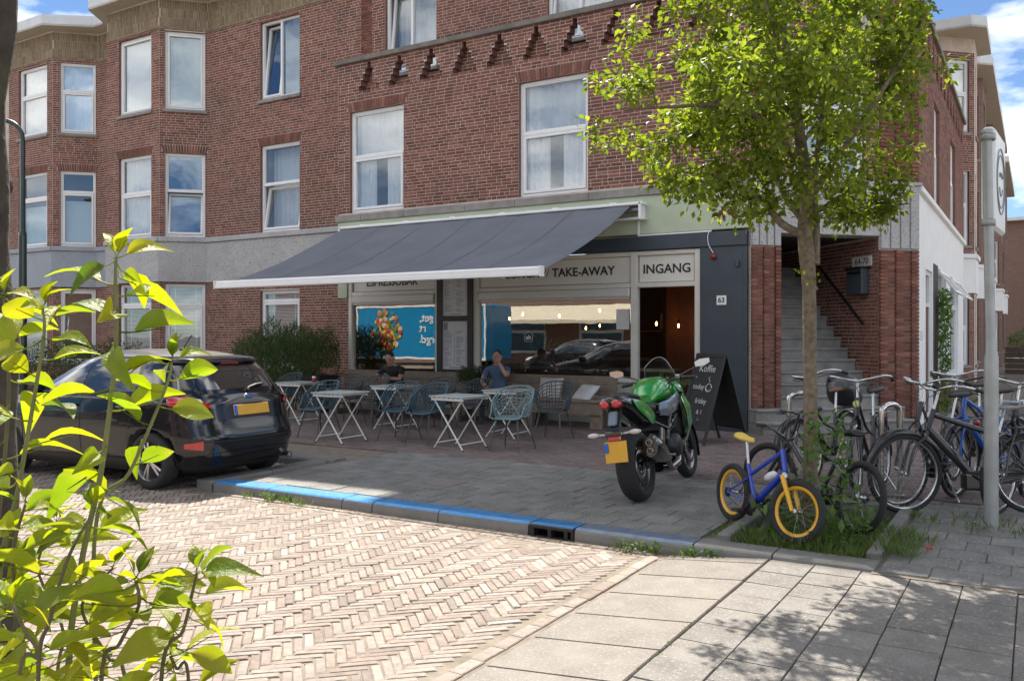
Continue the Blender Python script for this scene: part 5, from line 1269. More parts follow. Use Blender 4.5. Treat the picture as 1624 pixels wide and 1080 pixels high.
# tail lamp, plate hanger, plate
for s in (-1, 1):
    b = MB(); loft(b, [ring(-.425, .93, .018, .018, yc=s * .052), ring(-.42, .93, .043, .036, yc=s * .056), ring(-.36, .935, .046, .04, yc=s * .058)]); part('tail_light', b, m_red)
b = MB(); b.bar((-.30, 0, .90), (-.42, 0, .68), .13, .03, bev=.01); b.bar((-.36, 0, .86), (-.43, 0, .74), .085, .04, bev=.012, m=1); b.rbox((-.41, 0, .665), (.06, .17, .05), .012); part('plate_hanger', b, [m_kb, m_grey])
b = MB(); b.rbox((-.425, 0, .625), (.02, .12, .04), .008); part('rear_reflector', b, m_red)
b = MB(); b.rbox((-.43, 0, .505), (.010, .21, .19), .004, Matrix.Rotation(R(8), 3, 'Y')); pl = part('number_plate', b, m_plate); b = MB(); b.rbox((-.437, .085, .545), (.008, .036, .085), .002, Matrix.Rotation(R(8), 3, 'Y')); b.build('blue_strip', m_eu, pl)
# exhaust on the right
b = MB(); loft(b, [[V((x, -.175 - .05 * t + y_, z + zz)) for (y_, zz) in [(w_ * math.cos(a), h * math.sin(a)) for a in [2 * math.pi * k / 16 for k in range(16)]]] for (t, x, z, w_, h) in ((1, -.16, .50, .072, .095), (1, -.12, .50, .085, .115), (.6, .12, .44, .085, .115), (.2, .34, .37, .058, .07), (0, .46, .33, .035, .035))]); ex = part('silencer', b, m_kb)
b = MB()
for dz in (.038, -.038): b.lathe([(.031, 0), (.031, .03), (.024, .03), (.024, .0)], 16, (-.155, -.225, .50 + dz), (-1, 0, 0))
b.build('exhaust_tip', m_ss, ex)
b = MB(); b.tube(smooth_path([(.44, -.17, .33), (.60, -.14, .22), (.85, -.10, .20), (1.06, -.08, .34), (1.08, -.07, .52)]), .027, 10); part('exhaust_pipe', b, m_ss)
b = MB(); b.bar((.62, .12, .28), (.50, .30, .015), .022, .016, bev=.004); part('side_stand', b, m_kb)
b = MB(); b.tube(smooth_path([(1.05, -.10, 1.06), (1.20, -.16, .9), (1.3, -.12, .6), (WB - .1, -.09, .42)]), .006, 6); b.tube(smooth_path([(.1, -.12, .36), (.3, -.17, .5), (.5, -.16, .52), (.8, -.2, .66)]), .006, 6); part('hoses', b, m_rubber)
for s in (-1, 1): b = MB(); b.rbox((.36, s * .17, .50), (.08, .03, .26), .012, Matrix.Rotation(R(25), 3, 'Y')); part('heel_guard', b, m_ss)
b = MB(); b.rbox((.05, .12, .33), (.34, .02, .07), .01); b.lathe([(0, .0), (.10, 0), (.10, .012), (0, .012)], 24, (0, .13, .322), (0, 1, 0)); part('chain', b, m_eng)
mo.location = (-3.15, 7.50, .003); mo.rotation_euler = (R(-9), 0, R(93.5)); mo.rotation_mode = 'XYZ'
# ================================================================ bicycles (local x forwards, y left, z up; origin on the ground under the bottom bracket)
m_spoke = mat('spoke', (.45, .45, .45), .3, metal=1, var=0); m_bkblk = mat('bike black', (.014, .014, .015), .3, coat=.5, var=.08); m_sil = mat('bike silver', (.55, .55, .55), .25, metal=.9, var=.05); m_bwhite = mat('bike white', (.62, .63, .64), .3, coat=.4)
m_kblue = mat('kids bike blue', (.012, .045, .40), .25, coat=.7, var=.05); m_kyel = mat('kids bike yellow', (.72, .38, .015), .35, coat=.4, var=.05); m_syel = mat('yellow saddle', (.70, .50, .09), .5, var=.06); m_bblue = mat('bright blue', (.01, .12, .55), .35, coat=.3); m_brown = mat('brown saddle', (.20, .10, .06), .5, var=.15); m_teal = mat('teal decal', (.03, .35, .42), .4)
m_foil = glass('plastic cover', 1.6, (.8, .82, .84), rough=.15, wob=.8, extra=.1); m_dgrey = mat('dark grey paint', (.03, .032, .034), .4, coat=.3, var=.1)
def wheel(par, name, x, r, tyre, rimm, half=.021, rw=.012, spokes=28, tyrem=None, steer=None, off=0):
    w_ = bpy.data.objects.new(name, None); C.objects.link(w_); w_.parent = par; w_.location = (x, 0, r); w_.empty_display_size = .1
    b = MB(); n = 40; k = 8; rr = r - tyre
    rows = [[V(((rr + tyre * math.cos(2 * math.pi * j / k)) * math.cos(2 * math.pi * i / n), tyre * .95 * math.sin(2 * math.pi * j / k), (rr + tyre * math.cos(2 * math.pi * j / k)) * math.sin(2 * math.pi * i / n))) for j in range(k + 1)] for i in range(n)]
    b.grid(rows, cu=True); b.build('tyre', tyrem or m_tyre, w_)
    b = MB(); q = rr - tyre * .75; b.lathe([(q, -half * .5), (q + .012, -half * .62), (q + .012, half * .62), (q, half * .5), (q - rw, half * .35), (q - rw, -half * .35), (q, -half * .5)], 40, axis=(0, 1, 0)); b.build('rim', rimm, w_)
    b = MB(); b.lathe([(0, -.045), (.022, -.045), (.022, -.035), (.012, -.03), (.012, .03), (.022, .035), (.022, .045), (0, .045)], 12, axis=(0, 1, 0)); b.build('hub', m_sil, w_)
    b = MB()
    for i in range(spokes):
        a = 2 * math.pi * i / spokes; s = 1 if i % 2 else -1; d = .35 * (1 if i % 4 < 2 else -1); b.tube([(.02 * math.cos(a + d * 3), s * .034, .02 * math.sin(a + d * 3)), (q * math.cos(a), 0, q * math.sin(a))], .0011, 3, caps=False)
    b.build('spokes', m_spoke, w_); return w_
def saddle(par, x, z, m, L=.26, w_=.075, cover=False):
    b = MB(); loft(b, [ring(x - L * .5, z + .015, w_ * .7, .018), ring(x - L * .42, z + .012, w_, .028), ring(x - L * .15, z, w_ * .85, .026), ring(x + L * .15, z - .004, w_ * .42, .022), ring(x + L * .45, z - .006, w_ * .26, .02), ring(x + L * .5, z - .01, w_ * .12, .01)]); o = b.build('saddle', m, par)
    if cover:
        b = MB(); rg = []
        for i, (dx, ww, hh) in enumerate(((-.16, .05, .03), (-.15, .11, .06), (-.05, .12, .065), (.08, .09, .06), (.18, .06, .05), (.20, .03, .03))):
            rg.append([p + V((rnd.uniform(-.008, .008), rnd.uniform(-.01, .01), rnd.uniform(-.014, .010) - (.03 if p.z < z else 0))) for p in ring(x + dx, z + .005, ww, hh, 2.2, 16)])
        loft(b, rg); b.build('rain_cover', m_foil, o)
    return o
def fender(par, x, r, a0, a1, m, w_=.028):
    b = MB(); rows = []; k = 18
    for i in range(k + 1):
        a = R(a0 + (a1 - a0) * i / k); rr = r + .022; rows.append([V((x + (rr - d) * math.cos(a), y, r + (rr - d) * math.sin(a))) for y, d in ((-w_, .018), (-w_ * .8, .004), (0, 0), (w_ * .8, .004), (w_, .018))])
    b.grid(rows); b.grid([[p + V((0, 0, -.002)) for p in q] for q in rows], flip=True)
    b.tube([(x, w_ + .012, r), (x + (r + .01) * math.cos(R((a0 + a1) / 2 + 25)), w_, r + (r + .01) * math.sin(R((a0 + a1) / 2 + 25)))], .003, 4); return b.build('mudguard', m, par)
def bike(label, loc, head, lean=0, steer=0, r=.345, wb=1.10, frame='step', fm=None, rimm=None, tyre=.021, bars='swept', barz=1.08, sadz=.95, sadm=None, barm=None, fend=None, rack=False, lamp=False, cover=False, kids=False, crate=None, guard=None, spokes=28, forkm=None, cabm=None, grips=None, pack=None, bigtube=False):
    """loc: ground point under the front axle; head: direction of travel in degrees; steer turns fork, bars and front wheel"""
    fm = fm or m_bkblk; rimm = rimm or m_sil; sadm = sadm or m_seat; barm = barm or m_sil; forkm = forkm or fm; grips = grips or m_rubber
    t = thing('bicycle', label, 'bicycle'); xr, xf = -wb * .40, wb * .60
    f = V((math.cos(R(head)), math.sin(R(head)), 0)); o = V(loc) - f * xf; t.location = (o.x, o.y, loc[2] if len(loc) > 2 else .0); t.rotation_euler = (R(lean), 0, R(head))
    bb = V((0, 0, r * .80)); hh = .16 if not kids else .07; hz = max(barz - hh - .17, 2 * r + .035); ht = V((xf - r * .62 - .06, 0, max(barz - hh, hz + .09))); hb = V((ht.x + (ht.z - hz) * .33, 0, hz)); st = V((-.06 - (sadz - bb.z) * .26, 0, sadz - .10)); ra = V((xr, 0, r)); fa = V((xf, 0, r))
    def ln(b, p, q, rad=.016, n=10): b.tube([p, q], rad, n)
    b = MB(); ln(b, ht, hb, .021); stt = st.lerp(bb, .25)
    if frame == 'step':
        lo = bb + V((.05, 0, .05)); b.tube(smooth_path([hb, hb.lerp(lo, .5) + V((-.05, 0, -.10)), lo, bb]), .020, 10)
        b.tube(smooth_path([ht + V((0, 0, -.03)), ht.lerp(stt, .45) + V((.02, 0, -.20)), bb.lerp(st, .45)]), .014, 10)
    elif frame == 'ebike':
        b.tube([hb, bb + V((.05, 0, .03))], .040, 12, flat=.75); b.tube([ht + V((0, 0, -.05)), bb.lerp(st, .72)], .023, 10, flat=.8); b.rbox(bb + V((.06, 0, .0)), (.20, .09, .15), .04)
    elif frame == 'mtb':
        ln(b, hb, bb, .024); ln(b, ht, bb.lerp(st, .66), .018)
    else:
        ln(b, hb, bb + V((0, 0, .02)), .026); b.tube(smooth_path([ht + V((0, 0, -.02)), ht.lerp(stt, .5) + V((0, 0, -.06)), bb.lerp(st, .55)]), .016, 10)
    ln(b, bb, stt, .017)
    for s in (-1, 1): ln(b, bb + V((0, s * .03, 0)), ra + V((0, s * .055, 0)), .009, 8); ln(b, bb.lerp(st, .66 if frame != 'kids' else .5) + V((0, s * .02, 0)), ra + V((0, s * .055, 0)), .008, 8)
    b.tube([bb + V((0, -.05, 0)), bb + V((0, .05, 0))], .022, 10)
    b.build('frame', fm, t)
    if bigtube is not False and bigtube:
        b = MB(); c = ht.lerp(bb, .42); b.ball(c + V((-.0, 0, -.02)), .055, 12, 8, sc_=(1.5, .62, .6), rot=Matrix.Rotation(R(-24), 3, 'Y')); b.build('name_badge', m_bwhite, t)
    b = MB(); ln(b, stt, st + V((0, 0, .08)), .0125); b.build('seat_post', m_sil, t)
    saddle(t, st.x - .01, sadz, sadm, .30 if not kids else .22, .09 if not kids else .06, cover)
    wheel(t, 'rear_wheel', xr, r, tyre, rimm, spokes=spokes, rw=.026 if kids else .012)
    # steered assembly
    sa = bpy.data.objects.new('steering', None); C.objects.link(sa); sa.parent = t; ax = (ht - hb).normalized(); piv = hb
    q = Matrix.Rotation(R(steer), 4, ax); sa.matrix_local = Matrix.Translation(piv) @ q @ Matrix.Translation(-piv); sa.name = 'fork'
    sa.empty_display_size = .1
    b = MB(); cr_ = hb + V((.02, 0, -.03)); 
    if frame == 'mtb' or kids:
        b.rbox(cr_ + V((.015, 0, -.0)), (.05, .13, .05), .015, m=1 if kids else 0)
        for s in (-1, 1): b.tube([cr_ + V((0, s * .055, 0)), fa + V((-.01, s * .05, 0))], [.020, .014], 10, flat=1.1)
    else:
        for s in (-1, 1): b.tube(smooth_path([cr_ + V((0, s * .012, .02)), cr_ + V((.02, s * .045, -.03)), fa + V((-.06, s * .05, .22)), fa + V((0, s * .05, 0))], 5), .011, 8)
    b.build('fork_blades', [forkm, m_sil], sa)
    w_ = wheel(sa, 'front_wheel', xf, r, tyre, rimm, spokes=spokes, rw=.026 if kids else .012)
    b = MB(); stm = V((ht.x - (barz - ht.z) * .3, 0, barz)); ln(b, ht, stm, .013)
    gp = []
    if bars == 'swept':
        for s in (-1, 1): pts = [stm + V((.02, 0, 0)), stm + V((.06, s * .10, .02)), stm + V((.02, s * .24, .05)), stm + V((-.12, s * .29, .03)), stm + V((-.22, s * .29, .0))]; b.tube(smooth_path(pts, 5), .0115, 8); gp.append((pts[3].lerp(pts[4], .1), pts[4]))
    elif bars == 'flat':
        for s in (-1, 1): pts = [stm + V((.03, 0, 0)), stm + V((.035, s * .09, .02)), stm + V((-.02, s * .30, .035))]; b.tube(smooth_path(pts, 5), .0115, 8); gp.append((pts[1].lerp(pts[2], .5), pts[2]))
    else:
        for s in (-1, 1): pts = [stm + V((.03, 0, 0)), stm + V((.05, s * .07, .03)), stm + V((-.02, s * .19, .09)), stm + V((-.08, s * .23, .085))]; b.tube(smooth_path(pts, 5), .011, 8); gp.append((pts[2], pts[3]))
    b.build('handlebar', barm, sa)
    for p, q_ in gp: b = MB(); b.tube([p, q_], .0175, 8); b.build('grip', grips, sa)
    b = MB()
    for p, q_ in gp: d = (q_ - p).normalized(); b.tube([p - d * .03 + V((.02, 0, -.02)), p + V((.04, 0, -.03)), q_ + V((.045, 0, -.02))], .005, 5); b.tube(smooth_path([p + V((.03, 0, -.01)), stm + V((.10, 0, -.06)), hb + V((.04, .02, 0))], 5), .0035, 5)
    b.build('brake_levers', m_bkblk, sa)
    if lamp:
        b = MB(); c = ht + V((.07, 0, -.05)); b.lathe([(0, -.05), (.025, -.045), (.036, 0), (.036, .012)], 14, c, (1, 0, 0)); la = b.build('lamp', m_sil, sa); b = MB(); b.lathe([(0, .016), (.033, .012)], 14, c, (1, 0, 0)); b.build('lens', mat('lamp yellow', (.70, .70, .30), .2), la)
    if fend:
        fender(sa, xf, r, 15 if not kids else 30, 165, fend); fender(t, xr, r, 5, 195, fend)
    # cranks and chain
    b = MB(); b.lathe([(.012, -.052), (.085, -.052), (.085, -.056), (.012, -.056)], 24, bb, (0, 1, 0)); a = R(35)
    for s in (-1, 1): e = bb + V((s * .155 * math.cos(a), s * .07, s * .155 * math.sin(a))) * 1.0 if not kids else bb + V((s * .10 * math.cos(a), s * .06, s * .10 * math.sin(a))); b.tube([bb + V((0, s * .06, 0)), e], .009, 8)
    b.tube([bb + V((0, -.054, .083)), ra + V((0, -.05, .035))], .004, 4); b.tube([bb + V((0, -.054, -.083)), ra + V((0, -.05, -.035))], .004, 4); b.lathe([(0, -.055), (.04, -.055), (.04, -.045), (0, -.045)], 16, ra, (0, 1, 0)); b.build('crankset', m_eng, t)
    for s in (-1, 1):
        e = bb + (V((s * .155 * math.cos(a), s * .07, s * .155 * math.sin(a))) if not kids else V((s * .10 * math.cos(a), s * .06, s * .10 * math.sin(a)))); b = MB(); b.rbox(e + V((0, s * .045, 0)), (.09, .08, .022), .006); b.build('pedal', m_rubber, t)
    if guard:
        b = MB(); b.bar(bb + V((.10, -.066, .0)), ra + V((-.02, -.066, 0)), .02, .13, bev=.02); b.build('chain_guard', guard, t)
    if rack:
        b = MB(); zz = r * 2 + .05
        for s in (-1, 1): b.tube([V((st.x + .02, s * .03, zz)), V((xr + .15, s * .055, zz)), V((xr - .22, s * .06, zz))], .007, 6); b.tube([V((xr - .08, s * .06, zz)), ra + V((0, s * .062, 0))], .006, 6)
        for k in range(4): b.tube([V((xr + .1 - .1 * k, -.057, zz)), V((xr + .1 - .1 * k, .057, zz))], .005, 5)
        b.build('carrier', m_bkblk, t)
        b = MB(); b.ball((xr - .25, 0, zz - .06), .03, 10, 6, sc_=(.6, 1.2, 1)); b.build('rear_light', m_red, t)
    if crate:
        b = MB(); zz = r * 2 + .06
        loft(b, [ring(xr + .16, zz + .20, .13, .02), ring(xr + .10, zz + .20, .16, .18, 3), ring(xr - .02, zz + .17, .17, .17, 3), ring(xr - .12, zz + .13, .15, .13, 3)]); b.build('child_seat', crate, t)
    b = MB(); b.bar(bb + V((-.05, .05, -.02)), V((-.02, .20, .012 + abs(math.tan(R(lean))) * .0)), .016, .012); b.build('kickstand', m_sil, t)
    return t
def gp_(px, py): p = ground(px, py); return (p.x, p.y, 0)
def headto(a, b): return math.degrees(math.atan2(b[1] - a[1], b[0] - a[0]))
# blue and yellow child's bicycle, leaning towards the tree
rk, fk = (-2.18, 7.11), (-1.55, 6.56)
bike("child's blue bicycle with yellow rims, yellow fork and yellow saddle beside the tree", (*fk, .0), headto(rk, fk), lean=-5, steer=20, r=.238, wb=.84, frame='kids', fm=m_kblue, rimm=m_kyel, tyre=.028, bars='kids', barz=.74, sadz=.70, sadm=m_syel, barm=m_bkblk, kids=True, spokes=20, forkm=m_kyel, bigtube=True)
bike('dark mountain bike with teal decals wedged in the tree pit behind the blue one', (-2.08, 7.92, 0), 138, lean=8, steer=22, r=.285, wb=1.18, frame='mtb', fm=m_dgrey, rimm=m_bkblk, tyre=.027, bars='flat', barz=.86, sadz=.76, barm=m_bkblk)
bike('silver city bicycle with brown saddle and dark child seat by the stair steps', (-2.02, 9.05, 0), -104, lean=5, steer=-14, frame='step', fm=m_bkblk, rimm=m_sil, barz=1.10, sadm=m_brown, rack=True, crate=m_dgrey, fend=m_bkblk)
bike('black city bicycle with round yellow headlamp in front of the stair portal', (-1.43, 8.55, 0), -94, lean=4, steer=6, frame='step', fm=m_bkblk, fend=m_bkblk, barz=1.10, sadz=.98, lamp=True, rack=True, guard=m_bkblk)
bike('silver city bicycle with white skirt guard tangled with its black neighbours', (-1.06, 8.42, 0), -112, lean=-4, steer=-16, frame='step', fm=m_dgrey, fend=m_bkblk, barz=1.10, sadz=.98, rack=True, guard=m_bwhite)
bike('black electric bicycle with thick frame and plastic covered saddle beside the sign post', (-.98, 8.16, 0), 211, lean=3, steer=8, frame='ebike', fm=m_bkblk, fend=m_bkblk, barz=1.06, sadz=.92, cover=True, rack=True, guard=m_bkblk, tyre=.024)
bike('blue city bicycle with black grips parked behind the sign post', (-.66, 9.22, 0), -118, lean=5, steer=10, frame='diamond', fm=m_bblue, fend=m_bkblk, barz=1.10, sadz=.98, barm=m_bkblk, rack=True)
bike('green handled black bicycle parked against the covered bike', (.25, 9.6, 0), -140, lean=-5, steer=0, frame='step', fm=m_bkblk, fend=m_bkblk, barz=1.12, sadz=.98, barm=m_bkblk)
bike('black upright city bicycle squeezed in beside the electric bicycle and the post', (-.30, 8.55, 0), -100, lean=-6, steer=-12, frame='step', fm=m_bkblk, fend=m_bkblk, barz=1.12, sadz=.98, rack=True, guard=m_bkblk)
bike('dark grey city bicycle standing behind the blue one near the side street', (-.75, 10.3, 0), -108, lean=6, steer=8, frame='diamond', fm=m_dgrey, fend=m_bkblk, barz=1.10, sadz=.98, rack=True)
# stainless hoops that the bicycles lean on
def hoop(x, y, rz, label, h=.82):
    t = thing('bike_stand', label, 'bike stand', (x, y, 0), R(rz), 'stainless bicycle hoops')
    b = MB(); b.tube(smooth_path([(-.13, 0, -.05), (-.13, 0, h - .14), (-.10, 0, h - .03), (0, 0, h), (.10, 0, h - .03), (.13, 0, h - .14), (.13, 0, -.05)], 6), .027, 12); b.build('hoop', mat('stainless', (.62, .60, .57), .22, metal=1, var=.05), t)
    for s in (-1, 1):
        b = MB(); b.lathe([(.028, .0), (.05, 0), (.05, .006), (.028, .006)], 14, (s * .13, 0, .001)); b.build('foot_plate', m_ss, t)
hoop(-2.16, 9.5, 35, 'stainless steel bicycle hoop behind the tree trunk by the steps', .92); hoop(-1.2, 8.95, 60, 'stainless steel bicycle hoop between the silver and black city bicycles', .88)
# ================================================================ trees, shrubs, weeds
m_bark = mat('bark', (.15, .115, .08), .9, var=.5, scale=26, bump=1.0, bscale=38, dirt=.4, dscale=6, dcol=(.10, .11, .06))
m_dbark = mat('dark mossy bark', (.045, .036, .028), .95, var=.4, scale=14, bump=1.0, bscale=30, dirt=.5, dscale=5, dcol=(.07, .085, .03))
m_leaf = mat('tree leaf', rough=.5, rcol=[(.085, .13, .017), (.14, .185, .022), (.20, .23, .027), (.11, .155, .02)], rvar=.2, var=.1, trans=.5, spec=.4)
m_sleaf = mat('shrub leaf', rough=.45, rcol=[(.09, .155, .016), (.20, .245, .018), (.27, .285, .022), (.13, .19, .018), (.23, .265, .02)], rvar=.2, var=.14, scale=25, trans=.55, spec=.5, dirt=.35, dscale=30, dcol=(.30, .17, .04), bump=.35, bscale=160)
m_stem = mat('green stem', (.16, .17, .06), .6, var=.2, scale=20); m_wstem = mat('woody stem', (.12, .10, .055), .8, var=.25, scale=30)
m_hedge = mat('hedge leaf', rough=.55, rcol=[(.03, .055, .016), (.045, .075, .02), (.055, .085, .028), (.035, .06, .02)], rvar=.25, var=0, trans=.3, spec=.35)
m_grass = mat('grass', rough=.6, rcol=[(.06, .12, .02), (.09, .15, .03), (.13, .16, .05), (.07, .11, .02)], rvar=.2, var=0, trans=.35)
m_weed = mat('weed leaf', rough=.5, rcol=[(.05, .11, .02), (.08, .15, .03), (.10, .17, .03)], rvar=.2, var=0, trans=.4)
def leaf_cloud(name, m, parent, items, world=True, fold=.35):
    """items: (point, direction, length, width, roll) -> one mesh of folded leaf faces"""
    vs = []; fs = []
    for (p, d, l, w_, up) in items:
        d = d.normalized(); s = d.cross(up)
        if s.length < 1e-4: s = d.orthogonal()
        s.normalize(); n = s.cross(d); q = len(vs)
        vs += [p, p + d * l * .45 + s * w_ / 2 + n * w_ * fold * .3, p + d * l - n * l * .12, p + d * l * .45 - s * w_ / 2 + n * w_ * fold * .3, p + d * l * .5 - n * w_ * fold * .12]
        fs += [(q, q + 4, q + 1), (q + 1, q + 4, q + 2), (q + 2, q + 4, q + 3), (q + 3, q + 4, q)]
    me = bpy.data.meshes.new(name); me.from_pydata([tuple(v) for v in vs], [], fs); me.materials.append(m); me.update()
    o = bpy.data.objects.new(name, me); C.objects.link(o); o.parent = parent
    if world and parent is not None: o.location = -parent.location
    return o
def rv(r=rnd): 
    while True:
        v = V((r.uniform(-1, 1), r.uniform(-1, 1), r.uniform(-1, 1)))
        if .05 < v.length < 1: return v.normalized()
# ---- street tree in the pit
TB = V((-1.49, 6.83, -.05)); rt = random.Random(23)
tree = thing('street_tree', 'young leafy street tree with a slim trunk in the weedy pit', 'tree', TB)
def tp(px, py, dt=0): return atT(px, py, 6.61 + dt)
tr = [tp(1284, 868), tp(1284, 800), tp(1286, 700), tp(1285, 600), tp(1284, 520), tp(1283, 450), tp(1279, 400), tp(1276, 360), tp(1279, 320), tp(1276, 270), tp(1266, 200), tp(1255, 120), tp(1240, 30), tp(1230, -60)]
trr = [.068, .057, .053, .051, .050, .052, .058, .052, .046, .05, .04, .03, .022, .012]
b = MB(); path = smooth_path(tr, 4); rad = [trr[min(len(trr) - 1, i // 4)] * (1 - (i % 4) / 4) + trr[min(len(trr) - 1, i // 4 + 1)] * ((i % 4) / 4) + rt.uniform(-.002, .002) for i in range(len(path))]
b.tube(path, rad, 14); 
for py, s in ((458, 1), (448, -1), (600, 1)): p = tp(1284 + s * 9, py); b.ball(p, .022, 8, 6, sc_=(1, 1, .8))
nodes = []                                               # skeleton: (point, radius)
nodes += [(p, r_) for p, r_ in zip(path[28:], rad[28:])]
limbs = [([tp(1293, 420), tp(1294, 360, .05), tp(1291, 290, .1), tp(1300, 210, .15), tp(1310, 110, .2), tp(1318, 0, .25)], .035), ([tp(1272, 372), tp(1240, 355, -.1), tp(1215, 325, -.2), tp(1180, 300, -.3), tp(1130, 285, -.4)], .036), ([tp(1274, 350), tp(1245, 310, .15), tp(1235, 290, .25), tp(1190, 220, .5), tp(1130, 150, .6), tp(1060, 100, .5)], .032),
         ([tp(1282, 320), tp(1320, 260, -.2), tp(1370, 190, -.4), tp(1420, 110, -.45), tp(1460, 40, -.4)], .03), ([tp(1278, 280), tp(1230, 210, -.3), tp(1160, 170, -.5), tp(1060, 170, -.5), tp(990, 175, -.4)], .03), ([tp(1290, 340), tp(1320, 320, .3), tp(1350, 300, .4), tp(1380, 250, .5)], .022), ([tp(1262, 190), tp(1200, 110, .2), tp(1130, 40, .2), tp(1060, 20, .1)], .02), ([tp(1270, 230), tp(1330, 150, .4), tp(1390, 60, .6), tp(1430, -20, .6)], .02), ([tp(1260, 150), tp(1230, 60, -.5), tp(1200, -40, -.6)], .018)]
for pts, r0 in limbs:
    ph = smooth_path(pts, 5); rr = [r0 * (1 - .75 * i / (len(ph) - 1)) for i in range(len(ph))]; b.tube(ph, rr, 8); nodes += list(zip(ph[2:], rr[2:]))
tgt = []; cc = tp(1232, 95); 
lobes = [(tp(1040, 175, -.3), .55, .42), (tp(1090, 60, 0), .55, .5), (tp(1130, 235, -.3), .5, .4), (tp(1215, 30, 0), .7, .6), (tp(1230, 160, 0), .75, .55), (tp(1330, 60, 0), .7, .55), (tp(1420, 40, -.2), .5, .4), (tp(1440, 100, -.3), .3, .35), (tp(1340, 200, .1), .6, .5), (tp(1390, 265, .1), .3, .35), (tp(1290, 290, -.2), .42, .3), (tp(1120, 300, -.4), .36, .18), (tp(1200, 300, -.3), .4, .22), (tp(1335, 335, .1), .18, .14), (tp(1395, 320, .2), .16, .14), (tp(1240, -120, 0), .8, .5), (tp(1150, -60, .2), .6, .4), (tp(1340, -60, .2), .6, .4), (tp(1250, 120, .8), .7, .6), (tp(1220, 110, -.8), .6, .55), (tp(1340, 120, -.7), .5, .5), (tp(1160, 170, .5), .5, .5)]
for (c, r_, h) in lobes:
    for k in range(int(8 + r_ * r_ * 60)):
        v = rv(rt) * (rt.random() ** .4); tgt.append(c + V((v.x * r_, v.y * r_, v.z * h)))
tgt.sort(key=lambda p: (p - tp(1276, 330)).length)
items = []
for p in tgt:
    best = min(nodes, key=lambda q: (q[0] - p).length + (.25 if q[0].z > p.z + .05 else 0) + (.15 if q[1] < .004 else 0)); st_ = best[0]; d = p - st_
    if d.length > .02:
        mid = st_.lerp(p, .5) + V((rt.uniform(-.04, .04), rt.uniform(-.04, .04), rt.uniform(-.01, .05))) * min(1, d.length * 2); r0 = max(.0028, min(best[1] * .6, .009)); ph = smooth_path([st_, mid, p], 3); rr = [r0 * (1 - .65 * i / (len(ph) - 1)) for i in range(len(ph))]
        b.tube(ph, rr, 4, caps=False); nodes += [(q, r_) for q, r_ in zip(ph[2:], rr[2:])]
        for q in ph[1:]:
            for k in range(2): items.append((q, rv(rt) + V((0, 0, .2)), rt.uniform(.035, .055), rt.uniform(.024, .036), rv(rt)))
    for k in range(rt.randint(24, 40)): v = rv(rt) * rt.uniform(.02, .13); items.append((p + v, v.normalized() + V((0, 0, -.15)) + rv(rt) * .6, rt.uniform(.04, .07), rt.uniform(.03, .048), (V((0, 0, 1)) + rv(rt) * .9)))
for (px, py) in ((1275, 432), (1268, 430), (1300, 440), (1283, 446)):
    p = tp(px, py, -.08)
    for k in range(5): items.append((p + rv(rt) * .02, rv(rt) + V((0, -.3, .2)), .035, .022, rv(rt)))
b.build('trunk', m_bark, tree, world=True)
cr_ = leaf_cloud('crown', m_leaf, tree, items); tag(cr_, kind='stuff')
print('tree leaves', len(items))
# curled dead leaves hanging from a low branch
b = MB(); p = tp(1152, 335, -.4)
for k in range(8): v = rv(rt) * .04; b.tube([p + v, p + v + V((rt.uniform(-.02, .02), 0, -.04))], [.012, .004], 5)
b.build('dead_leaves', mat('dead leaf', (.16, .06, .035), .8, var=.3, scale=30), tree, world=True)
b = MB(); sp_ = [tp(1238, 770, .6), tp(1222, 810, .3), tp(1207, 862, .0)]; sp_[-1].z = -.06; b.tube(sp_, .033, 10); o = b.build('tree_stake', mat('stake paint', (.035, .05, .045), .6, var=.3, scale=10)); tag(o, 'dark leaning stake in the tree pit behind the child bicycle', 'stake')
# ---- foreground shrub
sh = thing('foreground_shrub', 'bright yellow green leafy shrub with upright stems close beside the viewer', 'shrub', (-1.45, .70, -.03)); rs = random.Random(5)
def leaf_mesh(curl, droop, w_=.5, n=6):
    mb = MB(); rows = []
    for i in range(n + 1):
        u = i / n; wd = w_ * math.sin(math.pi * min(1, u * .96 + .02) ** .82) * (1 - .18 * u) * .5; x = u - droop * .12 * u * u; z = -droop * u * u * .55 + .05 * math.sin(u * 3); rows.append([(x, -wd, z + wd * curl), (x, -wd * .5, z + wd * curl * .35), (x, 0, z - .015), (x, wd * .5, z + wd * curl * .35), (x, wd, z + wd * curl)])
    mb.grid(rows); mb.tube([(-.30, 0, .10), (-.15, 0, .02), (0, 0, -.01), (.5, 0, -.018 - droop * .14)], [.018, .014, .014, .006], 5); me = mb.mesh('leaf'); me.materials.append(m_sleaf); return me
lm = [leaf_mesh(c, d, w_) for c, d, w_ in ((.5, .4, .52), (.25, .9, .56), (.9, .2, .46), (.4, 1.3, .50), (.15, .6, .60))]
def put_leaf(p, d, size, roll):
    d = d.normalized(); s = V((0, 0, 1)).cross(d); s = s.normalized() if s.length > 1e-3 else V((1, 0, 0)); n = d.cross(s)
    M = Matrix((d, s, n)).transposed() @ Matrix.Rotation(roll, 3, 'X'); o = bpy.data.objects.new('leaf', rs.choice(lm)); C.objects.link(o); o.parent = sh; o.scale = (size,) * 3; o.rotation_euler = M.to_euler(); o.location = p + d * size * .3 - sh.location
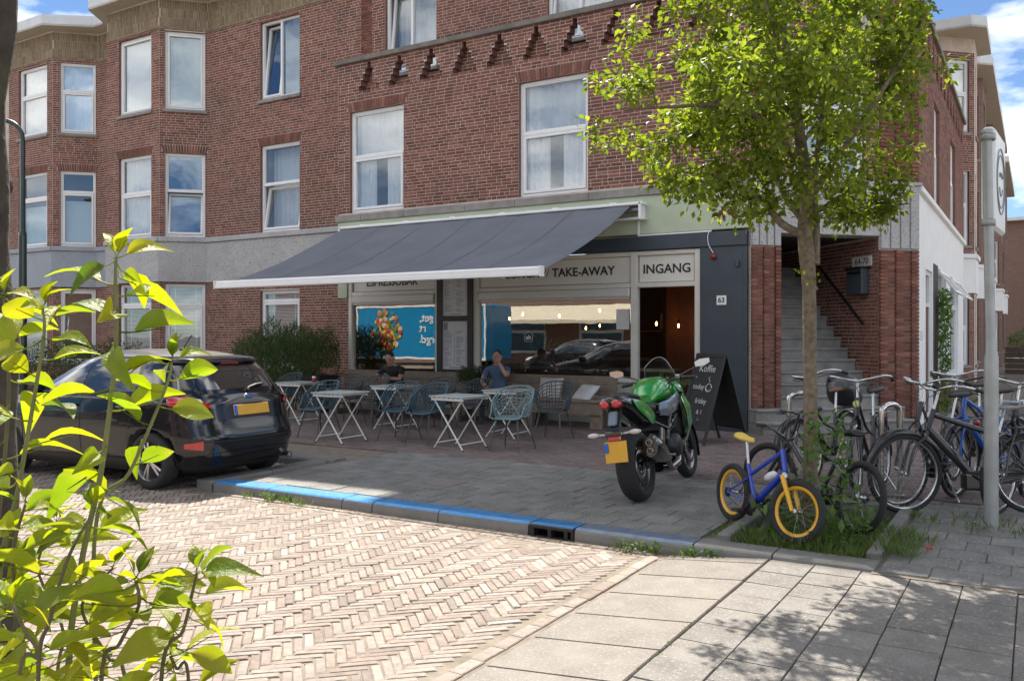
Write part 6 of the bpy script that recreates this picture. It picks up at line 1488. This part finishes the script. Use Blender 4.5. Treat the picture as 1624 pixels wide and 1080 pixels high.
def stem(pts, r0, r1, leaves, size=.075, top=True, start=.08, mm=None, skip=0):
    """pts: (px, py, t) from the base up"""
    pp = [atT(*q) for q in pts]; g_ = V((pp[0].x * .9 + sh.location.x * .1, pp[0].y * .9 + sh.location.y * .1, -.04)); full = [g_, g_.lerp(pp[0], .6) + V((.01, .01, 0))] + pp; ph = smooth_path(full, 7); k = len(ph)
    mb = MB(); mb.tube(ph, [r0 + (r1 - r0) * (i / (k - 1)) ** .8 for i in range(k)], 8); mb.build('stem', mm or m_wstem, sh, world=True)
    vis = smooth_path(pp, 12); n = len(vis); ang = rs.random() * 6
    for i in range(leaves):
        u = start + (1 - start) * (i + rs.uniform(-.25, .25)) / max(1, leaves - 1); q = vis[min(n - 1, max(0, int(u * (n - 1))))]; ang += 2.4 + rs.uniform(-.5, .5)
        side = CR * math.cos(ang) + CF * math.sin(ang) * .75; d = side + V((0, 0, rs.uniform(-.35, .65))); put_leaf(q, d, size * rs.uniform(.75, 1.2) * (1 - .35 * max(0, u - .8) / .2), rs.uniform(-1.0, 1.0))
    if top:
        for k2 in range(3): put_leaf(vis[-1], V((rs.uniform(-.5, .5), rs.uniform(-.5, .5), 1)), size * .5, rs.uniform(-1, 1))
stem([(108, 1090, 1.33), (128, 900, 1.33), (160, 750, 1.32), (180, 600, 1.31), (185, 520, 1.30), (183, 450, 1.30), (184, 412, 1.30)], .0065, .0022, 22, .086, mm=m_stem)
stem([(-4, 960, 1.45), (30, 770, 1.43), (56, 620, 1.42), (70, 530, 1.41), (68, 490, 1.41)], .006, .002, 18, .084, mm=m_stem)
stem([(150, 850, 1.36), (205, 750, 1.36), (245, 660, 1.35), (268, 600, 1.35), (272, 575, 1.35)], .004, .0018, 11, .076, mm=m_stem)
stem([(255, 1085, 1.22), (290, 1000, 1.22), (305, 940, 1.21), (312, 908, 1.2)], .004, .0018, 14, .07)
stem([(-30, 1000, 1.55), (0, 800, 1.53), (14, 620, 1.52), (8, 500, 1.52), (5, 470, 1.52)], .006, .002, 15, .084)
stem([(60, 1090, 1.2), (80, 980, 1.2), (110, 880, 1.22), (150, 810, 1.24)], .004, .002, 13, .076); stem([(10, 1090, 1.28), (25, 980, 1.28), (20, 880, 1.3), (40, 800, 1.3)], .004, .002, 13, .078); stem([(160, 1090, 1.24), (190, 1020, 1.22), (220, 960, 1.2), (215, 920, 1.2)], .004, .002, 14, .08)
stem([(90, 1095, 1.5), (100, 1000, 1.5), (60, 900, 1.5), (90, 830, 1.5)], .004, .002, 13, .084); stem([(200, 1095, 1.36), (170, 1040, 1.36), (130, 960, 1.35), (180, 900, 1.36)], .004, .002, 12, .078); stem([(30, 1095, 1.12), (60, 1040, 1.1), (40, 1000, 1.1), (20, 960, 1.1)], .003, .002, 8, .062); stem([(300, 1095, 1.25), (280, 1060, 1.25), (270, 1040, 1.25)], .003, .002, 5, .075); stem([(-20, 1095, 1.3), (0, 1010, 1.3), (-10, 930, 1.32), (15, 860, 1.33)], .004, .002, 16, .09)
# ---- big dark trunk at the edge of the pavement
bt = V((-2.72, 1.02, -.03)); bt = atT(-37, 530, 2.6); bt.z = -.05
dt_ = thing('roadside_tree', 'dark mossy tree trunk at the edge of the road beside the shrub', 'tree', bt); b = MB(); pts = []; rr = []
for k in range(60): z = k * .11; pts.append(bt + V((.015 * math.sin(z * 2.1), .012 * math.cos(z * 1.7), z))); rr.append(.115 + .012 * math.sin(z * 5.1) + .008 * math.sin(z * 13) - .004 * z)
b.tube(pts, rr, 18)
for k in range(46): a = rs.random() * 6.28; z = rs.uniform(.2, 4.6); b.ball(bt + V((.015 * math.sin(z * 2.1) + math.cos(a) * .098, .012 * math.cos(z * 1.7) + math.sin(a) * .098, z)), rs.uniform(.012, .024), 7, 5, sc_=(1, 1, 1.8))
top = pts[-1]; it2 = []
for k in range(9):
    a = k * .7; e = top + V((math.cos(a) * 1.2, math.sin(a) * 1.2, rs.uniform(.2, 1.3))); b.tube([top + V((0, 0, -rs.random() * 1.2)), top.lerp(e, .5) + V((0, 0, .2)), e], [.04, .025, .01], 6)
    for q in range(140): it2.append((e + rv(rs) * rs.uniform(.1, .7), rv(rs), .07, .05, rv(rs)))
b.build('trunk', m_dbark, dt_, world=True); tag(leaf_cloud('crown', m_leaf, dt_, it2), kind='stuff')
# ---- hedges and bushes by the houses
def bush(name, label, cat, c, rx, ry, h, n, l, w_, m, upw=.6, seed=1, base=.05, sq=2.5, stems=True):
    r_ = random.Random(seed); t = thing(name, label, cat, c); its = []
    for k in range(n):
        u = r_.uniform(-1, 1); v = r_.uniform(-1, 1); hh = (1 - .22 * abs(u) ** 3 - .15 * abs(v) ** 3) * (1 + .10 * math.sin(u * 7 + seed) + .06 * math.sin(u * 17 + v * 5)); z = base + (h * hh - base) * r_.random() ** .55
        if abs(u) ** sq + abs(v) ** sq > 1: continue
        its.append((V((u * rx, v * ry, z)), rv(r_) + V((0, 0, upw)), l * r_.uniform(.6, 1.25), w_ * r_.uniform(.7, 1.2), rv(r_)))
    o = leaf_cloud('foliage', m, t, its, world=False); tag(o, kind='stuff')
    if stems:
        b = MB()
        for k in range(12): x, y = r_.uniform(-.7, .7) * rx, r_.uniform(-.6, .6) * ry; b.tube([(x * .5, y * .5, -.03), (x * .8, y * .8, h * .4), (x, y, h * .8)], [.014, .01, .004], 5)
        b.build('stems', m_wstem, t)
    return t
m_spike = mat('spiky hedge', rough=.55, rcol=[(.035, .065, .018), (.05, .085, .022), (.065, .10, .03), (.04, .07, .02)], rvar=.25, var=0, trans=.3, spec=.35)
bush('lavender_bush', 'tall spiky green bush against the brick wall behind the car', 'bush', (-13.3, 12.9, 0), 1.25, .75, 1.62, 15000, .13, .016, m_spike, 1.4, 3)
bush('privet_hedge', 'dark green hedge in front of the bay windows', 'hedge', (-19.6, 12.4, 0), 2.6, .6, 1.35, 9000, .05, .03, m_hedge, .5, 4, sq=6); bush('privet_hedge', 'dark green hedge in front of the second bay house', 'hedge', (-25.2, 12.6, 0), 2.6, .6, 1.3, 6000, .05, .03, m_hedge, .5, 5, sq=6)
t = bush('potted_bush', 'small dark round potted bush standing on the bench', 'potted plant', (-8.72, 13.0, .48), .28, .24, .46, 1500, .04, .025, m_hedge, .4, 6, base=.16); b = MB(); b.lathe([(0, 0), (.10, 0), (.13, .18), (.12, .18), (.1, .16), (0, .16)], 16); b.build('pot', m_blk, t)
bush('twiggy_plant', 'sparse pale twiggy plant in the black planter box', 'plant', (-12.55, 12.75, .70), .22, .2, .34, 160, .03, .018, mat('pale leaf', (.30, .26, .16), .7, rvar=.2, trans=.3), .6, 7)
def fern(name, label, loc, n, l, seed, pot=True, up=.9):
    r_ = random.Random(seed); t = thing(name, label, 'potted plant' if pot else 'fern', loc); its = []; b = MB()
    for k in range(n):
        a = r_.random() * 6.28; d = V((math.cos(a), math.sin(a), 0)); L_ = l * r_.uniform(.6, 1.1); pts = [d * (L_ * .75 * u) + V((0, 0, L_ * (up * u - .55 * u * u))) for u in [q / 7 for q in range(8)]]; b.tube(pts, [.004 * (1 - q / 9) for q in range(8)], 4, caps=False)
        for q in range(1, 8):
            dd = (pts[q] - pts[q - 1]).normalized(); sd_ = dd.cross(V((0, 0, 1))).normalized()
            for s in (-1, 1): its.append((pts[q], sd_ * s + dd * .6, L_ * .2 * (1.1 - q / 8), .014, V((0, 0, 1))))
    b.build('stalks', m_stem, t); tag(leaf_cloud('fronds', m_weed, t, its, world=False), kind='stuff')
    if pot: b = MB(); b.lathe([(0, -loc[2]), (.13, -loc[2]), (.17, -.02), (.15, -.02), (.14, -.05), (0, -.05)], 18); b.build('pot', m_dgrey, t)
    return t
fern('door_plant', 'bushy green plant in a grey pot beside the open doorway', (-4.92, 13.25, .62), 40, .62, 8); fern('wall_fern', 'green fern growing at the foot of the white side wall', (-1.25, 20.5, 0), 40, 1.0, 9, False); fern('wall_fern', 'second clump of fern growing near the bay house', (-1.1, 23.6, 0), 34, 1.1, 10, False)
t = thing('climbing_plant', 'climbing plant with small leaves on the grimy brick beside the white door', 'climber', (-1.62, 18.75, 0)); its = []; b = MB(); r_ = random.Random(12)
for k in range(5): b.tube(smooth_path([(-.05, .1 * k - .2, 0), (-.05, .12 * k - .3 + r_.uniform(-.1, .1), .9), (-.05, .08 * k - .1, 1.7), (-.04, .05 * k, 2.3)]), .008, 5)
for k in range(1000): z = r_.random() ** .8 * 2.4; its.append((V((r_.uniform(-.03, .16), r_.gauss(0, .22) + .1 * math.sin(z * 4), z)), rv(r_) + V((.5, 0, -.2)), .07, .05, rv(r_)))
b.build('vine', m_wstem, t); tag(leaf_cloud('leaves', m_weed, t, its, world=False), kind='stuff')
bush('garden_hedge', 'clipped green hedge far down the side street', 'hedge', (2.2, 40, 0), 3.2, .8, 1.9, 7000, .09, .06, m_grass, .4, 13, sq=8); t = bush('flowering_hedge', 'low hedge dotted with yellow flowers along the side street', 'hedge', (1.2, 15.2, 0), 1.0, .5, 1.15, 2600, .05, .035, m_weed, .4, 14, sq=5)
its = []
for k in range(120): its.append((V((r_.uniform(-1, 1), r_.uniform(-.5, .3), r_.uniform(.6, 1.18))), rv(r_), .06, .06, rv(r_)))
tag(leaf_cloud('flowers', mat('yellow flower', (.55, .42, .03), .6, rvar=.15), t, its, world=False), kind='stuff')
# ---- grass, weeds and litter in the pit and along the kerb
its = []; r_ = random.Random(17)
def tuft(x, y, n, h, spread=.06, z=-.01):
    for k in range(n): a = r_.random() * 6.28; d = r_.random() ** .6 * spread; its.append((V((x + math.cos(a) * d, y + math.sin(a) * d, z)), V((math.cos(a) * .5, math.sin(a) * .5, 1)) + rv(r_) * .35, h * r_.uniform(.5, 1.2), .007 * r_.uniform(.7, 1.5), rv(r_)))
for k in range(420): 
    x = r_.uniform(-1.95, -1.0); y = 6.42 + r_.random() ** 1.6 * 1.6; tuft(x, y, 9, r_.uniform(.05, .16) * (1.15 if y < 7 else .8), .06, -.05)
for k in range(60): tuft(r_.uniform(-1.05, -.7), r_.uniform(6.4, 7.3), 10, .12, .05, .0)
for k in range(50): tuft(r_.uniform(-.9, .2), r_.uniform(7.6, 8.3), 7, .09, .05, 0)
for (px, py, n) in ((430, 792, 60), (455, 795, 60), (395, 788, 30), (1010, 868, 26), (1040, 872, 30), (1120, 872, 30), (480, 800, 30), (1085, 878, 26), (990, 866, 20)): p = ground(px, py, -.09); [tuft(p.x + r_.uniform(-.06, .06), min(KY - .02, p.y + r_.uniform(-.03, .03)), 6, .09, .03, -.10) for _ in range(max(2, n // 6))]
for k in range(70): tuft(r_.choice((-2.1, -2.13, -.90)) + r_.uniform(-.03, .03), r_.uniform(6.4, 8.2), 5, .06, .03, 0)
for k in range(160):                                       # moss and grass in the joints
    x = -1.6 + .3 * r_.randint(0, 10); tuft(x + r_.uniform(-.01, .01), r_.uniform(2.2, 6.1), 3, .016, .02, -.035)
for k in range(260): tuft(r_.uniform(-7, -2.7), r_.uniform(2.0, 6.0), 3, .016, .012, -.112)
tag(leaf_cloud('grass', m_grass, None, its), 'grass and weeds growing in the tree pit and along the kerb', 'grass', kind='stuff')
its = []
for k in range(300):
    x = r_.uniform(-1.9, -1.05); y = r_.uniform(6.5, 7.7); z = r_.uniform(-.03, .22); its.append((V((x, y, z)), rv(r_) + V((0, 0, .3)), r_.uniform(.05, .11), r_.uniform(.03, .06), V((0, 0, 1)) + rv(r_) * .5))
c = TB
for k in range(420): a = r_.random() * 6.28; z = r_.random() * .95; d = .10 + .22 * (1 - z / 1.1) * r_.random(); its.append((V((c.x + .12 + math.cos(a) * d, c.y - .02 + math.sin(a) * d, z)), rv(r_) + V((.2, -.2, .2)), r_.uniform(.04, .075), r_.uniform(.03, .05), V((0, 0, 1)) + rv(r_) * .6))
for (px, py, n) in ((1000, 866, 18), (1030, 868, 24), (1115, 868, 16), (1150, 868, 26), (425, 788, 20)):
    p = ground(px, py, -.06)
    for k in range(n): its.append((V((p.x + r_.uniform(-.07, .07), min(KY - .01, p.y + r_.uniform(-.04, .03)), r_.uniform(-.1, -.02))), rv(r_) + V((0, -.3, .3)), .04, .025, rv(r_)))
tag(leaf_cloud('weeds', m_weed, None, its), 'broad leaved weeds round the tree trunk and in the gutter', 'weeds', kind='stuff')
b = MB()                                                    # dry leaves and dirt in the gutter, petals on the tiles
its = []
for k in range(900): x = r_.uniform(-6.6, -2.2); its.append((V((x, KY - abs(r_.gauss(0, .07)) - .01, -.093)), V((r_.uniform(-1, 1), r_.uniform(-1, 1), .1)), r_.uniform(.008, .03), r_.uniform(.006, .018), V((0, 0, 1))))
for k in range(160): its.append((V((r_.uniform(-1.0, .4), r_.uniform(6.3, 8.6), .006)), V((r_.uniform(-1, 1), r_.uniform(-1, 1), .1)), .02, .014, V((0, 0, 1))))
tag(leaf_cloud('litter', mat('dry litter', rough=.9, rcol=[(.16, .10, .06), (.24, .17, .10), (.10, .07, .05), (.30, .24, .17)], var=0), None, its), 'dry leaf litter lying in the gutter along the kerb', 'litter', kind='stuff')
o = MB(); p = ground(1474, 871); o.rbox((0, 0, .012), (.05, .035, .02), .006); q = o.build('litter_wrapper', mat('red wrapper', (.5, .06, .05), .5)); q.location = (p.x, p.y, 0); tag(q, 'small red scrap lying on the dark tiles beside the tree pit', 'litter')
# ================================================================ street furniture
m_galv = mat('galvanised steel', (.36, .37, .37), .5, metal=.5, var=.15, scale=6, bump=.15, bscale=60, dirt=.3, dscale=4, dcol=(.22, .22, .21))
ps = ground(1572, 838); post = thing('sign_post', 'galvanised steel post carrying a white box sign with a round emblem', 'sign', (ps.x, ps.y, 0))
b = MB(); b.tube([(0, 0, -.05), (0, 0, 1.30), (0, 0, 1.36), (0, 0, 1.42), (-.005, 0, 1.5), (-.03, -.01, 3.17)], [.053, .053, .053, .043, .037, .036], 18); b.lathe([(.0, 3.19), (.046, 3.18), (.046, 3.15)], 14, (-.03, -.01, 0)); b.build('post', m_galv, post)
ex_ = (CF * .56 + CR * .40).normalized(); nn = V((ex_.y, -ex_.x, 0)); Fs = Frame(V((-.03, -.01, 0)) + ex_ * .06 + nn * .0, ex_, nn)
m_sgw = mat('sign white', (.74, .75, .74), .45, var=.05, dirt=.12, dscale=4, dcol=(.5, .5, .48))
b = MB(); Fs.box(b, 0, .72, 2.40, 3.22, -.05, .05, 0, .03); sb = b.build('sign_box', m_sgw, post)
for sg in (1, -1):
    c = Fs.p(.37, 2.82, sg * .053); b = MB(); b.tube([c + Fs.u * (.27 * math.cos(a)) + V((0, 0, .27 * math.sin(a))) for a in [2 * math.pi * k / 32 for k in range(32)]], .006, 5, closed=True); b.tube([c + Fs.u * (.22 * math.cos(a)) + V((0, 0, .22 * math.sin(a))) for a in [2 * math.pi * k / 32 for k in range(32)]], .004, 5, closed=True)
    for dx, dz in ((-.07, .05), (.07, .05)): b.ball(c + Fs.u * dx + V((0, 0, dz)), .02, 8, 6)
    b.tube([c + Fs.u * (.10 * math.cos(a)) + V((0, 0, -.02 + .10 * math.sin(a))) for a in [R(200 + 14 * k) for k in range(11)]], .005, 5); b.build('emblem', mat('emblem grey', (.22, .25, .27), .5), sb)
for z in (2.44, 3.12): b = MB(); b.lathe([(.041, -.025), (.053, -.025), (.053, .025), (.041, .025)], 16, (-.02, -.006, z)); b.build('clamp', m_galv, post)
lp = atT(36, 600, 18.6); lamp = thing('street_lamp', 'slim dark green street lamp with a curved arm beside the bay houses', 'street lamp', (lp.x, lp.y, 0)); m_lgreen = mat('dark green enamel', (.012, .028, .024), .35, var=.1, coat=.3)
b = MB(); b.tube([(0, 0, 0), (0, 0, 1.2), (0, 0, 3.65), (0, 0, 3.72), (0, 0, 3.76), (0, 0, 5.65)] , [.09, .085, .08, .08, .055, .052], 14); d = -CR; b.tube(smooth_path([(0, 0, 5.63), V((0, 0, 5.87)) + d * .03, V((0, 0, 6.06)) + d * .18, V((0, 0, 6.15)) + d * .46, V((0, 0, 6.15)) + d * .9], 6), .050, 12); b.build('pole', m_lgreen, lamp)
b = MB(); b.rbox(V((0, 0, 6.12)) + d * 1.15, (.5, .2, .09), .03, Matrix.Rotation(math.atan2(d.y, d.x), 3, 'Z')); hd = b.build('lamp_head', m_lgreen, lamp); b = MB(); b.rbox(V((0, 0, 6.06)) + d * 1.15, (.4, .15, .03), .01, Matrix.Rotation(math.atan2(d.y, d.x), 3, 'Z')); b.build('diffuser', m_lamp, hd)
# black tarpaulin over a parked cargo bike
t = thing('covered_cargo_bike', 'cargo bike under a crumpled black tarpaulin by the side street', 'cargo bike', (.62, 12.2, 0), R(-20)); b = MB(); r_ = random.Random(3); rows = []
for i in range(23):
    u = -1 + 2 * i / 22; row = []
    for j in range(15):
        v = -1 + 2 * j / 14; h = (.78 + .18 * math.sin(u * 2.4 + .6)) * (1 - abs(v) ** 4 * .55) * (1 - abs(u) ** 8 * .6); row.append((u * .85, v * .36 * (1 + .04 * math.sin(u * 9)), .10 + h + .02 * math.sin(u * 13 + v * 7) + r_.uniform(-.012, .012)))
    rows.append([(row[0][0], row[0][1] - .03, .08)] + row + [(row[-1][0], row[-1][1] + .03, .08)])
b.grid(rows, flip=True); b.build('tarpaulin', mat('black tarp', (.015, .016, .02), .45, var=.15, bump=.3, bscale=25), t)
for x, r0 in ((-.6, .3), (.62, .25)): wheel(t, 'wheel', x, r0, .022, m_bkblk, spokes=16)
b = MB(); b.tube([(-.3, 0, .6), (-.25, 0, 1.08)], .014, 8); b.tube([(-.3, -.28, 1.10), (-.22, 0, 1.08), (-.3, .28, 1.10)], .013, 8); b.build('handlebar', m_bkblk, t)
t = thing('garden_fence', 'low dark timber fence far down the side street', 'fence', (2.2, 36, 0))
for k in range(5): b = MB(); b.rbox((0, 0, .2 + .2 * k), (6.4, .05, .17), .01); b.build('board', m_dwood, t)
# ================================================================ people on the bench
def person(label, loc, rz, joints, rad, edges, mats, zone, head, hair, lean=0):
    t = thing('person', label, 'person', loc, R(rz)); names = list(joints); me = bpy.data.meshes.new('body'); me.from_pydata([joints[n] for n in names], [(names.index(a), names.index(c)) for a, c in edges], [])
    o = bpy.data.objects.new('body', me); C.objects.link(o); sk = o.modifiers.new('skin', 'SKIN'); sk.use_smooth_shade = True
    for i, n in enumerate(names): v = me.skin_vertices[0].data[i]; r_ = rad[n]; v.radius = (r_, r_) if not isinstance(r_, tuple) else r_; v.use_root = n == 'pelvis'
    ss = o.modifiers.new('sub', 'SUBSURF'); ss.levels = ss.render_levels = 2; dg = bpy.context.evaluated_depsgraph_get(); dg.update(); m2 = bpy.data.meshes.new_from_object(o.evaluated_get(dg)); o.modifiers.clear(); o.data = m2
    m2.materials.clear()
    for q in mats: m2.materials.append(q)
    for p in m2.polygons: p.material_index = zone(p.center); p.use_smooth = True
    o.parent = t
    hc, hd_ = V(head[0]), head[1]; rot = Matrix.Rotation(R(hd_[0]), 3, 'X') @ Matrix.Rotation(R(hd_[1]), 3, 'Z')
    b = MB(); b.ball(hc, .105, 16, 12, sc_=(.76, .92, 1.12), rot=rot); b.ball(hc + rot @ V((0, -.045, -.055)), .062, 12, 8, sc_=(.85, .8, .9), rot=rot)
    b.tube([hc + rot @ V((0, -.085, .02)), hc + rot @ V((0, -.118, -.022))], [.011, .017], 6)
    for s in (-1, 1): b.ball(hc + rot @ V((s * .080, .005, -.005)), .026, 8, 6, sc_=(.35, .7, 1.1), rot=rot)
    hd = b.build('head', mats[0], t)
    for s in (-1, 1): b = MB(); b.ball(hc + rot @ V((s * .032, -.090, .012)), .011, 8, 6); b.build('eye', m_ink, hd)
    b = MB(); b.rbox(hc + rot @ V((0, -.098, -.052)), (.045, .012, .010), .003, rot); b.build('mouth', mat('lips', (.30, .13, .11), .5), hd)
    b = MB(); rows = []
    for i in range(9):
        a = R(8 + 82 * i / 8); rows.append([hc + rot @ V((math.sin(a) * math.cos(c) * .087, .012 + math.sin(a) * math.sin(c) * .108 * (.98 if math.sin(c) > -.3 else .93), math.cos(a) * .128 - (.0 if math.sin(c) < 0 else .03 * (i / 8) ** 2))) for c in [2 * math.pi * k / 18 for k in range(19)] ])
    rows = [[p for p in r] for r in rows]; b.grid(rows[:7], flip=False); b.build('hair', hair, t)
    return t
def hand(b, wrist, d, up, curl=.5):
    """palm with five bent fingers"""
    d = V(d).normalized(); s = d.cross(V(up)).normalized(); n = s.cross(d); w_ = V(wrist); rot = Matrix((s, d, n)).transposed(); b.ball(w_ + d * .045, .05, 10, 6, sc_=(.8, 1, .36), rot=rot)
    for k, (o_, l) in enumerate(((-.030, .068), (-.010, .078), (.010, .072), (.029, .056))):
        p0 = w_ + d * .08 + s * o_; p1 = p0 + (d - n * curl * .5).normalized() * l * .5; p2 = p1 + (d - n * curl * 1.8).normalized() * l * .5; b.tube([p0, p1, p2], [.0095, .009, .007], 6)
    p0 = w_ + d * .03 - s * .035; b.tube([p0, p0 + (d * .5 - s * .8).normalized() * .035, p0 + (d - s * .6 - n * curl).normalized() * .065], [.011, .010, .008], 6)
m_skin = mat('skin', (.42, .25, .18), .55, var=.06); m_tee = mat('black t-shirt', (.022, .021, .022), .85, var=.15, scale=12); m_bshirt = mat('blue shirt', (.07, .12, .20), .85, var=.12, scale=12); m_jean = mat('dark jeans', (.03, .036, .055), .85, var=.2, scale=30); m_hair = mat('dark hair', (.028, .018, .012), .7, var=.3, scale=60, bump=.6, bscale=120); m_shoe = mat('shoe', (.05, .05, .05), .6)
E = [('pelvis', 'waist'), ('waist', 'chest'), ('chest', 'neck'), ('neck', 'nape'), ('chest', 'shl'), ('shl', 'ell'), ('ell', 'wrl'), ('chest', 'shr'), ('shr', 'elr'), ('elr', 'wrr'), ('pelvis', 'hpl'), ('hpl', 'knl'), ('knl', 'anl'), ('anl', 'tol'), ('pelvis', 'hpr'), ('hpr', 'knr'), ('knr', 'anr'), ('anr', 'tor')]
RD = dict(pelvis=(.15, .12), waist=(.135, .10), chest=(.155, .11), neck=.062, nape=.052, shl=.068, ell=.044, wrl=.028, shr=.068, elr=.044, wrr=.028, hpl=.092, knl=.062, anl=.045, tol=.036, hpr=.092, knr=.062, anr=.045, tor=.036)
legs = dict(hpl=(.10, -.08, .10), knl=(.13, -.46, .12), anl=(.13, -.44, -.33), tol=(.14, -.58, -.395), hpr=(-.10, -.08, .10), knr=(-.13, -.46, .12), anr=(-.15, -.40, -.33), tor=(-.16, -.54, -.395))
J1 = dict(pelvis=(0, .02, .10), waist=(0, -.02, .27), chest=(0, -.14, .47), neck=(0, -.20, .575), nape=(0, -.23, .62), shl=(.20, -.15, .50), ell=(.26, -.36, .32), wrl=(.10, -.52, .35), shr=(-.20, -.15, .50), elr=(-.28, -.34, .31), wrr=(-.14, -.54, .36), **legs)
def zone1(c):
    if c.z < .16 and c.y < .12 and not (c.z > .05 and abs(c.x) > .3): return 2 if c.z > -.30 else 3
    if c.z < .20: return 2
    if (abs(c.x) > .245 or c.y < -.30) and c.z < .41: return 0
    return 1 if c.z < .565 else 0
P1 = person('seated person in a black t-shirt leaning forward over the table on the bench', (-10.35, 12.88, .40), 8, J1, RD, E, [m_skin, m_tee, m_jean, m_shoe], zone1, ((0, -.27, .70), (22, 10)), m_hair)
b = MB(); hand(b, J1['wrl'], (-.5, -.8, .1), (0, 0, 1)); b.build('hand', m_skin, P1); b = MB(); hand(b, J1['wrr'], (.5, -.8, .1), (0, 0, 1)); b.build('hand', m_skin, P1)
J2 = dict(pelvis=(0, .05, .10), waist=(0, .06, .28), chest=(0, .03, .50), neck=(0, .0, .615), nape=(0, -.02, .66), shl=(.20, .02, .53), ell=(.24, -.24, .42), wrl=(.10, -.22, .66), shr=(-.20, .02, .53), elr=(-.25, -.10, .30), wrr=(-.12, -.32, .26), **legs)
def zone2(c):
    if c.z < .17: return 2 if c.z > -.30 else 3
    if c.y < -.14 or (abs(c.x) > .23 and c.z < .44): return 0
    return 1 if c.z < .605 else 0
P2 = person('seated person in a blue shirt resting the face on one raised hand', (-8.18, 12.98, .40), 14, J2, RD, E, [m_skin, m_bshirt, m_jean, m_shoe], zone2, ((.01, -.05, .75), (4, 8)), m_hair)
b = MB(); hand(b, J2['wrl'], (-.3, .05, 1), (0, 1, 0), .9); b.build('hand', m_skin, P2); b = MB(); hand(b, J2['wrr'], (.4, -.8, -.1), (0, 0, 1)); b.build('hand', m_skin, P2)
# ================================================================ across the street: what the shop windows mirror
tk_ = thing('delivery_van', 'bright blue delivery van with white lettering, mirrored in the shop window', 'van', (-23.0, -3.6, -.1)); m_vblue = mat('van blue', (.0, .22, .46), .35, coat=.4, var=.03)
b = MB(); b.rbox((0, 0, 1.72), (7.0, 2.1, 2.36), .06); b.build('box_body', m_vblue, tk_)
b = MB(); Fv = Frame((0, 1.05, 0), (-1, 0, 0), (0, 1, 0)); frame4(Fv, b, -3.5, 3.5, .55, 2.9, -.02, .02, .09); b.build('edge_trim', m_pvc, tk_)
b = MB(); loft(b, [ring(-3.5, 1.25, 1.0, .9, 5), ring(-4.2, 1.2, 1.0, .85, 5), ring(-4.9, 1.0, .95, .55, 4), ring(-5.2, .8, .9, .35, 4)]); b.build('cab', m_vblue, tk_); b = MB(); Fv.box(b, 3.6, 4.35, 1.35, 1.95, -.1, -.02); b.build('cab_window', m_cglass, tk_)
for s_, z, in (('get,', 2.35), ('rt', 1.90), ('zorgd.', 1.42)): text(s_.replace('\u00a0', ' '), .50, 'lettering', m_pvc, tk_, onwall(Fv, -.1, z, .015), bold=.008, align='RIGHT')
r_ = random.Random(9)
for nm, col, n, rr in (('tomato_print', (.55, .05, .03), 26, .12), ('orange_print', (.65, .22, .03), 24, .12), ('yellow_print', (.62, .45, .10), 24, .12), ('leaf_print', (.10, .22, .04), 26, .11), ('cream_print', (.6, .5, .36), 16, .12)):
    b = MB()
    for k in range(n): a = r_.random() * 6.28; d = r_.random() ** .5; b.ball(Fv.p(1.75 + math.cos(a) * d * .82, 1.75 + math.sin(a) * d * .95, .02), rr * r_.uniform(.6, 1.2), 10, 6, sc_=(1, .12, 1))
    tag(b.build(nm, mat(nm, col, .5), tk_), kind='stuff')
for x in (-3.9, 2.2):
    for s in (-1, 1): b = MB(); b.lathe([(.2, -.12), (.34, -.12), (.36, 0), (.34, .12), (.2, .12)], 24, (x, s * .9, .36), (0, 1, 0)); b.lathe([(0, s * .06), (.2, s * .1)], 18, (x, s * .9, .36), (0, 1, 0), m=1); b.build('wheel', [m_tyre, m_alloy], tk_)
c2 = dup(car, (-14.6, -1.3, -.1), R(181), 'dark hatchback across the street, mirrored in the right shop window', None)
op = thing('opposite_house', 'brick shop across the street with a cream awning, mirrored in the windows', 'building', (-22, -10, 0)); Fo = Frame((-2, -10, 0), (-1, 0, 0), (0, 1, 0)); hs = []
for k in range(9): hs += [(2 + k * 4.2, 4.4 + k * 4.2, .6, 2.6), (2.2 + k * 4.2, 3.6 + k * 4.2, 3.7, 5.3)]
b = MB(); wall(Fo, b, None, 0, 40, 0, 6.2, hs, .3, courses=False); b.build('wall', m_fbrick, op, world=True); b = MB(); Fo.box(b, 0, 40, 6.2, 6.4, -6, .3); Fo.box(b, 0, 40, 0, 6.2, -6, -5.9); b.build('roof', m_zinc, op, world=True)
for h in hs: window(Fo, op, *h, style='tb', back='none', sill=False, room=False)
b = MB(); rows = [[Fo.p(a, 2.95 - .75 * t_, .05 + 1.5 * t_) for t_ in (0, .5, 1)] for a in (12, 15, 18, 21, 24)]; b.grid(rows); Fo.box(b, 12, 24, 2.05, 2.22, 1.5, 1.56); b.build('awning', mat('cream awning', (.62, .55, .42), .8), op, world=True)
# plants and a notice behind the shop glass
for k, (x, h, sd) in enumerate(((-8.0, .55, 31), (-7.55, .42, 32), (-6.9, .4, 33))): bush('indoor_plant', ['tall leafy plant in a pot behind the right shop window', 'shorter leafy plant behind the right shop window beside the tall one', 'small grey green plant near the notice behind the shop window'][k], 'potted plant', (x, 14.25, .95), .22, .2, h, 420, .07, .03, m_weed, .9, sd, base=.1)
t = thing('window_shelf', 'pale wooden window shelf behind the shop glass', 'shelf', (-8.6, 14.25, .9)); b = MB(); b.rbox((0, 0, .02), (6.6, .35, .05), .006); b.build('board', m_wood, t)
for x in (-3, 0, 3): b = MB(); b.rbox((x, 0, -.45), (.06, .06, .88), .005); b.build('leg', m_wood, t)
